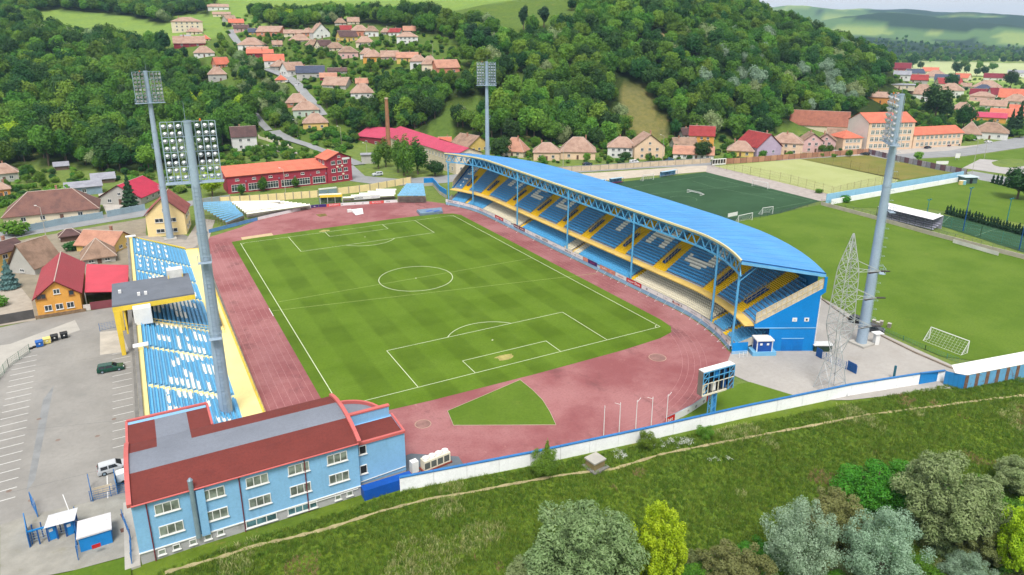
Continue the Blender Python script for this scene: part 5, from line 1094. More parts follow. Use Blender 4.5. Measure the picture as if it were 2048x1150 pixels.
# ================================================================== vehicles
def car(px, py, px2, py2, label, col, L=4.2, W=1.72, H=1.45, style='hatch', group='parked cars', ground=None):
    """rear wheel ground point -> front ground point gives the heading"""
    a, b = (G(px, py), G(px2, py2)) if ground is None else (PT(px, py), PT(px2, py2)); mid = (a+b)/2; rz = math.atan2(b.y-a.y, b.x-a.x); r = T('car' if style != 'van' else 'van', label, 'car' if style != 'van' else 'van', (mid.x, mid.y, mid.z+.02), rz, group)
    mat = M('car_paint_%s' % '_'.join(map(str, col)), col, .25, .05, 1, spec=.6)
    roofs = dict(hatch=[(-.5, .62), (-.44, .97), (-.30, 1.0), (.08, .98), (.28, .66), (.47, .58), (.5, .38)], estate=[(-.5, .64), (-.46, .96), (-.38, 1.0), (.06, .98), (.24, .66), (.47, .56), (.5, .38)], suv=[(-.5, .66), (-.46, .98), (-.36, 1.0), (.1, .98), (.26, .68), (.47, .6), (.5, .4)], van=[(-.5, .95), (-.48, 1.0), (-.3, 1.0), (.2, .99), (.36, .66), (.48, .56), (.5, .36)], sedan=[(-.5, .6), (-.32, .66), (-.2, .97), (.02, 1.0), (.1, .98), (.28, .66), (.47, .58), (.5, .38)])[style]
    m = MB(); st = []
    for f, h in roofs:
        x = f*L; z = h*H; belt = min(.62*H, z); tw = W/2*(.78 if z > .7*H else .93)
        st.append([(x, -W/2*.94, .22), (x, -W/2, .45*H), (x, -W/2*.97, belt), (x, -tw, z), (x, tw, z), (x, W/2*.97, belt), (x, W/2, .45*H), (x, W/2*.94, .22)])
    for A, B in zip(st[:-1], st[1:]): m.add(A+B, [(i, i+1, 8+i+1, 8+i) for i in range(7)]+[(7, 0, 8, 15)])
    m.add(st[0], [tuple(range(8))[::-1]]); m.add(st[-1], [tuple(range(8))]); o = P('body', m, mat, r, False)
    gi = [i for i, (f, h) in enumerate(roofs) if h > .9]; i0, i1 = gi[0], gi[-1]
    def lerpq(A, B, t): return tuple(A[k]+(B[k]-A[k])*t for k in range(3))
    for s, (lo_, hi_) in ((-1, (2, 3)), (1, (5, 4))):
        xs_ = np.linspace(0, 1, 3); xa, xb = roofs[i0][0]*L+.1, roofs[i1][0]*L
        for t0, t1 in ((.03, .47), (.53, .97)):
            def pt(t, v):
                x = xa+(xb-xa+.55*(1-v)*0)*t; y0 = W/2*.985; y1 = W/2*.80; z0, z1 = .64*H, .93*H
                return (x+(.32*L*.25 if t > .9 else 0)*(1-v), s*(y0+(y1-y0)*v+.012), z0+(z1-z0)*v)
            P('side_window', MB().add([pt(t0, 0), pt(t1, 0), pt(t1, 1), pt(t0, 1)], [(0, 1, 2, 3)]), GLASS if False else Mglass('car_glass', (34, 40, 46), .05), r, False)
    A, B = st[i1], st[i1+1]; P('windscreen', MB().add([tuple(np.array(lerpq(A[3], B[3], .1))+[.02, .05, .02]), tuple(np.array(lerpq(A[3], B[3], .9))+[.02, 0, .02]), tuple(np.array(lerpq(A[4], B[4], .9))+[.02, 0, .02]), tuple(np.array(lerpq(A[4], B[4], .1))+[.02, -.05, .02])], [(0, 1, 2, 3)]), Mglass('car_glass', (34, 40, 46), .05), r, False)
    A, B = st[0], st[i0]; P('rear_window', MB().add([tuple(np.array(lerpq(A[3], B[3], .2))+[-.02, .08, .02]), tuple(np.array(lerpq(A[3], B[3], .92))+[-.02, .06, .02]), tuple(np.array(lerpq(A[4], B[4], .92))+[-.02, -.06, .02]), tuple(np.array(lerpq(A[4], B[4], .2))+[-.02, -.08, .02])], [(0, 1, 2, 3)]), Mglass('car_glass', (34, 40, 46), .05), r, False)
    for x in (-.31*L, .31*L):
        for s in (-1, 1):
            w = P('wheel', MB().tube((x, s*(W/2-.2), .31), (x, s*(W/2+.02), .31), .31, n=14), BLACK, r, False); P('rim', MB().tube((x, s*(W/2+.02), .31), (x, s*(W/2+.035), .31), .19, n=10), STEEL, w, False)
    for s in (-1, 1):
        P('headlight', MB().box((.485*L, s*W*.36, .5*H-.08), (.12, .32, .16)), Mglass('lamp_glass', (226, 232, 236), .05), r, False); P('tail_light', MB().box((-.497*L, s*W*.4, .52*H), (.06, .18, .26)), M('tail_red', (170, 24, 28), .3), r, False)
    P('bumper', MB().box((.49*L, 0, .25), (.14, W*.92, .2)).box((-.49*L, 0, .25), (.14, W*.92, .2)), mat if style != 'van' else BLACK, r, False)
    return r
car(206, 947, 250, 934, 'silver hatchback parked beside the blue club building', (206, 210, 214), 3.9, 1.7, 1.45)
car(200, 745, 245, 737, 'dark green estate car alone in the car park', (14, 78, 62), 4.3, 1.72, 1.42, 'estate')
car(765, 350, 745, 352, 'light silver car driving on the junction beyond the yellow wall', (216, 222, 228), 4.4, 1.8, 1.6, 'suv')
car(206, 395, 213, 412, 'white delivery van in the yard of the old tiled house', (240, 240, 240), 4.9, 1.9, 1.95, 'van')
car(1258, 328, 1278, 326, 'white van parked behind the roadside wall', (240, 242, 244), 4.4, 1.8, 1.8, 'van')
car(1330, 322, 1348, 320, 'blue grey car parked on the street by the long low house', (70, 110, 140), 4.2, 1.7, 1.4, 'sedan')
car(1740, 311, 1720, 309, 'dark car by the corner of the fenced dry field', (52, 56, 64), 4.2, 1.75, 1.5, 'suv')
car(1886, 291, 1900, 293, 'maroon car parked in front of the school', (96, 30, 44), 4.0, 1.7, 1.45)
car(1904, 290, 1918, 291, 'dark blue car right of the maroon one by the school', (34, 62, 96), 4.2, 1.75, 1.45)
car(1848, 298, 1862, 296, 'dark blue car on the road before the school', (30, 50, 70), 4.2, 1.75, 1.4, 'sedan')
car(1968, 286, 1984, 285, 'white car by the house with maroon base', (238, 240, 240), 4.2, 1.75, 1.45, 'sedan')
car(527, 288, 520, 290, 'pale car in the drive of the white house with brown roof', (190, 196, 214), 4.0, 1.7, 1.45)
car(574, 166, 578, 163, 'white car on the climbing village street', (236, 236, 236), 4.0, 1.7, 1.45, ground=1)
car(594, 173, 598, 169, 'second white car beside the climbing village street', (230, 232, 236), 4.0, 1.7, 1.45, ground=1)
car(1163, 331, 1185, 329, 'dark blue car before the maroon carport', (44, 66, 92), 4.2, 1.7, 1.4, 'sedan')
car(1712, 646, 1728, 652, 'black car half hidden behind the floodlight mast', (26, 28, 32), 4.4, 1.8, 1.6, 'suv')
car(1738, 661, 1752, 664, 'dark grey car right of the floodlight mast foot', (44, 50, 56), 4.3, 1.8, 1.5, 'hatch')
# bins
def bin_(px, py, label, col):
    g = G(px, py); r = T('waste_bin', label, 'bin', (g.x, g.y, 0), R(8), 'bins in the car park'); m = M('bin_%d' % sum(col), col, .5, .1)
    P('tub', MB().box((0, 0, .15), (1.15, .95, 1.0), top=(1.12, 1.12)), m, r, False); P('lid', MB().box((0, -.05, 1.16), (1.35, 1.15, .16), top=(.9, .8)), m, r, False)
    for x in (-.45, .45):
        for y in (-.35, .35): P('wheel', MB().tube((x-.04, y, .09), (x+.04, y, .09), .09), BLACK, r, False)
    P('label', MB().box((0, -.56, .65), (.25, .02, .22)), WHITE, r, False)
bin_(80, 693, 'blue wheeled bin at the left of the bins', (36, 104, 190)); bin_(95, 687, 'yellow wheeled bin between blue and black ones', (240, 222, 130)); bin_(110, 681, 'black wheeled bin beside the yellow one', (36, 38, 40)); bin_(129, 676, 'black wheeled bin standing apart at the right', (30, 32, 36))
for px, py, l in ((62, 698, 'black tyre lying left of the blue bin'), (69, 695, 'black tyre leaning nearest the blue bin')): g = G(px, py); o = P('tyre', MB().tube((g.x, g.y, .02), (g.x, g.y, .26), .36, n=14), BLACK); tag(o, l, 'tyre', 'tyres by the bins')
# ================================================================== entrance gates and kiosks of the car park
MESHB = M('mesh_blue', (44, 112, 176), .6, .1)
def fence(pts, h, label, mat, post=2.5, wires=5, name='fence', ptw=.08, z=lambda x, y: 0., cat='fence', group=None, diag=False):
    pts = [Vector((p[0], p[1], 0)) for p in pts]; r = T(name, label, cat, (pts[0].x, pts[0].y, z(pts[0].x, pts[0].y)), 0, group)
    for a, b in zip(pts[:-1], pts[1:]):
        L = (b-a).length; n = max(1, round(L/post))
        for i in range(n):
            p, q = a.lerp(b, i/n), a.lerp(b, (i+1)/n); zp, zq = z(p.x, p.y), z(q.x, q.y); P('post', MB().bar((p.x, p.y, zp), (p.x, p.y, zp+h), ptw), mat, r); m = MB()
            for k in range(wires): t = (k+.5)/wires*h; m.bar((p.x, p.y, zp+t), (q.x, q.y, zq+t), .03)
            for k in range(1, int(L/n/.5)): c = p.lerp(q, k*.5/(L/n)); m.bar((c.x, c.y, zp), (c.x, c.y, zp+h), .02)
            P('mesh_panel', m, mat, r, kind='stuff')
        P('post', MB().bar((b.x, b.y, z(b.x, b.y)), (b.x, b.y, z(b.x, b.y)+h), ptw), mat, r)
    return r
def leaf(pts, h, label, mat, solid=True):
    a, b = (G(*p) for p in pts); r = T('gate', label, 'gate', (a.x, a.y, 0)); m = MB()
    for z in (.12, h*.5, h): m.bar((*a.xy, z), (*b.xy, z), .07)
    for p in (a, b): m.bar((*p.xy, 0), (*p.xy, h), .1)
    m.bar((*a.xy, .12), (*b.xy, h), .06); P('frame', m, mat, r)
    if solid: P('sheet', MB().bar((*a.xy, h/2), (*b.xy, h/2), .03, h*.94), mat, r)
    return r
leaf([(60, 1092), (54, 1058)], 2.3, 'solid blue gate leaf at the left of the turnstiles', BLU); leaf([(76, 1034), (64, 1010)], 2.0, 'open blue lattice gate leaf behind the turnstiles', MESHB, False)
leaf([(186, 1003), (180, 975)], 2.1, 'blue lattice gate leaf left of the cream banner', MESHB, False); leaf([(236, 988), (231, 962)], 1.9, 'blue gate leaf by the club building', MESHB)
bn = G(206, 985); ob = P('banner', MB().bar((*G(188, 992).xy, .7), (*G(226, 982).xy, .7), .04, 1.0), M('cream_banner', (222, 206, 178), .7)); tag(ob, 'cream banner hung on the fence by the silver car', 'banner')
fence([G(182, 1003), G(262, 982)], 1.6, 'low blue mesh fence before the silver hatchback', MESHB)
fence([G(60, 1095), G(66, 1088)], 2.0, 'short blue fence at the turnstile edge', MESHB)
fence([G(264, 1128), G(262, 1080), G(246, 1040)], 1.6, 'blue mesh fence at the corner of the club building', MESHB)
fence([G(157, 1120), G(155, 1090), G(153, 1040)], 2.0, 'blue fence between the turnstiles and the ticket booth', MESHB)
fence([G(-40, 800), G(0, 758), G(18, 735), G(60, 705)], 1.8, 'green mesh fence at the left edge of the car park', M('mesh_green', (92, 130, 110), .6), 3)
fence([G(200, 662), G(236, 655)], 1.7, 'short blue mesh fence behind the press box leg', MESHB)
tr = T('turnstiles', 'row of blue turnstiles under a pale rusty sheet roof', 'turnstile', (*G(120, 1080).xy, 0)); a, b = G(62, 1093), G(152, 1068)
for i in range(6): p = a.lerp(b, i/5); P('post', MB().bar((p.x, p.y, 0), (p.x, p.y, 2.1), .14), BLUD, tr); P('post', MB().bar((p.x+.25, p.y+1.3, 0), (p.x+.25, p.y+1.3, 2.1), .12), BLUD, tr)
for i in range(5):
    p = a.lerp(b, (i+.5)/5); m = MB()
    for z in (.4, .75, 1.1, 1.45): m.tube((p.x-.35, p.y+.5, z), (p.x+.35, p.y+.5, z), .03, n=5)
    P('rotor', m, STEEL, tr)
    if i in (2, 4): P('booth', MB().box((p.x, p.y+.6, 0), (.9, .9, 1.9), .2), BLU, tr); P('booth_window', MB().box((p.x-.1, p.y+.13, 1.2), (.4, .04, .4), .2), WHITE, tr)
q0, q1 = a.lerp(b, .38), b; bk = Vector((.35, 1.6, 0)); P('roof', MB().add([(q0.x-.1, q0.y-.4, 2.2), (q1.x+.2, q1.y-.4, 2.2), (q1.x+.5, q1.y+1.8, 2.45), (q0.x+.3, q0.y+1.8, 2.45)], [(0, 1, 2, 3)]), M('pale_rusty_sheet', (214, 216, 220), .6, .08, .6, dirt=(150, 140, 136), dk=.6, dsc=.9), tr, fix=False)
P('beam', MB().bar((*a.xy, 2.1), (*b.xy, 2.1), .12, .2), BLU, tr)
tb = T('ticket_booth', 'low ticket booth with pale stained roof and blue front', 'kiosk', (*G(195, 1075).xy, 0)); c4 = [G(162, 1105, 0), G(226, 1085, 0), G(224, 1055, 0), G(164, 1072, 0)]
c = sum((Vector(p) for p in c4), Vector())/4; P('wall', MB().prism([p.xy for p in c4], 0, 1.9), BLU, tb); P('roof', MB().prism([(c+(p-c)*1.1).xy for p in c4], 1.92, 2.1), M('stained_roof', (224, 220, 222), .7, .08, .5, dirt=(176, 166, 160), dk=.6, dsc=.6), tb)
g = G(196, 1108); P('notice', MB().box((g.x, g.y, .9), (.9, .05, .5), .1), RED, tb)
lp_ = G(145, 1040); tag(P('bollard_bar', MB().tube((*G(132, 1018).xy, 2.2), (*lp_.xy, .05), .05), WHITE), 'white barrier pole raised behind the turnstiles', 'barrier')
for i, (px, py) in enumerate(((252, 1028), (252, 1058))): g = G(px, py); o = P('drain_cover', MB().box((g.x, g.y, .012), (1.2, .8, .03), .2), M('rust_plate', (120, 86, 74), .9)); tag(o, ('rusty metal ground hatch nearer the club wall', 'rusty metal ground hatch nearer the bank')[i], 'hatch', 'ground hatches')
tl = T('trailer', 'small white trailer behind the club building corner', 'trailer', (*G(248, 962).xy, 0)); g = G(248, 962); P('box', MB().box((g.x, g.y, .5), (1.8, 1.3, 1.1), .2), WHITE, tl); P('bed', MB().box((g.x, g.y, .35), (2.2, 1.4, .14), .2), STEEL, tl)
for s in (-.75, .75): P('wheel', MB().tube((g.x, g.y+s, .3), (g.x, g.y+s*1.12, .3), .3, n=12), BLACK, tl)
# ================================================================== yard by the east end
k = T('guard_kiosk', 'small blue kiosk with white roof at the grandstand end', 'kiosk', (*G(1523, 710).xy, 0)); g = G(1523, 706); P('plinth', MB().box((g.x, g.y, 0), (4.6, 2.6, .8), -.45), M('plinth_blue', (120, 186, 226), .8, .1), k); P('wall', MB().box((g.x, g.y, .8), (2.9, 2.0, 2.2), -.45), M('kiosk_blue', (22, 84, 170), .5), k); P('roof', MB().box((g.x, g.y, 3.0), (3.4, 2.5, .25), -.45), WHITE, k)
for sx in (-1.45, 1.45):
    for s2 in (-1.0, 1.0): x = g.x+sx*math.cos(-.45)-s2*math.sin(-.45); y = g.y+sx*math.sin(-.45)+s2*math.cos(-.45); P('corner_post', MB().bar((x, y, .8), (x, y, 3.0), .16), WHITE, k)
for sx in (-.7, .6): x = g.x+sx*math.cos(-.45)+1.03*math.sin(-.45); y = g.y+sx*math.sin(-.45)-1.03*math.cos(-.45); P('notice', MB().box((x, y, 2.1), (.45, .06, .4), -.45), WHITE, k)
bgx = T('blue_gate', 'solid blue gate panel at the end of the board line', 'gate', (*G(1475, 706).xy, 0)); a, b = G(1463, 708), G(1494, 706); P('panel', MB().bar((*a.xy, 1.45), (*b.xy, 1.45), .12, 1.7), M('gate_bright_blue', (0, 140, 220), .4), bgx); P('base', MB().bar((*a.xy, .3), (*b.xy, .3), .3, .6), M('pale_blue_wall', (150, 190, 222)), bgx)
fence([G(1478, 716), G(1494, 713)], 1.1, 'white tubular barrier beside the blue gate', WHITE, 1.2, 3)
ct = T('skip_container', 'dark green open skip with white cover by the grandstand rear corner', 'container', (*G(1640, 702).xy, 0)); g = G(1642, 700); P('tub', MB().box((g.x, g.y, 0), (3.4, 1.6, 1.3), -.5), M('dark_green', (40, 66, 50), .6), ct); P('cover', MB().box((g.x, g.y, 1.3), (3.8, 2.0, .12), -.5), M('cover_white', (224, 226, 224), .6, .1, 1), ct)
yf = [G(1632, 712), G(1712, 748)]
fence(yf, 1.6, 'blue yard fence crossing under the lattice pylon', MESHB, 2.2)
for a, b, l in (((1632, 712), (1643, 718), 'blue solid fence panel beside the skip'), ((1694, 739), (1711, 748), 'blue solid gate panel at the right of the yard fence')): p, q = G(*a), G(*b); o = P('yard_gate', MB().bar((*p.xy, .95), (*q.xy, .95), .08, 1.8), BLUD); tag(o, l, 'gate', 'solid panels of the yard fence')
g = G(1787, 758); tag(P('bollard', MB().box((g.x, g.y, 0), (.3, .3, 2.6)), M('teal_post', (40, 110, 130), .6)), 'short teal post rising behind the white wall', 'post')
g = G(1824, 756); tag(P('concrete_beam', MB().box((g.x, g.y, 0), (2.8, .4, .4), -.3), CONCD), 'grey concrete beam lying in the yard', 'beam')
kb = T('kerb_wall', 'low kerb wall between the yard and the training field', 'kerb', (*G(1800, 690).xy, 0)); kp = [G(*p) for p in ((1640, 596), (1700, 640), (1762, 672), (1830, 706), (1900, 736), (1960, 752))]
for a, b in zip(kp[:-1], kp[1:]): P('kerb_stone', MB().bar((*a.xy, .12), (*b.xy, .12), .3, .3), M('kerb_grey', (150, 136, 122), .9), kb)
fence([G(1765, 664), G(1850, 700), G(1940, 735), G(2060, 770)], 1.1, 'low green fence along the near edge of the training field', M('fence_teal', (60, 130, 120), .6), 4, 3)
for i, (px, py) in enumerate(((1747, 648), (1755, 652), (1762, 650), (1778, 655))): g = G(px, py); r = T('goal_weight', 'weathered grey box behind the mast, number %s from it' % ('one', 'two', 'three', 'four')[i], 'box', (g.x, g.y, 0), 0, 'weathered boxes by the mast'); P('box', MB().box((g.x, g.y, 0), (.7, .6, .9), .3), FRAMEM, r); P('top', MB().box((g.x, g.y, .9), (.8, .7, .08), .3), CONC, r)
# football goals
def goal(px, py, px2, py2, label, h=2.44, dpt=1.8, lay=False, col=WHITE, away=1):
    a, b = G(px, py), G(px2, py2); d = (b-a).normalized(); n = Vector((-d.y, d.x, 0))*away; r = T('football_goal', label, 'goal', (*a.xy, 0), 0, 'football goals on the training pitches'); m = MB(); up = Vector((0, 0, h))
    if lay: up = n*h+Vector((0, 0, .15)); n2 = Vector((0, 0, 1.3))
    else: n2 = n*dpt
    P('post', MB().tube(a, a+up, .09), col, r); P('post', MB().tube(b, b+up, .09), col, r); P('crossbar', MB().tube(a+up, b+up, .09), col, r)
    m.tube(a+n2, b+n2, .035); m.tube(a, a+n2, .035); m.tube(b, b+n2, .035); m.tube(a+up, a+n2*.9, .035); m.tube(b+up, b+n2*.9, .035); P('back_frame', m, col, r)
    nm = MB()
    for k in range(0, 13): t = k/12; nm.bar(a.lerp(b, t)+up, a.lerp(b, t)+n2, .02)
    for k in range(1, 6): t = k/6; nm.bar((a+up).lerp(a+n2, t), (b+up).lerp(b+n2, t), .02)
    for e in (a, b):
        for k in range(1, 5): nm.bar(e+up*(k/5), e+n2*(1-k/5*.1)+up*0, .015)
    P('net', nm, M('net_white', (225, 228, 228), .7), r, kind='stuff')
goal(1836, 706, 1936, 690, 'large white goal with hanging net by the concrete yard', 2.6, 2.4) if False else goal(1858, 677, 1934, 706, 'large white goal with hanging net by the concrete yard', 2.5, 2.0, away=-1)
goal(1374, 385, 1400, 391, 'white goal tipped on its back in mid artificial pitch', lay=True); goal(1504, 372, 1535, 378, 'white goal at the far right of the artificial pitch'); goal(1286, 362, 1307, 359, 'white goal near the dugouts of the artificial pitch')
goal(1524, 430, 1545, 427, 'white goal at the near corner of the artificial pitch'); goal(1476, 446, 1504, 440, 'white goal frame at the corner of the training field', dpt=1.2)
g0, g1 = G(1455, 442), G(1474, 438); tag(P('sign_board', MB().bar((*g0.xy, 1.9), (*g1.xy, 1.9), .08, 1.2), WHITE), 'white board standing beside the goal frame at the field corner', 'board')
# dugouts
for a, b, l, red in (((1192, 372), (1213, 370), 'blue glazed dugout nearest the grandstand roof', 1), ((1222, 369), (1247, 366), 'blue glazed dugout right of the first', 1), ((1324, 355), (1355, 350), 'grey blue dugout by the far corner of the artificial pitch', 0)):
    p, q = G(*a), G(*b); r = T('dugout', l, 'dugout', (*p.xy, 0), 0, 'dugouts of the artificial pitch'); dd = Vector((-(q-p).y, (q-p).x, 0)).normalized()*1.3
    P('back', MB().bar((*(p+dd).xy, 1.1), (*(q+dd).xy, 1.1), .08, 2.2), Mglass('blue_glass', (120, 170, 206), .2), r); P('roof', MB().bar((*(p+dd*.5).xy, 2.25), (*(q+dd*.5).xy, 2.25), 1.4, .08), M('dugout_roof', (170, 206, 230), .4), r)
    P('bench', MB().bar((*(p+dd*.6).xy, .45), (*(q+dd*.6).xy, .45), .45, .25), M('maroon_seat', (140, 50, 80), .6) if red else STEEL, r)
    for t in (0, .25, .5, .75, 1): c = p.lerp(q, t); P('post', MB().bar((*(c+dd*.1).xy, 0), (*(c+dd*.1).xy, 2.2), .07), BLUD, r)
# ================================================================== walls and fences beyond the stadium
def panelwall(name, label, pts, h, n, mat, pier=None, pw=.5, z0=-.1, cat='wall', cap=None, th=.2):
    """wall of separate panels between piers, along surveyed pixels"""
    pts = [G(*p) for p in pts]; r = T(name, label, cat, (*pts[0].xy, 0)); tot = sum((b-a).length for a, b in zip(pts[:-1], pts[1:]))
    for a, b in zip(pts[:-1], pts[1:]):
        k = max(1, round(n*(b-a).length/tot)); d = (b-a)/k; e = d.normalized()*pw*.5
        for i in range(k):
            p, q = a+d*i, a+d*(i+1); P('panel', MB().bar((*(p+e).xy, h/2+z0), (*(q-e).xy, h/2+z0), th, h), mat[i % len(mat)] if isinstance(mat, (list, tuple)) else mat, r)
            P('pier', MB().box((*p.xy, z0), (pw, pw, h+.12), math.atan2(d.y, d.x)), pier or CONC, r)
            if cap: P('coping', MB().bar((*(p+e).xy, h+z0+.05), (*(q-e).xy, h+z0+.05), th+.15, .1), cap, r)
        P('pier', MB().box((*b.xy, z0), (pw, pw, h+.12)), pier or CONC, r)
    return r
YP2 = M('panel_cream', (250, 226, 170), .85, .06, .4, dirt=(226, 196, 140), dk=.5); PIER = M('pier_grey', (176, 164, 146), .9, .1)
panelwall('yellow_wall', 'yellow panelled wall behind the far white seats', [(441, 408), (520, 403), (636, 394)], 2.6, 11, YP2, PIER, .35)
panelwall('yellow_wall', 'yellow panelled wall right of the grey gate at the far bend', [(676, 389), (740, 381), (822, 366)], 2.6, 8, YP2, PIER, .35)
gg = T('grey_gate', 'wide grey gate under a white lintel in the yellow wall', 'gate', (*G(656, 391).xy, 0)); a, b = G(638, 393), G(674, 389); P('leaf', MB().bar((*a.xy, 1.2), (*a.lerp(b, .49).xy, 1.2), .08, 2.3), STEEL, gg); P('leaf', MB().bar((*a.lerp(b, .51).xy, 1.2), (*b.xy, 1.2), .08, 2.3), STEEL, gg); P('lintel', MB().bar((*a.xy, 2.75), (*b.xy, 2.75), .25, .5), WHITE, gg)
BLW = M('grey_blue_wall', (150, 172, 184), .9, .12, .3, dirt=(120, 136, 146), dk=.5)
panelwall('roadside_wall', 'pale blue grey wall before the old tiled house', [(56, 463), (130, 448), (206, 436)], 2.2, 9, BLW, BLW, .3); panelwall('roadside_wall', 'pale blue grey wall left of the yellow gabled house', [(216, 434), (290, 420)], 2.2, 5, BLW, BLW, .3)
panelwall('roadside_wall', 'grey wall behind the blue far seats', [(388, 411), (460, 401)], 2.2, 4, M('plain_grey_wall', (160, 170, 176), .9, .1), PIER, .3)
SWL = M('street_wall', (214, 194, 166), .9, .12, .3, dirt=(160, 140, 116), dk=.6)
panelwall('street_wall', 'long tan panelled wall along the street behind the grandstand', [(1085, 346), (1200, 340), (1300, 333), (1400, 327), (1420, 325)], 2.4, 20, SWL, PIER, .35, cap=M('grey_blue_cap', (150, 156, 170), .8))
BRW = [M('rust_brown_panel', (170, 122, 98), .85, .15, .5, dirt=(120, 84, 76), dk=.6), M('tan_brown_panel', (190, 142, 112), .85, .15, .5, dirt=(140, 100, 84), dk=.6)]
panelwall('panel_fence', 'rust brown panel fence behind the bleached pitch', [(1428, 329), (1480, 326), (1600, 317), (1736, 307)], 2.6, 26, BRW, M('dark_post', (90, 66, 60), .8), .2)
panelwall('panel_fence', 'grey purple panel fence behind the dry field', [(1737, 308), (1800, 323), (1870, 338), (1932, 350)], 2.6, 22, [M('grey_panel', (150, 148, 160), .85, .2, .8), M('plum_panel', (120, 88, 100), .85, .2, .8), M('lilac_panel', (170, 166, 178), .85, .2, .8)], M('dark_post', (90, 66, 60), .8), .18)
tw = T('two_tone_wall', 'long wall, white below and pale blue above, beside the bleached pitch', 'wall', (*G(1663, 409).xy, 0)); pa, pb = G(1662, 409), G(1936, 360); nb_ = Vector((-(pb-pa).y, (pb-pa).x, 0)).normalized()
for i in range(16):
    p, q = pa.lerp(pb, i/16), pa.lerp(pb, (i+.985)/16); P('white_panel', MB().bar((*p.xy, .9), (*q.xy, .9), .2+.015*(i % 2), 2.0), WW, tw); p, q = p+nb_*2.2, q+nb_*2.2; P('blue_panel', MB().bar((*p.xy, 1.6), (*q.xy, 1.6), .2+.015*(i % 2), 3.6), M('pale_sky_panel', (156, 208, 236), .7, .06), tw)
fw = T('field_wall', 'low concrete wall with railing along the far side of the training field', 'wall', (*G(1640, 412).xy, 0)); wp = [G(*p) for p in ((1642, 410), (1740, 436), (1860, 470), (1960, 496), (2110, 534))]
for a, b in zip(wp[:-1], wp[1:]):
    k = 6
    for i in range(k):
        p, q = a.lerp(b, i/k), a.lerp(b, (i+.99)/k); P('panel', MB().bar((*p.xy, .6), (*q.xy, .6), .25, 1.3), M('old_concrete', (190, 182, 166), .9, .12, .4, dirt=(150, 142, 124), dk=.5), fw)
        P('rail_post', MB().bar((*p.xy, 1.2), (*p.xy, 2.2), .06), M('dark_rail', (84, 90, 96), .6), fw); P('rail', MB().bar((*p.xy, 2.2), (*q.xy, 2.2), .05).bar((*p.xy, 1.75), (*q.xy, 1.75), .04), M('dark_rail', (84, 90, 96), .6), fw)
bp0, bp1 = G(1905, 482, .6), G(1996, 508, .6); o = P('banner', MB().bar((bp0.x-.2, bp0.y-.25, .75), (bp1.x-.2, bp1.y-.25, .75), .05, 1.1), M('pale_banner', (226, 224, 218), .7)); tag(o, 'pale lettered banner on the low field wall', 'banner')
WIREB = M('rust_wire', (140, 126, 96), .7)
fence([G(1424, 334), G(1500, 351), G(1580, 368), G(1662, 392)], 4.0, 'tall wire fence on the near side of the bleached pitch', WIREB, 5, 4); fence([G(1600, 318), G(1700, 338), G(1795, 360)], 4.0, 'tall wire fence between bleached pitch and dry field', WIREB, 5, 4)
fence([G(1665, 392), G(1720, 378), G(1790, 364)], 3.6, 'wire fence along the right end of the bleached pitch', WIREB, 5, 4)
fence([G(1440, 447), G(1520, 436), G(1640, 408)], 1.2, 'low dark fence at the near edge of the artificial pitch', M('dark_rail', (84, 90, 96), .6), 4, 3)
# viewing shelter, cage pitch lights, thujas
vs_ = T('viewing_shelter', 'open spectator shelter with white ribbed roof beyond the training field', 'shelter', (*G(1810, 450).xy, 0)); a, b = G(1752, 434), G(1862, 462); n = Vector((-(b-a).y, (b-a).x, 0)).normalized()*5.0
P('roof', MB().add([(*a.xy, 3.6), (*b.xy, 3.6), (*(b+n).xy, 4.4), (*(a+n).xy, 4.4)], [(0, 1, 2, 3)]), Mrib('white_ribbed', (236, 234, 238), 'X', .5), vs_, fix=False); P('back_wall', MB().bar((*(a+n).xy, 2.1), (*(b+n).xy, 2.1), .1, 4.2), M('lilac_sheet', (176, 176, 196), .6), vs_)
for i in range(8):
    p = a.lerp(b, i/7); P('post', MB().bar((*p.xy, 0), (*p.xy, 3.6), .12), M('dark_rail', (84, 90, 96)), vs_)
    if i < 7: q = a.lerp(b, (i+1)/7); P('brace', MB().bar((*p.xy, 3.4), (*p.lerp(q, .5).xy, 2.4), .07).bar((*p.lerp(q, .5).xy, 2.4), (*q.xy, 3.4), .07), M('dark_rail', (84, 90, 96)), vs_); P('low_rail', MB().bar((*p.xy, 1.4), (*q.xy, 1.4), .08), M('dark_rail', (84, 90, 96)), vs_)
for i in range(4): p, q = a+n*(i+1)/5, b+n*(i+1)/5; P('bench', MB().bar((*p.xy, .4+.45*i), (*q.xy, .4+.45*i), .7, .3), M('lilac_sheet', (176, 176, 196)), vs_)
TEAL = M('teal_mast', (30, 130, 140), .5)
for i, (px, py, px2, h, l) in enumerate(((1853, 432, 1853, 5.5, 'teal floodlight pole behind the viewing shelter'), (1926, 462, 1937, 13.5, 'tall blue green floodlight pole at the cage pitch middle'), (2012, 450, 2018, 8.5, 'slim teal light pole behind the thuja row'), (2038, 500, 2047, 10.5, 'blue light pole at the right picture edge'))):
    g = G(px, py); r = T('light_pole', l, 'light pole', (g.x, g.y, 0), 0, 'light poles round the cage pitch'); P('pole', MB().tube((g.x, g.y, 0), (g.x, g.y, h), .16, .1), BLUD if i in (1, 3) else TEAL, r); P('crossarm', MB().bar((g.x-.8, g.y, h), (g.x+.8, g.y, h), .12), TEAL, r)
    for s in (-.7, .7): P('lamp', MB().box((g.x+s, g.y-.1, h+.05), (.5, .35, .3)), TEAL, r)
fence([G(1873, 449), G(1960, 474), G(2048, 500), G(2100, 516)], 3.5, 'tall see through green net fence of the cage pitch', M('net_green', (70, 150, 140), .6), 6, 4); goal(1878, 438, 1868, 446, 'small white goal at the end of the cage pitch', 2.0, 1.0)
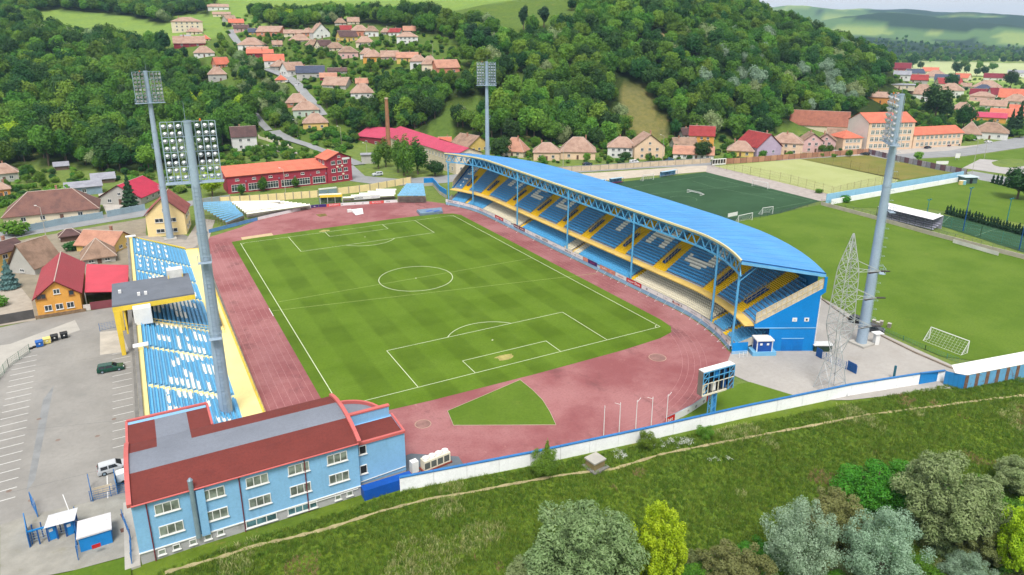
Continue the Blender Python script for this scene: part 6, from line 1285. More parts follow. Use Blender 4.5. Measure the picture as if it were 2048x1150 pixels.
hut = T('green_hut', 'small dark green hut with pale roof by the end of the two tone wall', 'hut', (*G(1945, 366).xy, 0)); g = G(1944, 367); P('wall', MB().box((g.x, g.y+2, 0), (5.5, 4, 2.6), -.4), M('hut_green', (84, 112, 108), .7), hut); P('roof', MB().box((g.x, g.y+2, 2.6), (6.4, 5, .25), -.4, top=(.95, .9)), M('hut_roof', (196, 214, 222), .6), hut); P('door', MB().box((g.x-.9, g.y-.05, 0), (1, .1, 2), -.4), DARK, hut)
for px, py, l, c in ((1921, 369, 'pale yellow barrel by the green hut', (236, 210, 140)), (1927, 369, 'pale blue barrel by the green hut', (140, 196, 210))): g = G(px, py); r = T('barrel', l, 'barrel', (g.x, g.y, 0)); P('drum', MB().tube((g.x, g.y, 0), (g.x, g.y, 1.6), .8, n=12), M('barrel_%d' % c[0], c, .6), r); P('lid', MB().tube((g.x, g.y, 1.6), (g.x, g.y, 1.7), .7, n=12), WHITE, r)
wb = T('ball_wall', 'white framed shelter wall with arched openings at the street wall', 'shelter', (*G(1440, 328).xy, 0)); a, b = G(1424, 331), G(1451, 329)
for i in range(6): p = a.lerp(b, i/5); P('post', MB().bar((*p.xy, 0), (*p.xy, 2.8), .22), WHITE, wb)
P('beam', MB().bar((*a.xy, 2.8), (*b.xy, 2.8), .4, .35), WHITE, wb); P('back', MB().bar((a.x, a.y+.6, 1.4), (b.x, b.y+.6, 1.4), .1, 2.6), DARK, wb); P('sill', MB().bar((*a.xy, .4), (*b.xy, .4), .3, .6), WHITE, wb)
# ================================================================== larger buildings beyond
def bld(a, b, d, h, rh, roof, wall, label, kind, **k):
    a, b = G(*a), G(*b); e = b-a; w = e.length; n = Vector((-e.y, e.x, 0)).normalized(); rz = math.atan2(e.y, e.x); c = (a+b)/2+n*d/2
    pa, pb = proj(a), proj(b); HOUSES.append((pa[0], pa[1]-(h+rh)*FPX/pa[2], pb[0], max(pa[1], pb[1]), pa[2])); return house_at(Vector((c.x, c.y, 0)), rz, w, d, h, rh, roof, wall, label, kind, **k)
RB = M('crimson_render', (172, 58, 76), .7, .1, .3)
rl = bld((457, 388), (655, 367), 11, 6.6, 2.2, ROOFS['orange'], RB, 'long crimson hall with orange roof and tall glazed bays', 'shed', st=1, nw=0, chim=0, name='red_hall', cat='building', sides=False, door=False)
Lr = (G(655, 367)-G(457, 388)).length
for i in range(6):
    x = -Lr/2+Lr*(i+.62)/6.15; window(rl, (x, -5.52, .7), 0, Lr/6.15*.8, 2.6, 5, WHITE, GLASS, True); window(rl, (x-.2, -5.52, 4.7), 0, 1.3, .8, 2, WHITE, DARK)
    P('lamp', MB().box((x+Lr/13, -5.65, 3.9), (.5, .3, .7)), M('grey_lamp', (150, 120, 140), .6), rl, False)
rt_ = bld((656.5, 367), (705, 360), 9.5, 9.6, 2.6, ROOFS['orange'], RB, 'four storey crimson tower house with orange gabled roof', 'gablef', st=3, nw=3, chim=0, name='red_tower', cat='building', wh=(1.7, 1.5), door=False)
P('sign', MB().box((3.0, -4.85, 9.0), (3.4, .1, .8)), WHITE, rt_, False)
for x, z in ((-1.0, 6.1), (1.1, 6.3), (1.4, 2.9)): P('air_conditioner', MB().box((x, -4.95, z), (.8, .35, .6)), CREAM, rt_, False)
bld((838, 322), (912, 349), 13, 8.4, 2.6, ROOFS['pink'], WALLS['cream'], 'long cream two storey factory with crimson sheet roof', 'gable', st=2, nw=11, chim=0, name='factory', cat='building', wh=(1.0, 1.6), caps=False, door=False)
bld((768, 292), (842, 322), 20, 6.0, 4.0, ROOFS['pink'], WALLS['cream'], 'middle factory hall under crimson sheet roof', 'gable', st=1, nw=4, chim=0, name='factory_hall', cat='building', caps=False, door=False)
bld((714, 290), (792, 298), 22, 5.0, 4.0, ROOFS['pink'], WALLS['redw'], 'rear factory hall with crimson roof behind the brick chimney', 'gable', st=1, nw=3, chim=0, name='factory_hall', cat='building', caps=False, door=False)
g = G(778, 306); CH = next(z for z in np.arange(10, 50, .1) if proj((g.x, g.y, z))[1] < 198); cm = T('brick_chimney', 'tall tapering brick chimney rising beside the crimson roofs', 'chimney', (g.x, g.y, 0)); o = P('shaft', MB().tube((g.x, g.y, 0), (g.x, g.y, CH), 1.3, .8, n=14), Mroof('chimney_stack_brick', (176, 130, 96), (150, 108, 84), row=1.2), cm); P('cap', MB().tube((g.x, g.y, CH), (g.x, g.y, CH+.6), .95, .95, n=14), M('cap_pale', (206, 186, 160), .9), cm); P('base', MB().box((g.x, g.y, 0), (3, 3, 2)), M('base_brick', (150, 110, 90), .9), cm)
# school
SW_ = dict(frame=WHITE, pane=CURT, chim=0, cat='school building', caps=False, door=False)
bld((1731, 300.5), (1822, 298), 17, 14.2, 4.4, 'orange', 'peach', 'tall peach school block with orange roof and white end wall', 'gable', st=4, nw=9, name='school_block', wh=(2.0, 2.1), hv=True, sides=False, **SW_)
bld((1824, 297), (1922, 291), 12, 7.0, 3.4, 'orange', 'peach', 'two storey school wing with orange roof right of the tall block', 'gable', st=2, nw=10, name='school_wing', wh=(1.9, 1.9), hv=True, sides=False, **SW_)
bld((1684, 302), (1722, 300.5), 12, 6.6, 3.2, 'orange', 'peach', 'small peach school wing with bright orange roof left of the tall block', 'hip', st=2, nw=4, name='school_wing', wh=(1.7, 1.6), hv=True, sides=False, **SW_)
p0, p1 = G(1731, 300.5), G(1822, 298); d_ = (p1-p0).normalized(); nn_ = Vector((-d_.y, d_.x, 0)); sp = T('school_end_wall', 'blank white end wall of the tall school block', 'wall', (*p0.xy, 0)); P('wall', MB().add([(*(p0-d_*.2).xy, 0), (*(p0-d_*.2+nn_*17).xy, 0), (*(p0-d_*.2+nn_*17).xy, 14.2), (*(p0-d_*.2+nn_*8.5).xy, 18.3), (*(p0-d_*.2).xy, 14.2)], [(0, 1, 2, 3, 4)]), M('white_end', (248, 238, 232), .9, .04), sp, fix=False)
# ================================================================== houses
HL = [  # px, py, width px, wall px, roof px, roof, wall, place, options
 (376, 64, 57, 20, 7, 'tan', 'cream', '', dict(label='three storey cream block of flats on the wooded slope, top left', st=3, nw=5, name='block_of_flats', cat='building')),
 (389, 69, 30, 5, 8, 'tan', 'cream', 'in front of the block of flats', {}), (380, 94, 58, 7, 14, 'tan', 'redw', 'below the block of flats', dict(kind='gable')), (412, 82, 16, 3, 8, 'orange', 'cream', 'beside the block of flats', dict(kind='pyr')),
 (372, 81, 18, 3, 7, 'grey', 'greyw', 'between the flats and the red walled house', dict(kind='shed')), (409, 114, 38, 8, 13, 'tan', 'white', 'at the upper edge of the left wood', {}), (442, 135, 27, 6, 14, 'orange', 'salmon', 'below it at the wood edge', dict(kind='gable', off=25)),
 (436, 163, 34, 14, 14, 'tan', 'greyw', 'lowest at the left wood edge', dict(nw=2)), (437, 20, 39, 6, 4, 'tan', 'white', 'highest on the village street', dict(kind='gable')), (444, 34, 33, 5, 5, 'tan', 'cream', 'second from the top of the street', dict(kind='gable')),
 (459, 43, 22, 4, 8, 'tan', 'greyw', 'third from the top of the street', dict(kind='gable', off=30)), (473, 51, 28, 5, 8, 'orange', 'pinkw', 'fourth from the top of the street', dict(kind='gable')), (483, 63, 28, 6, 7, 'brown', 'pinkw', 'by the street bend near the top', dict(kind='gable')),
 (509, 69, 22, 4, 8, 'dark', 'yellow', 'beside the salmon gabled house', dict(kind='gable')), (544, 72, 48, 8, 11, 'tan', 'salmon', 'with gable, upper row of the village', dict(kind='gable', off=-25)), (587, 72, 36, 5, 7, 'tan', 'cream', 'in the upper row right of the salmon one', dict(kind='gable')), (617, 72, 26, 6, 9, 'tan', 'salmon', 'in upper row beside the steep white one', {}),
 (505, 98, 47, 8, 14, 'tan', 'white', 'right of the street with broad hip', dict(off=-15)), (516, 105, 40, 4, 7, 'salmon', 'cream', 'right of the street below the hip roof', dict(kind='gable')), (521, 115, 50, 8, 8, 'orange', 'redw', 'right of the street', dict(kind='shed')), (549, 132, 38, 10, 13, 'orange', 'white', 'above the parked cars on the street', dict(kind='gable')),
 (561, 139, 32, 6, 12, 'tan', 'greyw', 'right above the street bend', dict(off=20)), (586, 151, 40, 10, 16, 'tan', 'white', 'at street bend', dict(kind='gable', off=30)), (622, 158, 54, 12, 14, 'dark', 'greyw', 'with broad gable above the street', dict(kind='gable')), (600, 85, 42, 4, 12, 'tan', 'greyw', 'in the middle of the village', {}), (627, 95, 30, 4, 11, 'tan2', 'cream', 'left of the dark brown roof', {}),
 (640, 77, 34, 11, 18, 'tan', 'white', 'steep and tall, upper village', dict(kind='gablef', off=20)), (563, 166, 22, 6, 10, 'orange', 'cream', 'small at the roadside left of the parked cars', dict(kind='pyr', nw=1)), (555, 94, 18, 3, 8, 'tan', 'greyw', 'small among gardens right of the street', dict(kind='gable')),
 (681, 50, 22, 4, 9, 'tan2', 'greyw', 'at the edge of the top wood', {}), (707, 48, 23, 4, 9, 'tan', 'cream', 'topmost under the wood', dict(kind='gable')), (692, 64, 22, 4, 9, 'red', 'cream', 'in the upper middle row', dict(kind='gable')), (720, 72, 36, 10, 11, 'tan', 'salmon', 'in the upper middle row', {}), (744, 73, 26, 10, 10, 'tan2', 'white', 'in upper middle row beside the salmon one', {}),
 (694, 83, 36, 9, 12, 'brown', 'yellow', 'below the red roof', dict(kind='gable', off=20)), (730, 93, 35, 8, 12, 'tan', 'cream', 'alone in gardens above the pink one', {}), (792, 73, 24, 8, 8, 'red', 'white', 'right part of the upper village', dict(kind='gable', off=-25)), (815, 87, 42, 13, 9, 'tan', 'white', 'two storeys high beside the grass slope', dict(st=2, nw=4)), (819, 66, 24, 4, 9, 'salmon', 'greyw', 'behind the two storey white one', dict(kind='gable')), (771, 69, 18, 4, 8, 'tan', 'greyw', 'left of the white one with red roof', {}),
 (697, 117, 39, 12, 11, 'tan2', 'pinkw', 'in the middle of the village', dict(nw=3)), (671, 101, 36, 3, 11, 'tan2', 'cream', 'left of the pink one', {}), (648, 96, 28, 4, 11, 'brown', 'cream', 'left of the middle village', dict(kind='gable', off=30)), (735, 117, 28, 9, 11, 'tan', 'white', 'behind the yellow one', {}), (746, 124, 38, 10, 13, 'tan', 'amber', 'at the left end of the lower right row', {}), (780, 123, 34, 9, 12, 'tan', 'pinkw', 'second in the lower right row', dict(kind='gable')),
 (815, 124, 42, 8, 11, 'salmon', 'yellow', 'third in the lower right row', dict(kind='gable')), (837, 136, 33, 13, 12, 'tan', 'white', 'fourth in the lower right row', {}), (860, 145, 32, 16, 16, 'tan', 'cream', 'fifth in the lower right row', {}), (891, 148, 48, 12, 16, 'salmon', 'salmon', 'last of the lower right row, with gables', dict(kind='gable', off=20)),
 (676, 176, 50, 5, 16, 'tan', 'greyw', 'below the slate roofed one', dict(kind='gable', off=-25)), (657, 160, 32, 4, 9, 'salmon', 'redw', 'behind the big roadside tree', dict(kind='gable')), (725, 197, 45, 11, 18, 'tan', 'white', 'with arcade among the trees', {}), (724, 172, 23, 3, 10, 'salmon', 'greyw', 'small above the arcaded one', dict(kind='gable')), (675, 148, 36, 3, 7, 'brown', 'greyw', 'low shed like, in mid village', dict(kind='gable')),
 (595, 211, 44, 5, 18, 'tan', 'salmon', 'first of three below the street', {}), (613, 233, 50, 13, 17, 'tan', 'green', 'second of three below the street', {}), (632, 260, 48, 14, 19, 'tan', 'yellow', 'third of three below the street', {}), (490, 300, 46, 26, 21, 'brown', 'white', 'tall beside the drive with pale posts', dict(kind='gable', st=2, nw=2, dep=.7, off=4)),
 (737, 327, 26, 17, 3, 'grey', 'greyw', 'small by the junction', dict(kind='flat', nw=0, chim=0, cat='shed', name='shed', label='small flat grey hut on the grass by the junction')), (890, 292, 24, 4, 12, 'orange', 'greyw', 'behind the factory roof', dict(kind='gable')), (940, 306, 58, 13, 24, 'tan2', 'yellow', 'broad, beside the factory', dict(kind='gable', off=-50, dep=1.0)), (1030, 314, 48, 11, 28, 'salmon', 'cream', 'right of the far floodlight mast', dict(off=-20)),
 (1093, 321, 52, 16, 20, 'tan', 'peach', 'before the wood, left of the carport', {}), (1155, 319, 70, 15, 30, 'tan', 'peach', 'large, behind the maroon carport', {}), (1243, 316, 56, 21, 21, 'tan', 'white', 'two storeys on the street behind the grandstand', dict(st=2, nw=4)), (1291, 318, 62, 25, 27, 'tan', 'peach', 'large gabled, beside the white two storey one', dict(kind='gablef', st=2, nw=3, off=18)), (1386, 318, 78, 9, 17, 'salmon', 'white', 'long and low on the street', dict(kind='gable', nw=6)),
 (1366, 297, 46, 5, 16, 'tan2', 'greyw', 'behind the long low one', dict(kind='gable', off=20)), (1402, 292, 48, 20, 20, 'red', 'amber', 'tall villa with gables at the wood edge', dict(kind='gable', st=2, nw=3)), (1371, 278, 22, 8, 14, 'brown', 'white', 'left of the villa', dict(kind='gable', off=30)), (1480, 313, 50, 11, 20, 'tan', 'yellow', 'on the street before the long red roof', {}), (1515, 311, 66, 17, 30, 'red', 'lilac', 'large gabled, end of the street row', dict(kind='gable', off=-50, dep=.9)),
 (1570, 309, 62, 23, 20, 'tan', 'peach', 'two storeys beside the lilac one', dict(st=2, nw=3)), (1618, 305, 40, 22, 18, 'tan2', 'pinkw', 'gabled, left of the two pink ones', dict(kind='gablef', st=2, nw=2, off=20)), (1650, 304, 34, 22, 16, 'tan2', 'pinkw', 'gabled, right of the two pink ones', dict(kind='gablef', st=2, nw=2)), (1636, 262, 108, 10, 30, 'rust', 'cream', 'long hall behind the school', dict(kind='gable', nw=0, chim=0, dep=.35)), (1690, 285, 70, 6, 22, 'tan2', 'peach', 'behind the small school wing', dict(kind='gable', nw=0)),
 (1760, 207, 60, 12, 9, 'tan', 'orange', 'at the wood edge behind the school', dict(kind='gable')), (1843, 200, 46, 11, 20, 'tan', 'white', 'behind the floodlight mast head', {}), (1798, 178, 54, 8, 5, 'grey', 'cream', 'flat, left in the town', dict(kind='flat', chim=0)), (1826, 165, 50, 5, 11, 'red', 'greyw', 'wide, left in the town', dict(kind='gable')), (1803, 159, 30, 9, 8, 'grey', 'white', 'left in the town under the wood', dict(kind='gable')), (1827, 155, 32, 8, 9, 'dark', 'white', 'gabled, left in the town', dict(kind='gable', off=25)),
 (1803, 142, 32, 5, 11, 'maroon', 'redw', 'farthest left of the town', dict(kind='gable')), (1860, 147, 28, 4, 8, 'orange', 'cream', 'at the field edge, left', dict(kind='gable')), (1870, 157, 40, 4, 12, 'tan', 'greyw', 'broad in the town middle', {}), (1879, 153, 17, 5, 6, 'tan', 'white', 'small gabled in the town middle', dict(kind='gablef')), (1892, 165, 42, 5, 11, 'dark', 'greyw', 'broad in the town middle', dict(kind='gable')), (1896, 174, 42, 6, 12, 'red', 'cream', 'half behind a round tree', dict(kind='gable', off=15)),
 (1924, 162, 26, 6, 9, 'orange', 'cream', 'right of the slate roof', dict(kind='gable', off=-20)), (1899, 193, 46, 12, 14, 'tan', 'white', 'with hip, town middle', {}), (1973, 180, 50, 5, 14, 'tan', 'greyw', 'wide, right in the town', {}), (1966, 183, 30, 6, 8, 'dark', 'white', 'before the wide tan roof', {}), (1962, 194, 40, 4, 12, 'maroon', 'white', 'long, right in the town', dict(kind='gable')), (1996, 196, 34, 6, 14, 'maroon', 'white', 'next to the long maroon one', dict(kind='gable', off=20)),
 (1963, 203, 42, 10, 9, 'tan', 'pinkw', 'in the town', {}), (2024, 202, 48, 6, 18, 'orange', 'cream', 'large, right edge of the town', dict(kind='gable')), (2030, 211, 42, 8, 14, 'tan', 'greyw', 'before the large orange roof', {}), (1985, 218, 44, 6, 12, 'tan', 'white', 'middle right of the town', dict(kind='gable')), (1923, 228, 40, 9, 14, 'tan', 'yellow', 'behind the right school wing', {}), (1978, 245, 54, 10, 9, 'pink', 'amber', 'right of the round tree', dict(kind='gable')), (2016, 241, 64, 7, 16, 'orange', 'cream', 'behind the two spruces', dict(kind='gable')),
 (1994, 160, 46, 4, 9, 'maroon', 'white', 'at the field edge, right', dict(kind='gable')), (2033, 154, 32, 8, 5, 'grey', 'white', 'hall like at the field edge, far right', dict(kind='shed')), (1931, 177, 18, 4, 7, 'tan', 'greyw', 'small in the town middle', dict(kind='gable')), (1938, 277, 38, 9, 25, 'tan', 'white', 'pyramid topped, right of the school', dict(kind='pyr')), (1978, 278, 60, 13, 20, 'tan2', 'white', 'with maroon base, right of the school', {}), (2040, 232, 40, 8, 14, 'orange', 'yellow', 'at the right picture edge', dict(kind='gable')),
 (10, 364, 48, 17, 20, 'tan', 'greyw', 'at the left picture edge under the wood', {}), (4, 397, 32, 18, 14, 'tan', 'orange', 'at the left picture edge, lower one', {}), (112, 442, 160, 17, 46, 'old', 'cream', 'wide, behind the pale blue roadside wall', dict(nw=4, dep=.55, off=-6)), (170, 390, 62, 16, 9, 'grey', M('blue_grey_boards', (140, 166, 184), .8), '', dict(kind='shed', label='blue grey open shed with sheet roof behind the old tiled house', name='shed', cat='shed', nw=1, chim=0, dep=.5)),
 (208, 366, 40, 8, 10, 'grey', M('brown_boards', (120, 100, 88), .9), '', dict(kind='shed', label='small brown shed with lilac grey roof under the wood', name='shed', cat='shed', nw=0, chim=0)), (124, 340, 24, 8, 7, 'grey', M('brown_boards', (120, 100, 88), .9), '', dict(kind='shed', label='tiny weathered shed high in the left gardens', name='shed', cat='shed', nw=0, chim=0)), (268, 408, 84, 14, 34, 'mag', 'greyw', 'behind the blue spruce', dict(kind='gablef', off=-30, dep=1.1, chim=0)),
 (142, 482, 34, 6, 14, 'brown', M('timber', (110, 84, 70), .8), '', dict(kind='hip', label='dark brown garden pavilion by the road', name='pavilion', cat='pavilion', nw=0, chim=0)), (214, 503, 82, 13, 30, 'salmon', 'yellow', 'with arched attic by the road', dict(kind='gable', off=-40)), (200, 527, 56, 6, 40, 'tan2', 'greyw', 'pyramid topped behind the crimson lean to', dict(kind='pyr', dep=1.0, chim=0)), (75, 546, 62, 8, 56, 'tan2', 'greyw', 'steep barn like, behind the orange one', dict(kind='gable', off=40, dep=1.0, nw=0, chim=0)),
 (10, 540, 62, 36, 22, 'brown', 'yellow', 'at the left picture edge by the road', dict(kind='gable', off=35, st=2, nw=2)), (66, 338-20, 0.01, 1, 1, 'tan', 'cream', '', None),
]
for px, py, w, h, r, ro, wa, pl, op in HL:
    if op is None: continue
    op = dict(op); op.setdefault('nw', 3 if w > 26 else 2); house(px, py, w, h, r, ro, wa, pl, **op)
# yellow gabled house by the far-left mast
bld((297, 474), (374, 468), 12, 6.4, 5.4, Mroof('brick_red_tile', (176, 104, 96), (150, 84, 80)), M('pale_yellow_wall', (250, 226, 166), .9, .06, .3), 'tall pale yellow house with brick red gable roof beside the floodlight mast', 'gablef', st=2, nw=2, chim=0, wh=(2.2, 1.2), door=False)
# orange house with crimson roof and carport
oh = bld((78, 637), (166, 623), 23, 4.3, 3.6, Mrib('crimson_tile', (164, 46, 58), 'Y', 1.6, .5, .08), WALLS['amber'], 'orange house with big crimson roof by the car park', 'gablef', st=1, nw=3, chim=0, sides=False, wh=(1.3, 1.3), door=False)
for x_ in (-2.9, 2.6): window(oh, (x_, -11.52, 4.2), 0, 1.6 if x_ < 0 else .9, 1.1, 2 if x_ < 0 else 1, M('brown_frame', (150, 100, 60)))
P('stone_base', MB().box((0, -11.56, -.2), (9.3, .12, .9)), M('rubble', (140, 116, 92), .95, .3, 1.5), oh, False)
lt = T('carport', 'bright crimson lean to roof between orange house and open stand', 'carport', (*G(205, 610).xy, 0)); c4 = [G(169, 584, 3.4), G(256, 582, 3.4), G(257, 530, 4.2), G(173, 528, 4.4)]
P('roof', MB().add([tuple(p) for p in c4]+[(p.x, p.y, p.z-.15) for p in c4], [(0, 1, 2, 3), (7, 6, 5, 4), (0, 4, 5, 1), (1, 5, 6, 2), (2, 6, 7, 3), (3, 7, 4, 0)]), M('bright_crimson_sheet', (206, 66, 84), .5, .08, .3), lt)
for p in c4: P('post', MB().bar((p.x, p.y, 0), (p.x, p.y, p.z-.15), .2), WHITE, lt)
a, b = G(182, 620), G(226, 614); P('gate', MB().bar((*a.xy, .9), (*b.xy, .9), .08, 1.8), M('maroon_gate', (134, 70, 78), .6), lt); a2 = G(168, 622); P('low_wall', MB().bar((*a2.xy, .7), (*a.xy, .7), .2, 1.4), M('pale_wall', (220, 212, 206), .9), lt)
tag(P('dark_gate', MB().bar((*G(-20, 652).xy, 1.0), (*G(70, 636).xy, 1.0), .12, 2.0), M('charcoal_sheet', (88, 86, 86), .8, .2, .6)), 'dark sheet gate left of the orange house', 'gate')
for i, (px, py) in enumerate(((60, 585), (66, 560), (70, 535))): pass
# ================================================================== trees and plants
LF = dict(oak=Mleaf('leaf_mid', (66, 110, 30), (98, 140, 46)), dark=Mleaf('leaf_dark', (40, 82, 34), (64, 106, 44)), light=Mleaf('leaf_light', (94, 138, 40), (124, 160, 58)),
    silver=Mleaf('leaf_silver', (120, 148, 118), (156, 180, 154), .02, .15), yel=Mleaf('leaf_yellow_green', (144, 178, 30), (176, 200, 40), .01, .1), willow=Mleaf('leaf_willow', (122, 146, 92), (150, 168, 118), .02, .12),
    olive=Mleaf('leaf_olive', (112, 122, 70), (134, 140, 88), .02, .12), bright=Mleaf('leaf_bright', (72, 128, 32), (100, 152, 46), .02, .12), spruce=Mleaf('needle_green', (36, 68, 42), (50, 84, 52), .02, .2), blue=Mleaf('needle_blue', (84, 122, 124), (110, 146, 144), .01, .1))
BARK = M('bark', (104, 90, 76), .95, .2, 1.5)
def leaf_mesh(name, pts, nrm, size, mat, rng, aspect=1.0, core=None):
    """leaf cards: pts, nrm (n,3); every card its own tilt"""
    n = len(pts); nrm = nrm+rng.normal(0, .55, (n, 3)); nrm /= np.linalg.norm(nrm, axis=1)[:, None]+1e-9
    t = np.cross(nrm, rng.normal(0, 1, (n, 3))); t /= np.linalg.norm(t, axis=1)[:, None]+1e-9; b = np.cross(nrm, t)
    s = size*rng.uniform(.6, 1.35, (n, 1)); t = t*s*aspect; b = b*s
    v = np.stack([pts-t*.5-b*.32, pts+t*.1-b*.5, pts+t*.55+b*.1, pts-t*.1+b*.5], 1).reshape(-1, 3); f = np.arange(4*n).reshape(-1, 4)
    V, Fc = v.tolist(), f.tolist()
    if core:
        for c, r in core:
            o = len(V); k = 6
            for i in range(1, 4):
                for j in range(k): a, bb = math.pi*i/4, 2*math.pi*j/k; V.append((c[0]+r[0]*math.sin(a)*math.cos(bb), c[1]+r[1]*math.sin(a)*math.sin(bb), c[2]+r[2]*math.cos(a)))
            V += [(c[0], c[1], c[2]+r[2]), (c[0], c[1], c[2]-r[2])]
            for i in range(2):
                for j in range(k): Fc.append((o+i*k+j, o+i*k+(j+1) % k, o+(i+1)*k+(j+1) % k, o+(i+1)*k+j))
            for j in range(k): Fc.append((o+j, o+3*k, o+(j+1) % k)); Fc.append((o+2*k+j, o+2*k+(j+1) % k, o+3*k+1))
    me = bpy.data.meshes.new(name); me.from_pydata(V, [], Fc); me.update(); me.materials.append(mat); return me
def crown(seed, mat, n=1500, leaf=.55, rx=4.6, rz=4.4, zc=6.2, blobs=15, spread=.62, br=(.30, .52), aspect=1.0, up=0., name='crown', core=.62):
    rng = np.random.default_rng(seed); C = []; Rr = []
    for i in range(blobs):
        d = rng.normal(0, 1, 3); d /= np.linalg.norm(d); d[2] = d[2]*.9+up; q = rng.uniform(.35, 1)**.6*spread
        C.append((d[0]*q*rx, d[1]*q*rx, zc+d[2]*q*rz)); Rr.append(rng.uniform(*br)*rx)
    C.append((0, 0, zc)); Rr.append(.5*rx); C = np.array(C); Rr = np.array(Rr)
    pr = Rr**2/np.sum(Rr**2); idx = rng.choice(len(C), n*2, p=pr); d = rng.normal(0, 1, (n*2, 3)); d /= np.linalg.norm(d, axis=1)[:, None]
    p = C[idx]+d*Rr[idx][:, None]*rng.uniform(.66, 1.25, (n*2, 1))*np.array([1, 1, rz/rx])
    ins = np.zeros(n*2, bool)
    for c, r in zip(C, Rr): q = (p-c)/np.array([1, 1, rz/rx]); ins |= (np.linalg.norm(q, axis=1) < r*.78)
    p, d = p[~ins][:n], d[~ins][:n]
    cr = [(c, (r*core, r*core, r*core*rz/rx)) for c, r in zip(C, Rr)] if core else None
    return leaf_mesh(name, p, d+np.array([0, 0, .35]), leaf, mat, rng, aspect, cr)
def trunk(h, r, seed=0, limbs=4, rx=3):
    rnd = random.Random(seed); m = MB().tube((0, 0, -.6), (.1, 0, h*.55), r, r*.7, n=7).tube((.1, 0, h*.55), (0, .1, h), r*.7, r*.25, n=6)
    for i in range(limbs): a = rnd.random()*6.28; z = h*rnd.uniform(.35, .6); m.tube((0, 0, z), (math.cos(a)*rx*.6, math.sin(a)*rx*.6, z+h*.32), r*.4, r*.12, n=5)
    return fixn(m.mesh('trunk', BARK))
def cone_tree(seed, mat, H=11, rx=2.6, n=1500, leaf=.45, z0=.6, power=1.0, name='crown'):
    rng = np.random.default_rng(seed); t = rng.uniform(0, 1, n)**.7; z = z0+(H-z0)*(1-t) if False else z0+(H-z0)*(1-np.sqrt(rng.uniform(0, 1, n)))
    f = 1-(z-z0)/(H-z0); lay = .75+.25*np.cos(z*5.2+rng.normal(0, .3, n)); r = rx*f**power*lay*rng.uniform(.75, 1.03, n); a = rng.uniform(0, 6.283, n)
    p = np.stack([r*np.cos(a), r*np.sin(a), z-.15*r], 1); d = np.stack([np.cos(a), np.sin(a), np.full(n, .45)], 1)
    cr = [((0, 0, z0+(H-z0)*k), (rx*(1-k)*.62+.05, rx*(1-k)*.62+.05, (H-z0)*.17)) for k in (.12, .3, .48, .66, .82)]
    return leaf_mesh(name, p, d, leaf, mat, rng, 1.3, cr)
PROTO = {}
for i, k in enumerate(('oak', 'dark', 'light', 'oak', 'dark', 'oak', 'light')):
    rx = (4.6, 4.2, 4.4, 5.0, 4.6, 3.7, 4.0)[i]; PROTO['t%d' % i] = (crown(10+i, LF[k], 1900, .52, rx, (4.3, 4.8, 4.0, 4.2, 4.5, 5.2, 4.6)[i], (6.4, 6.8, 6.0, 6.2, 6.6, 7.2, 6.4)[i], 24+i % 5, .74, (.2, .42)), trunk(7, .3, i))
PROTO['silver'] = (crown(31, LF['silver'], 1700, .5, 4.4, 5.2, 6.8, 16), trunk(7.5, .3, 31)); PROTO['willow'] = (crown(32, LF['willow'], 1700, .5, 4.6, 4.6, 6.0, 16), trunk(6.5, .3, 32)); PROTO['yel'] = (crown(33, LF['yel'], 1500, .5, 4.2, 4.4, 6, 14), trunk(6.5, .3, 33))
PROTO['bush'] = (crown(34, LF['bright'], 700, .4, 2.4, 1.9, 1.7, 9), trunk(1.6, .12, 34, 3, 1.2)); PROTO['dbush'] = (crown(35, LF['dark'], 700, .4, 2.4, 1.9, 1.7, 9), trunk(1.6, .12, 35, 3, 1.2))
PROTO['spruce'] = (cone_tree(36, LF['spruce']), trunk(9, .22, 36, 0)); PROTO['bluespruce'] = (cone_tree(37, LF['blue'], 8, 2.6, 1400, .4), trunk(6, .2, 37, 0)); PROTO['thuja'] = (cone_tree(38, LF['spruce'], 3.4, .75, 420, .28, .1, .6), trunk(2, .1, 38, 0)); PROTO['poplar'] = (crown(39, LF['oak'], 1200, .5, 2.3, 6.0, 7.2, 14, .75, (.4, .6)), trunk(9, .25, 39, 2, 1)); PROTO['pine'] = (crown(40, LF['spruce'], 1300, .5, 3.6, 5.2, 9, 11, .8, (.2, .4)), trunk(13, .3, 40, 4, 2.4))
PRX = dict(silver=4.4, willow=4.6, yel=4.2, bush=2.4, dbush=2.4, spruce=2.6, bluespruce=2.6, thuja=.75, poplar=2.3, pine=3.6); PH = dict(silver=12, willow=10.6, yel=10.4, bush=3.6, dbush=3.6, spruce=11, bluespruce=8, thuja=3.4, poplar=13.2, pine=14)
TREES = []
def tree(loc, proto, s, label, name='tree', cat='tree', group=None, rz=None, sz=None):
    r = T(name, label, cat, loc, random.uniform(0, 6.28) if rz is None else rz, group); r.scale = (s, s, sz or s); c, t = PROTO[proto]
    link('crown', c, r); link('trunk', t, r); return r
random.seed(11); rngT = np.random.default_rng(4)
HB = [h for h in HOUSES]
def hides_house(px, py, hpx, wpx, dist, keep=.25):
    for x0, y0, x1, y1, L in HB:
        if dist < L+4 and px+wpx*.45 > x0 and px-wpx*.45 < x1 and py > y1-1 and py-hpx < y1-(y1-y0)*keep: return True
        if dist >= L-3 and dist < L+10 and x0 < px < x1 and y0 < py < y1+2: return True
    return False
ROADPX = [(x0+(x1-x0)*k/6, y0+(y1-y0)*k/6) for pl_ in ([(720, 330), (690, 318), (660, 306), (620, 292), (580, 280), (555, 268), (548, 262)], [(646, 232), (630, 212), (610, 190), (597, 172), (580, 158), (555, 147), (530, 137)], [(538, 262), (522, 246), (508, 228)], [(478, 88), (470, 78), (463, 68)]) for (x0, y0), (x1, y1) in zip(pl_[:-1], pl_[1:]) for k in range(6)]
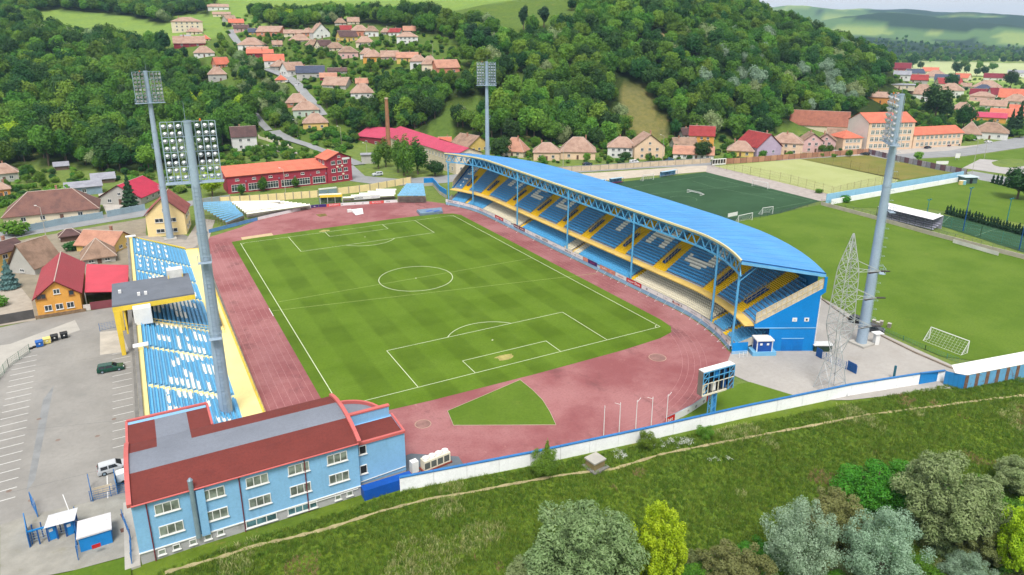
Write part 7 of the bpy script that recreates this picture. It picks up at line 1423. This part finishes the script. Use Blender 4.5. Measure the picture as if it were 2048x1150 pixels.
def hides_road(px, py, hpx, wpx): return any(abs(px-x) < wpx*.42+3 and py-hpx*.9 < y < py+3 for x, y in ROADPX)
# woods: points on the slopes
def wood_points(step, dmin=250, dmax=1100, jitter=.42):
    out = []; xs = np.arange(-420, 620, step); ys = np.arange(20, 900, step); X, Y = np.meshgrid(xs, ys); X = X.ravel()+rngT.uniform(-jitter, jitter, X.size)*step; Y = Y.ravel()+rngT.uniform(-jitter, jitter, Y.size)*step
    d = np.hypot(X-CAM.x, Y-CAM.y); k = (d > dmin) & (d < dmax); X, Y = X[k], Y[k]; Z = hgt(X, Y); px, py, zc = projn(np.stack([X, Y, Z], 1)); k = (px > -120) & (px < 2170) & (py > -60) & in_forest(px, py); return X[k], Y[k], Z[k], px[k], py[k], zc[k]
X, Y, Z, PX, PY, ZC = wood_points(7.4)
keys = ['t%d' % i for i in range(7)]
order = np.argsort(ZC); indiv = []; mass = []
for i in order:
    d = math.hypot(X[i]-CAM.x, Y[i]-CAM.y); s = rngT.uniform(.75, 1.55); hp = 11*s*FPX/ZC[i]; wp = 9*s*FPX/ZC[i]
    if hides_house(PX[i], PY[i], hp, wp, d): continue
    k = keys[rngT.integers(0, 7)]; u = rngT.random()
    if 1390 < PX[i] < 1540 and 125 < PY[i] < 195 and u < .34: k = 'silver'
    elif 1600 < PX[i] < 1680 and 150 < PY[i] < 215 and u < .3: k = 'silver'
    elif PX[i] > 1000 and u < .012: k = 'silver'
    elif u < .05: k = 'yel' if u < .012 else 'light' if False else 'willow'
    (indiv if len(indiv) < 270 and 0 < PX[i] < 2048 else mass).append((X[i], Y[i], Z[i]-.3, s, k, PX[i]))
for x, y, z, s, k, px in indiv:
    left = px < 700
    lab = ('broadleaf tree at the lower edge of the wood on the left hillside' if left else 'broadleaf tree at the lower edge of the wood behind the grandstand'); gp = 'edge trees of the left wood' if left else 'edge trees of the hill wood'
    if k == 'silver': lab = 'silvery poplar at the lower edge of the wood behind the grandstand' if not left else 'silvery poplar at the lower edge of the left wood'; gp = 'silver poplars of the hill wood' if not left else 'silver poplars of the left wood'
    if k == 'yel': lab = 'yellow green tree at the lower edge of the hillside wood'; gp = 'yellow green trees of the wood'
    if k == 'willow': lab = 'grey green willow at the wood edge '+('on the left hillside' if left else 'behind the grandstand'); gp = 'willows of the left wood' if left else 'willows of the hill wood'
    tree((x, y, z), k, s, lab, group=gp, sz=s*random.uniform(.85, 1.2))
def scatter(name, pts, protos, label, cat, mats=None, kind='stuff'):
    """one object: many small plants placed on points (x, y, z, scale, proto index)"""
    me = bpy.data.meshes.new(name); me.from_pydata([p[:3] for p in pts], [], []); me.update()
    a = me.attributes.new('siz', 'FLOAT', 'POINT'); a.data.foreach_set('value', [float(p[3]) for p in pts]); a = me.attributes.new('idx', 'INT', 'POINT'); a.data.foreach_set('value', [int(p[4]) for p in pts])
    a = me.attributes.new('rot', 'FLOAT_VECTOR', 'POINT'); a.data.foreach_set('vector', np.array([[random.uniform(-.12, .12), random.uniform(-.12, .12), random.uniform(0, 6.28)] for _ in pts]).ravel())
    cc = bpy.data.collections.new(name+'_kinds')
    for i, pm in enumerate(protos): o = bpy.data.objects.new('%s_kind_%02d' % (name, i), pm); cc.objects.link(o)
    ng = bpy.data.node_groups.new(name, 'GeometryNodeTree'); ng.interface.new_socket('Geometry', in_out='INPUT', socket_type='NodeSocketGeometry'); ng.interface.new_socket('Geometry', in_out='OUTPUT', socket_type='NodeSocketGeometry'); N = ng.nodes; L = ng.links
    gi, go = N.new('NodeGroupInput'), N.new('NodeGroupOutput'); ip = N.new('GeometryNodeInstanceOnPoints'); ci = N.new('GeometryNodeCollectionInfo'); ci.inputs[0].default_value = cc; ci.inputs['Separate Children'].default_value = True; ci.inputs['Reset Children'].default_value = True
    mp = N.new('GeometryNodeMeshToPoints'); L.new(gi.outputs[0], mp.inputs[0]); L.new(mp.outputs[0], ip.inputs['Points']); L.new(ci.outputs[0], ip.inputs['Instance']); ip.inputs['Pick Instance'].default_value = True
    for nm, ty, so in (('idx', 'INT', 'Instance Index'), ('rot', 'FLOAT_VECTOR', 'Rotation'), ('siz', 'FLOAT', 'Scale')):
        at = N.new('GeometryNodeInputNamedAttribute'); at.data_type = ty; at.inputs[0].default_value = nm; L.new(at.outputs[0], ip.inputs[so])
    L.new(ip.outputs[0], go.inputs[0]); o = link(name, me); md = o.modifiers.new('plants', 'NODES'); md.node_group = ng; return tag(o, label, cat, kind=kind)
pk = keys+['silver', 'willow', 'yel']
def split_pts(lst): return [(x, y, z, s, pk.index(k)) for x, y, z, s, k, px in lst]
lm_, rm_ = [m for m in mass if m[5] < 700], [m for m in mass if m[5] >= 700]
scatter('left_wood', split_pts(lm_), [PROTO[k][0] for k in pk], 'dense deciduous wood covering the left hillside', 'wood'); scatter('hill_wood', split_pts(rm_), [PROTO[k][0] for k in pk], 'dense deciduous wood covering the hill behind the grandstand', 'wood')
# gardens of the village and the town
def garden(poly, n, smin, smax, label, group, kinds, seed, keep=.3, tries=6, tname='garden_tree'):
    rng = np.random.default_rng(seed); xs = [p[0] for p in poly]; ys = [p[1] for p in poly]; c = 0
    for _ in range(n*tries):
        if c >= n: break
        px, py = rng.uniform(min(xs), max(xs)), rng.uniform(min(ys), max(ys))
        if not inpoly(np.array([px]), np.array([py]), poly)[0]: continue
        p = PT(px, py); d = math.hypot(p.x-CAM.x, p.y-CAM.y); s = rng.uniform(smin, smax); k = kinds[rng.integers(0, len(kinds))]; rx = PRX.get(k, 4.4); h = PH.get(k, 11)
        if hides_house(px, py, h*s*FPX/d, 2*rx*s*FPX/d, d, keep) or hides_road(px, py, h*s*FPX/d, 2*rx*s*FPX/d): continue
        tree((p.x, p.y, p.z-.2), k, s, label, group=group, name=tname if k not in ('bush', 'dbush') else tname.replace('_tree', '_bush'), cat='tree' if k not in ('bush', 'dbush') else 'bush'); c += 1
GK = ['t0', 't1', 't2', 't3', 't5', 't6', 'bush', 'bush', 'dbush']
garden([(440, 45), (520, 40), (560, 60), (640, 60), (900, 85), (925, 150), (880, 172), (760, 205), (660, 165), (520, 150), (470, 100)], 190, .3, .7, 'garden tree among the village houses on the slope', 'garden trees of the village', GK, 1, .42, 9)
garden([(640, 170), (720, 205), (780, 180), (870, 170), (900, 200), (850, 262), (760, 268), (700, 268), (650, 240)], 70, .7, 1.15, 'large tree on the wooded slope between village and factory', 'trees above the factory', keys, 2, tname='slope_tree')
garden([(500, 165), (580, 175), (580, 250), (600, 290), (560, 288), (500, 255), (480, 205)], 60, .6, 1.05, 'leafy tree between the left wood and the village street', 'trees left of the village street', keys+['willow', 'willow'], 3, tname='roadside_tree')
garden([(420, 95), (470, 58), (500, 100), (530, 135), (545, 165), (490, 172), (450, 150)], 45, .5, .95, 'leafy tree left of the upper village street', 'trees by the upper street', keys+['willow'], 10, .35, 8, 'roadside_tree')
garden([(640, 268), (720, 275), (715, 300), (660, 300), (600, 285)], 12, .35, .6, 'small tree in the garden above the junction', 'garden trees above the junction', GK, 4)
garden([(930, 285), (1700, 285), (1700, 318), (1450, 318), (1200, 330), (1000, 330), (960, 320)], 100, .3, .65, 'garden tree between the houses along the street', 'garden trees along the street', GK, 5, .45, tname='street_tree')
garden([(1790, 150), (2048, 165), (2070, 275), (1900, 285), (1830, 262), (1790, 225)], 95, .4, .9, 'garden tree among the roofs of the town on the plain', 'garden trees of the town', GK[:-1]+['t4'], 6, tname='town_tree')
garden([(0, 350), (240, 352), (230, 385), (60, 410), (0, 430)], 26, .3, .6, 'garden tree between sheds at the left wood foot', 'garden trees at the wood foot', GK, 7)
garden([(560, 290), (640, 292), (690, 315), (660, 335), (560, 320), (480, 320)], 16, .3, .55, 'small tree on the bank above the crimson hall', 'trees above the crimson hall', GK, 8)
garden([(1340, 262), (1560, 262), (1560, 292), (1340, 292)], 22, .4, .7, 'tree behind the red roofed villas', 'trees behind the villas', keys, 9)
def shrubs(name, polys, n, smin, smax, label, seed, keep=.3):
    rng = np.random.default_rng(seed); out = []
    for poly in polys:
        xs = [p[0] for p in poly]; ys = [p[1] for p in poly]
        for _ in range(n):
            px, py = rng.uniform(min(xs), max(xs)), rng.uniform(min(ys), max(ys))
            if not inpoly(np.array([px]), np.array([py]), poly)[0]: continue
            p = PT(px, py); d = math.hypot(p.x-CAM.x, p.y-CAM.y); s = rng.uniform(smin, smax)
            if hides_house(px, py, 3.6*s*FPX/d, 4.8*s*FPX/d, d, keep) or hides_road(px, py, 3.6*s*FPX/d, 4.8*s*FPX/d): continue
            out.append((p.x, p.y, p.z-.2, s, rng.integers(0, 4)))
    scatter(name, out, [PROTO['bush'][0], PROTO['dbush'][0], crown(81, LF['oak'], 700, .4, 2.4, 2.2, 1.9, 9), crown(82, LF['light'], 700, .4, 2.4, 2.0, 1.8, 9)], label, 'shrubbery')
shrubs('village_shrubbery', [[(440, 25), (560, 28), (640, 60), (900, 70), (930, 150), (900, 185), (760, 215), (700, 300), (560, 295), (500, 255), (520, 150), (460, 100)]], 1100, .5, 1.15, 'hedges and shrubs filling the gardens between the village houses', 21)
shrubs('street_shrubbery', [[(900, 282), (1720, 275), (1720, 312), (1200, 330), (980, 332), (930, 310)]], 420, .4, 1.0, 'hedges and shrubs between the houses along the street', 22, .4)
shrubs('town_shrubbery', [[(1780, 145), (2060, 160), (2060, 275), (1900, 288), (1800, 240)]], 420, .6, 1.2, 'hedges and shrubs between the town houses', 23)
shrubs('wood_foot_shrubbery', [[(0, 345), (440, 335), (440, 375), (300, 400), (235, 375), (60, 405), (0, 430)], [(440, 300), (700, 300), (690, 335), (560, 330), (440, 350)]], 160, .5, 1.0, 'shrubs at the foot of the left wood', 24)
def tp(px, py, wpx, proto, label, sz=None, name='tree', cat='tree', group=None, dz=-.2):
    p = PT(px, py); s = wpx*proj(p)[2]/FPX/(2*PRX.get(proto, 4.5)); return tree((p.x, p.y, p.z+dz), proto, s, label, name, cat, group, None, s*(sz or 1))
for a in ((262, 418, 40, 'spruce', 'dark green spruce beside the magenta roofed house', .85), (21, 577, 42, 'bluespruce', 'blue spruce in the yard left of the orange house', 1), (425, 392, 50, 'yel', 'bright yellow green tree at the corner of the crimson hall', .8), (484, 391, 16, 'poplar', 'dark young tree before the left bays of the crimson hall', .5), (527, 382, 20, 'poplar', 'dark young tree before the second bay of the crimson hall', .5), (592, 376, 15, 'poplar', 'dark young tree before the fourth bay of the crimson hall', .5),
          (757, 338, 22, 'poplar', 'slim tree left of the brick chimney foot', .8), (772, 334, 24, 'poplar', 'slim tree right before the brick chimney', .8), (796, 345, 26, 'poplar', 'slim tree before the factory, second from the chimney', .9), (808, 352, 24, 'poplar', 'slim tree before the factory corner', 1), (836, 348, 34, 'poplar', 'slim tree before the factory windows', .7), (870, 352, 44, 't4', 'bushy tree by the factory wall near the grandstand', .6), (815, 358, 26, 'poplar', 'tall slim tree nearest the street before the factory', 1.1),
          (1003, 318, 48, 't4', 'dark dense tree right of the far floodlight mast', .8), (1836, 322, 22, 't2', 'pollard shaped tree on the verge before the school', .8), (2034, 398, 70, 't4', 'large dark tree at the right edge by the cage pitch', .75), (2018, 272, 26, 'spruce', 'left of two dark spruces right of the school', 1), (2032, 270, 30, 'spruce', 'right of two dark spruces right of the school', 1.1), (1047, 66, 26, 'pine', 'tall dark pine on the hill meadow, left one', 1.1), (1088, 58, 34, 'pine', 'spreading dark pine on the hill meadow, right one', .7), (1144, 22, 22, 't4', 'lone dark tree on the hill top meadow', .9), (943, 104, 34, 'pine', 'dark pine left of the far floodlight mast head', .9), (973, 106, 34, 'pine', 'dark pine behind the far floodlight mast head', .8),
          (1160, 315, 44, 't4', 'round dark tree in front of the long low white house', .7) if False else (1404, 318, 40, 't4', 'round dark tree before the long low white house', .8), (1250, 320, 26, 'dbush', 'dark round bush before the white two storey house', 1), (205, 495, 34, 't1', 'green tree beside the pyramid roofed barn', .7), (145, 500, 42, 'dbush', 'clipped dark hedge below the brown pavilion', .7), (0, 612, 36, 'bush', 'green bush by the dark sheet gate at the left edge', .9), (120, 408, 60, 'bush', 'broad green bush at the gable of the old tiled house', .9), (60, 425, 50, 'bush', 'leafy bush left of the old tiled house', 1), (30, 470, 60, 'bush', 'vine covered bush at the left by the road', .7), (1690, 404, 26, 'bush', 'small bush at the left end of the two tone wall', .8), (1638, 392-6, 20, 'bush', 'small bush at the gravel strip corner', .7)):
    tp(*a[:5], a[5])
for i in range(27): p = G(1893+i*6.2, 428+i*1.75); tree((p.x, p.y, 0), 'thuja', random.uniform(.85, 1.1), 'slender dark thuja in the row behind the cage pitch', name='thuja', group='thuja row behind the cage pitch')
for i in range(10): p = G(1985+i*8, 366+i*2.0); tree((p.x, p.y, 0), 'thuja', random.uniform(1.0, 1.3), 'dark thuja in the hedge along the side road', name='thuja', group='thuja hedge along the side road')
# far hedgerows and woods on the plain and the distant hills
far = []
for (x0, y0), (x1, y1), n, w in (((1770, 121), (2100, 127), 150, 3), ((1800, 116), (2100, 119), 150, 3), ((1640, 108), (2100, 112), 170, 3), ((1500, 100), (2100, 106), 180, 3), ((1740, 131), (1830, 128), 50, 3), ((1900, 136), (2060, 150), 6, 1)):
    for _ in range(n):
        t = rngT.random(); g = G(x0+(x1-x0)*t, y0+(y1-y0)*t+rngT.normal(0, w*.5)); far.append((g.x, g.y, hz(g.x, g.y), rngT.uniform(.7, 1.5), rngT.integers(0, 7)))
scatter('far_tree_belts', far, [PROTO[k][0] for k in keys], 'blue green tree belts between fields on the far plain', 'tree belt')
for i, (px, py, w) in enumerate(((1910, 150, 22), (1932, 149, 15), (1953, 153, 14), (1967, 153, 18), (1825, 136, 22), (1840, 140, 14), (2020, 178, 30), (1900, 183, 30), (1868, 245, 62), (1892, 240, 30), (1925, 262, 44))): tp(px, py, w, ('t4', 't1', 't1', 't4')[i % 4], ('tallest tree at the field edge beyond the town', 'second tree at the field edge beyond the town', 'third tree at the field edge beyond the town', 'fourth tree at the field edge beyond the town', 'tree beside the farthest red hall of the town', 'small tree right of the farthest red hall', 'broad tree at the right of the town', 'round tree before the red roof in mid town', 'huge bushy tree behind the right school wing', 'darker tree right of the huge one behind the school', 'rounded tree behind the end of the school wing')[i])
# ------------------------------------------------------------------ river bank in the foreground
def fgc(seed, mat, n, leaf, rx, rz, zc, blobs, spread=.85, br=(.12, .3), aspect=2.2): return crown(seed, LF[mat], n, leaf, rx, rz, zc, blobs, spread, br, aspect, .12, core=.36)
FGP = dict(fw=(fgc(61, 'willow', 26000, .08, 3, 3, 3.0, 90, .95, (.08, .2), 2.6), 3), fs=(fgc(62, 'silver', 24000, .08, 3, 3.7, 3.5, 80, .92, (.09, .2), 1.3), 3), fy=(fgc(63, 'yel', 22000, .095, 2.8, 4.2, 3.8, 110, .95, (.06, .15), 1.8), 3), fo=(fgc(64, 'olive', 22000, .075, 3, 3, 2.8, 90, .95, (.07, .18), 2.4), 3), fb=(fgc(65, 'bright', 20000, .1, 3, 2.2, 1.9, 46, .9, (.12, .28), 1.2), 3), fm=(fgc(66, 'light', 14000, .1, 3, 3.4, 2.9, 40, .85, (.12, .28), 1.2), 3))
for k, (c, r) in FGP.items(): PROTO[k] = (c, trunk(3.6, .16, 70+ord(k[1]), 5, 1.8)); PRX[k] = 3.0
for a in ((1165, 1195, 215, 'fw', 'large grey green willow bush at the bottom centre', .95), (1070, 1200, 120, 'fw', 'grey green willow left of the large one at the bottom', .8), (1312, 1170, 120, 'fy', 'vivid yellow green tree at the bottom of the bank', 1.25), (1250, 1190, 90, 'fo', 'olive shrub between willow and yellow green tree', .8), (1390, 1180, 90, 'fb', 'leafy green shrub right of the yellow green tree', .8), (1470, 1195, 150, 'fo', 'brownish olive shrub right of the bottom centre', .8), (1440, 1165, 100, 'fb', 'low bright green shrub behind the olive one', .7),
          (1590, 1160, 150, 'fs', 'silver leaved poplar, left of the two at the bottom', 1.05), (1660, 1090, 130, 'fo', 'brown green willow bush above the silver poplars', 1.0), (1752, 1180, 165, 'fs', 'silver leaved poplar, right of the two at the bottom', .95), (1745, 1010, 150, 'fb', 'mound of bright green climbers on the bank, left part', .9), (1820, 1000, 150, 'fb', 'mound of bright green climbers on the bank, right part', .8), (1885, 1085, 190, 'fw', 'broad grey green willow on the right of the bank', .95), (1975, 1040, 150, 'fb', 'bright green thicket right of the broad willow', .75), (2035, 1160, 120, 'fy', 'yellow green tree at the lower right corner', 1.2), (1960, 1120, 120, 'fo', 'thin olive shrub near the lower right corner', .8), (2040, 990, 110, 'fw', 'grey green shrub at the right edge of the bank', .7), (1930, 1180, 110, 'fs', 'small silver shrub at the lower right', .6), (1840, 1170, 130, 'fb', 'low leafy undergrowth between the silver poplars and the corner', .5), (1520, 1120, 90, 'fb', 'green undergrowth left of the silver poplars', .6), (1690, 1190, 90, 'fb', 'green undergrowth between the two silver poplars', .7),
          (1090, 946, 66, 'fm', 'leafy shrub with an upright shoot against the white wall', .9), (1293, 897, 46, 'fm', 'green shrub against the white wall below the flagpoles', .95), (1410, 876, 38, 'fm', 'small round shrub against the white wall below the scoreboard', .9)):
    tp(*a[:5], a[5], name='shrub' if a[3] in ('fb', 'fo', 'fm') else 'tree', cat='shrub' if a[3] in ('fb', 'fo', 'fm') else 'tree')
PROTO['shoot'] = (crown(91, LF['light'], 900, .22, .7, 3.2, 3.4, 10, .8, (.4, .6)), trunk(4, .06, 91, 2, .4)); p = PT(1091, 940); tree((p.x, p.y, p.z), 'shoot', .72, 'slender upright shoot rising above the wall shrub', name='shrub', cat='shrub')
UG = [crown(95, LF['bright'], 3000, .15, 2.4, 1.8, 1.5, 26, .9, (.14, .3)), crown(96, LF['olive'], 3000, .13, 2.4, 1.9, 1.6, 26, .9, (.12, .28), 2.0), crown(97, LF['willow'], 3000, .13, 2.4, 1.9, 1.6, 26, .9, (.12, .28), 2.0)]
ug = []
for _ in range(90):
    qx, qy = rngT.uniform(1370, 2070), rngT.uniform(1085, 1185)
    if qy < 1085+(2070-qx)*.06: continue
    q = PT(qx, qy); ug.append((q.x, q.y, q.z-.2, rngT.uniform(.35, .75), rngT.integers(0, 3)))
scatter('bank_undergrowth', ug, UG, 'low tangled undergrowth between the shrubs at the lower right', 'undergrowth')
# grass of the bank: tufts as one mass
def tuft(seed, h=.5, n=11, spread=.28, mat=None):
    rnd = random.Random(seed); v = []; f = []
    for i in range(n):
        a = rnd.random()*6.28; r = rnd.random()*spread; x, y = r*math.cos(a), r*math.sin(a); b = rnd.random()*6.28; w = .035; l = rnd.uniform(.15, .5)*h; hh = h*rnd.uniform(.55, 1.1); o = len(v); ux, uy = math.cos(b)*w, math.sin(b)*w; dx, dy = math.cos(a+1)*l, math.sin(a+1)*l
        v += [(x-ux, y-uy, -.05), (x+ux, y+uy, -.05), (x+dx*.4+ux*.7, y+dy*.4+uy*.7, hh*.6), (x+dx*.4-ux*.7, y+dy*.4-uy*.7, hh*.6), (x+dx, y+dy, hh)]; f += [(o, o+1, o+2, o+3), (o+3, o+2, o+4)]
    me = bpy.data.meshes.new('tuft'); me.from_pydata(v, [], f); me.update(); me.materials.append(mat); return me
GRM = [Mleaf('grass_green', (108, 138, 48), (134, 156, 66), .02, .25, 1.1), Mleaf('grass_pale', (166, 174, 108), (184, 186, 130), .02, .2, 1.0), Mleaf('grass_straw', (176, 158, 112), (158, 136, 96), .02, .25, .95), Mleaf('grass_dark', (88, 120, 42), (108, 134, 52), .02, .25, 1.1)]
tk = [tuft(1, .5, 12, .3, GRM[0]), tuft(2, .65, 12, .3, GRM[0]), tuft(3, .55, 11, .3, GRM[3]), tuft(4, .6, 10, .32, GRM[1]), tuft(5, .5, 9, .3, GRM[2]), tuft(6, .4, 16, .36, GRM[3])]
NG = 75000; gx = rngT.uniform(-66, 75, NG*2); gy = rngT.uniform(-130, -74, NG*2); s = (gx-WA.x)*_wn.x+(gy-WA.y)*_wn.y; gz = hgt(gx, gy); px, py, zc = projn(np.stack([gx, gy, gz], 1))
ok = (s > .35) & (px > -20) & (px < 2070) & (py < 1165) & ~((gx < -36.5) & (gy > -78.4)) & (gx > -62)
fpn = np.array([(q.x, q.y) for q in fp]); dd = np.min(np.hypot(gx[:, None]-np.interp(np.linspace(0, 1, 200), np.linspace(0, 1, len(fpn)), fpn[:, 0])[None], gy[:, None]-np.interp(np.linspace(0, 1, 200), np.linspace(0, 1, len(fpn)), fpn[:, 1])[None]), axis=1); ok &= dd > .4
n1 = _vn(gx, gy, 9, 31)+.5*_vn(gx, gy, 3, 32); n2 = _vn(gx, gy, 6, 41)+.5*_vn(gx, gy, 2.2, 42); gp = []
for i in np.where(ok)[0][:NG]:
    u = rngT.random(); k = rngT.integers(0, 3) if u < .75 else 5
    if n2[i] > .42 and u < .6: k = 4
    elif n1[i] > .3 and u < .4: k = 3
    elif n1[i] < -.25 and u < .6: k = 2
    gp.append((gx[i], gy[i], gz[i], rngT.uniform(.5, 1.0)*(1.0+.5*n1[i]), k))
scatter('bank_grass', gp, tk, 'rough long grass covering the river bank below the white wall', 'grass')
def flw(seed):
    m = MB(); rnd = random.Random(seed)
    for i in range(12): a, r = rnd.random()*6.28, rnd.random()*.5; m.box((r*math.cos(a), r*math.sin(a), .3+.3*rnd.random()), (.06, .06, .03), rnd.random())
    return m.mesh('flower', M('white_petals', (240, 242, 236), .7))
fl_ = []
for cx, cy, sx, sy_2, n in ((1242, 912, 14, 10, 16), (1365, 884, 34, 8, 26), (1330, 896, 24, 6, 8), (1450, 920, 24, 8, 6)):
    for _ in range(n): q = PT(rngT.normal(cx, sx*.5), rngT.normal(cy, sy_2*.5)); fl_.append((q.x, q.y, q.z-.05, rngT.uniform(.5, 1.1), 0))
scatter('white_flowers', fl_, [flw(1), flw(2)], 'clumps of small white flowers in the bank grass below the wall', 'flowers')
# small things on the bank and the streets
p = PT(1190, 932); mc = T('concrete_chamber', 'small square concrete chamber with pale lid beside the white wall', 'chamber', tuple(p), .15); P('walls', MB().box((0, 0, -.6), (2.0, 1.8, 1.7)), M('stained_brick', (150, 132, 92), .95, .2, .8), mc, False); P('lid', MB().box((0, 0, 1.1), (2.3, 2.1, .22)), CONC, mc, False); P('footing', MB().box((0, -.1, -.8), (2.9, 2.7, .9)), CONCD, mc, False)
def lamp_(px, py, h, label, reach=1.6, ang=2.4):
    p = PT(px, py); r = T('street_lamp', label, 'street lamp', tuple(p), 0, 'street lamps'); P('pole', MB().tube((0, 0, 0), (0, 0, h), .11, .07), CONC, r, False); e = (math.cos(ang)*reach, math.sin(ang)*reach, h+.5); P('arm', MB().tube((0, 0, h), e, .05), CONC, r, False); P('head', MB().box((e[0], e[1], e[2]-.08), (.7, .3, .16), ang), WHITE, r, False)
for a in ((571, 385, 9, 'street lamp before the third bay of the crimson hall'), (595, 275, 9, 'street lamp by the yellow house below the village'), (683, 288, 9, 'street lamp left of the junction'), (735, 326, 9, 'street lamp beside the grey hut at the junction'), (528, 215, 9, 'street lamp among the trees left of the street'), (866, 117, 9, 'street lamp above the salmon village house'), (934, 125, 9, 'street lamp left of the far mast head'), (1004, 140, 9, 'street lamp right of the far mast head'), (779, 83, 10, 'street lamp in the upper village'), (1943, 352, 15, 'lamp post by the end of the grey fence'), (1968, 318, 9, 'lamp post on the verge by the court'), (1126, 340, 10, 'lamp post on the street by the cream house'), (92, 473, 9, 'lamp post at the roadside left'), (1325, 322, 12, 'wooden pole by the white street houses')): lamp_(*a)
for i, (px, py, w, h, l) in enumerate(((1914, 320, 10, 2.2, 'small white sign board on the verge'), (1883, 333, 26, 1.5, 'wide white sign board behind the grey fence'))):
    p = G(px, py); s = proj(p)[2]/FPX; r = T('sign', l, 'sign', tuple(p)); P('board', MB().box((0, 0, 1.0), (w*s, .1, h), -.4), WHITE, r, False)
    for x in (-w*s*.35, w*s*.35): P('post', MB().box((x*math.cos(-.4), x*math.sin(-.4)+.1, 0), (.12, .12, 1.6)), STEEL, r, False)
# pale balustrade along the drive of the white house
bl_ = T('drive_balustrade', 'pale balustrade with square posts along the drive of the white house', 'balustrade', tuple(PT(520, 280)))
bp = [(518, 277), (535, 282), (547, 286), (558, 289), (567, 292), (577, 296), (586, 300)]; bpts = [PT(*q) for q in bp]
for a, b in zip(bpts[:-1], bpts[1:]): P('panel', MB().bar((a.x, a.y, a.z+.6), (b.x, b.y, b.z+.6), .25, 1.2), CREAM, bl_); P('post', MB().box((a.x, a.y, a.z), (.5, .5, 2.0)), CREAM, bl_)
ST('drive', MB().poly([(*(q := PT(*c)).xy, q.z+.25) for c in ((522, 292), (540, 290), (590, 304), (600, 308), (570, 308), (540, 300))]), M('drive_concrete', (200, 194, 184), .9))
# village street climbing the valley
sp_ = [(720, 330), (690, 318), (660, 306), (620, 292), (580, 280), (555, 268), (548, 262)]; vs2 = [(646, 232), (630, 212), (610, 190), (597, 172), (580, 158), (555, 147), (530, 137)]; up_ = [(478, 88), (470, 78), (463, 68), (460, 60)]; ls_ = [(538, 262), (522, 246), (508, 228), (498, 218)]
for nm, pts, w in (('valley_road', sp_, 6), ('village_street', vs2, 5.5), ('upper_street', up_, 5.5), ('lane', ls_, 4)):
    q = [PT(*c) for c in pts]; A = []; B = []
    for i in range(len(q)-1):
        for k in range(6):
            m_ = q[i].lerp(q[i+1], k/6); d = (q[i+1]-q[i]); n = Vector((-d.y, d.x, 0)).normalized()*w/2; a, b = m_-n, m_+n; A.append((a.x, a.y, max(hz(a.x, a.y), hz(m_.x, m_.y))+.35)); B.append((b.x, b.y, max(hz(b.x, b.y), hz(m_.x, m_.y))+.35))
    ST(nm, MB().strip(A, B), ROAD)
# ================================================================== aerial haze
hb = MB().box((2600, 2800, -6), (9500, 8200, 300)); hm = bpy.data.materials.new('haze'); hm.use_nodes = True; hn = hm.node_tree
for n_ in list(hn.nodes):
    if n_.type == 'BSDF_PRINCIPLED': hn.nodes.remove(n_)
pv = hn.nodes.new('ShaderNodeVolumePrincipled'); pv.inputs['Color'].default_value = (.46, .7, 1, 1); pv.inputs['Density'].default_value = .00008; pv.inputs['Anisotropy'].default_value = .1
hn.links.new(pv.outputs[0], hn.nodes['Material Output'].inputs['Volume']); hz_o = link('haze', hb.mesh('haze', hm)); tag(hz_o, 'thin pale blue haze in the valley air', 'haze', kind='stuff')
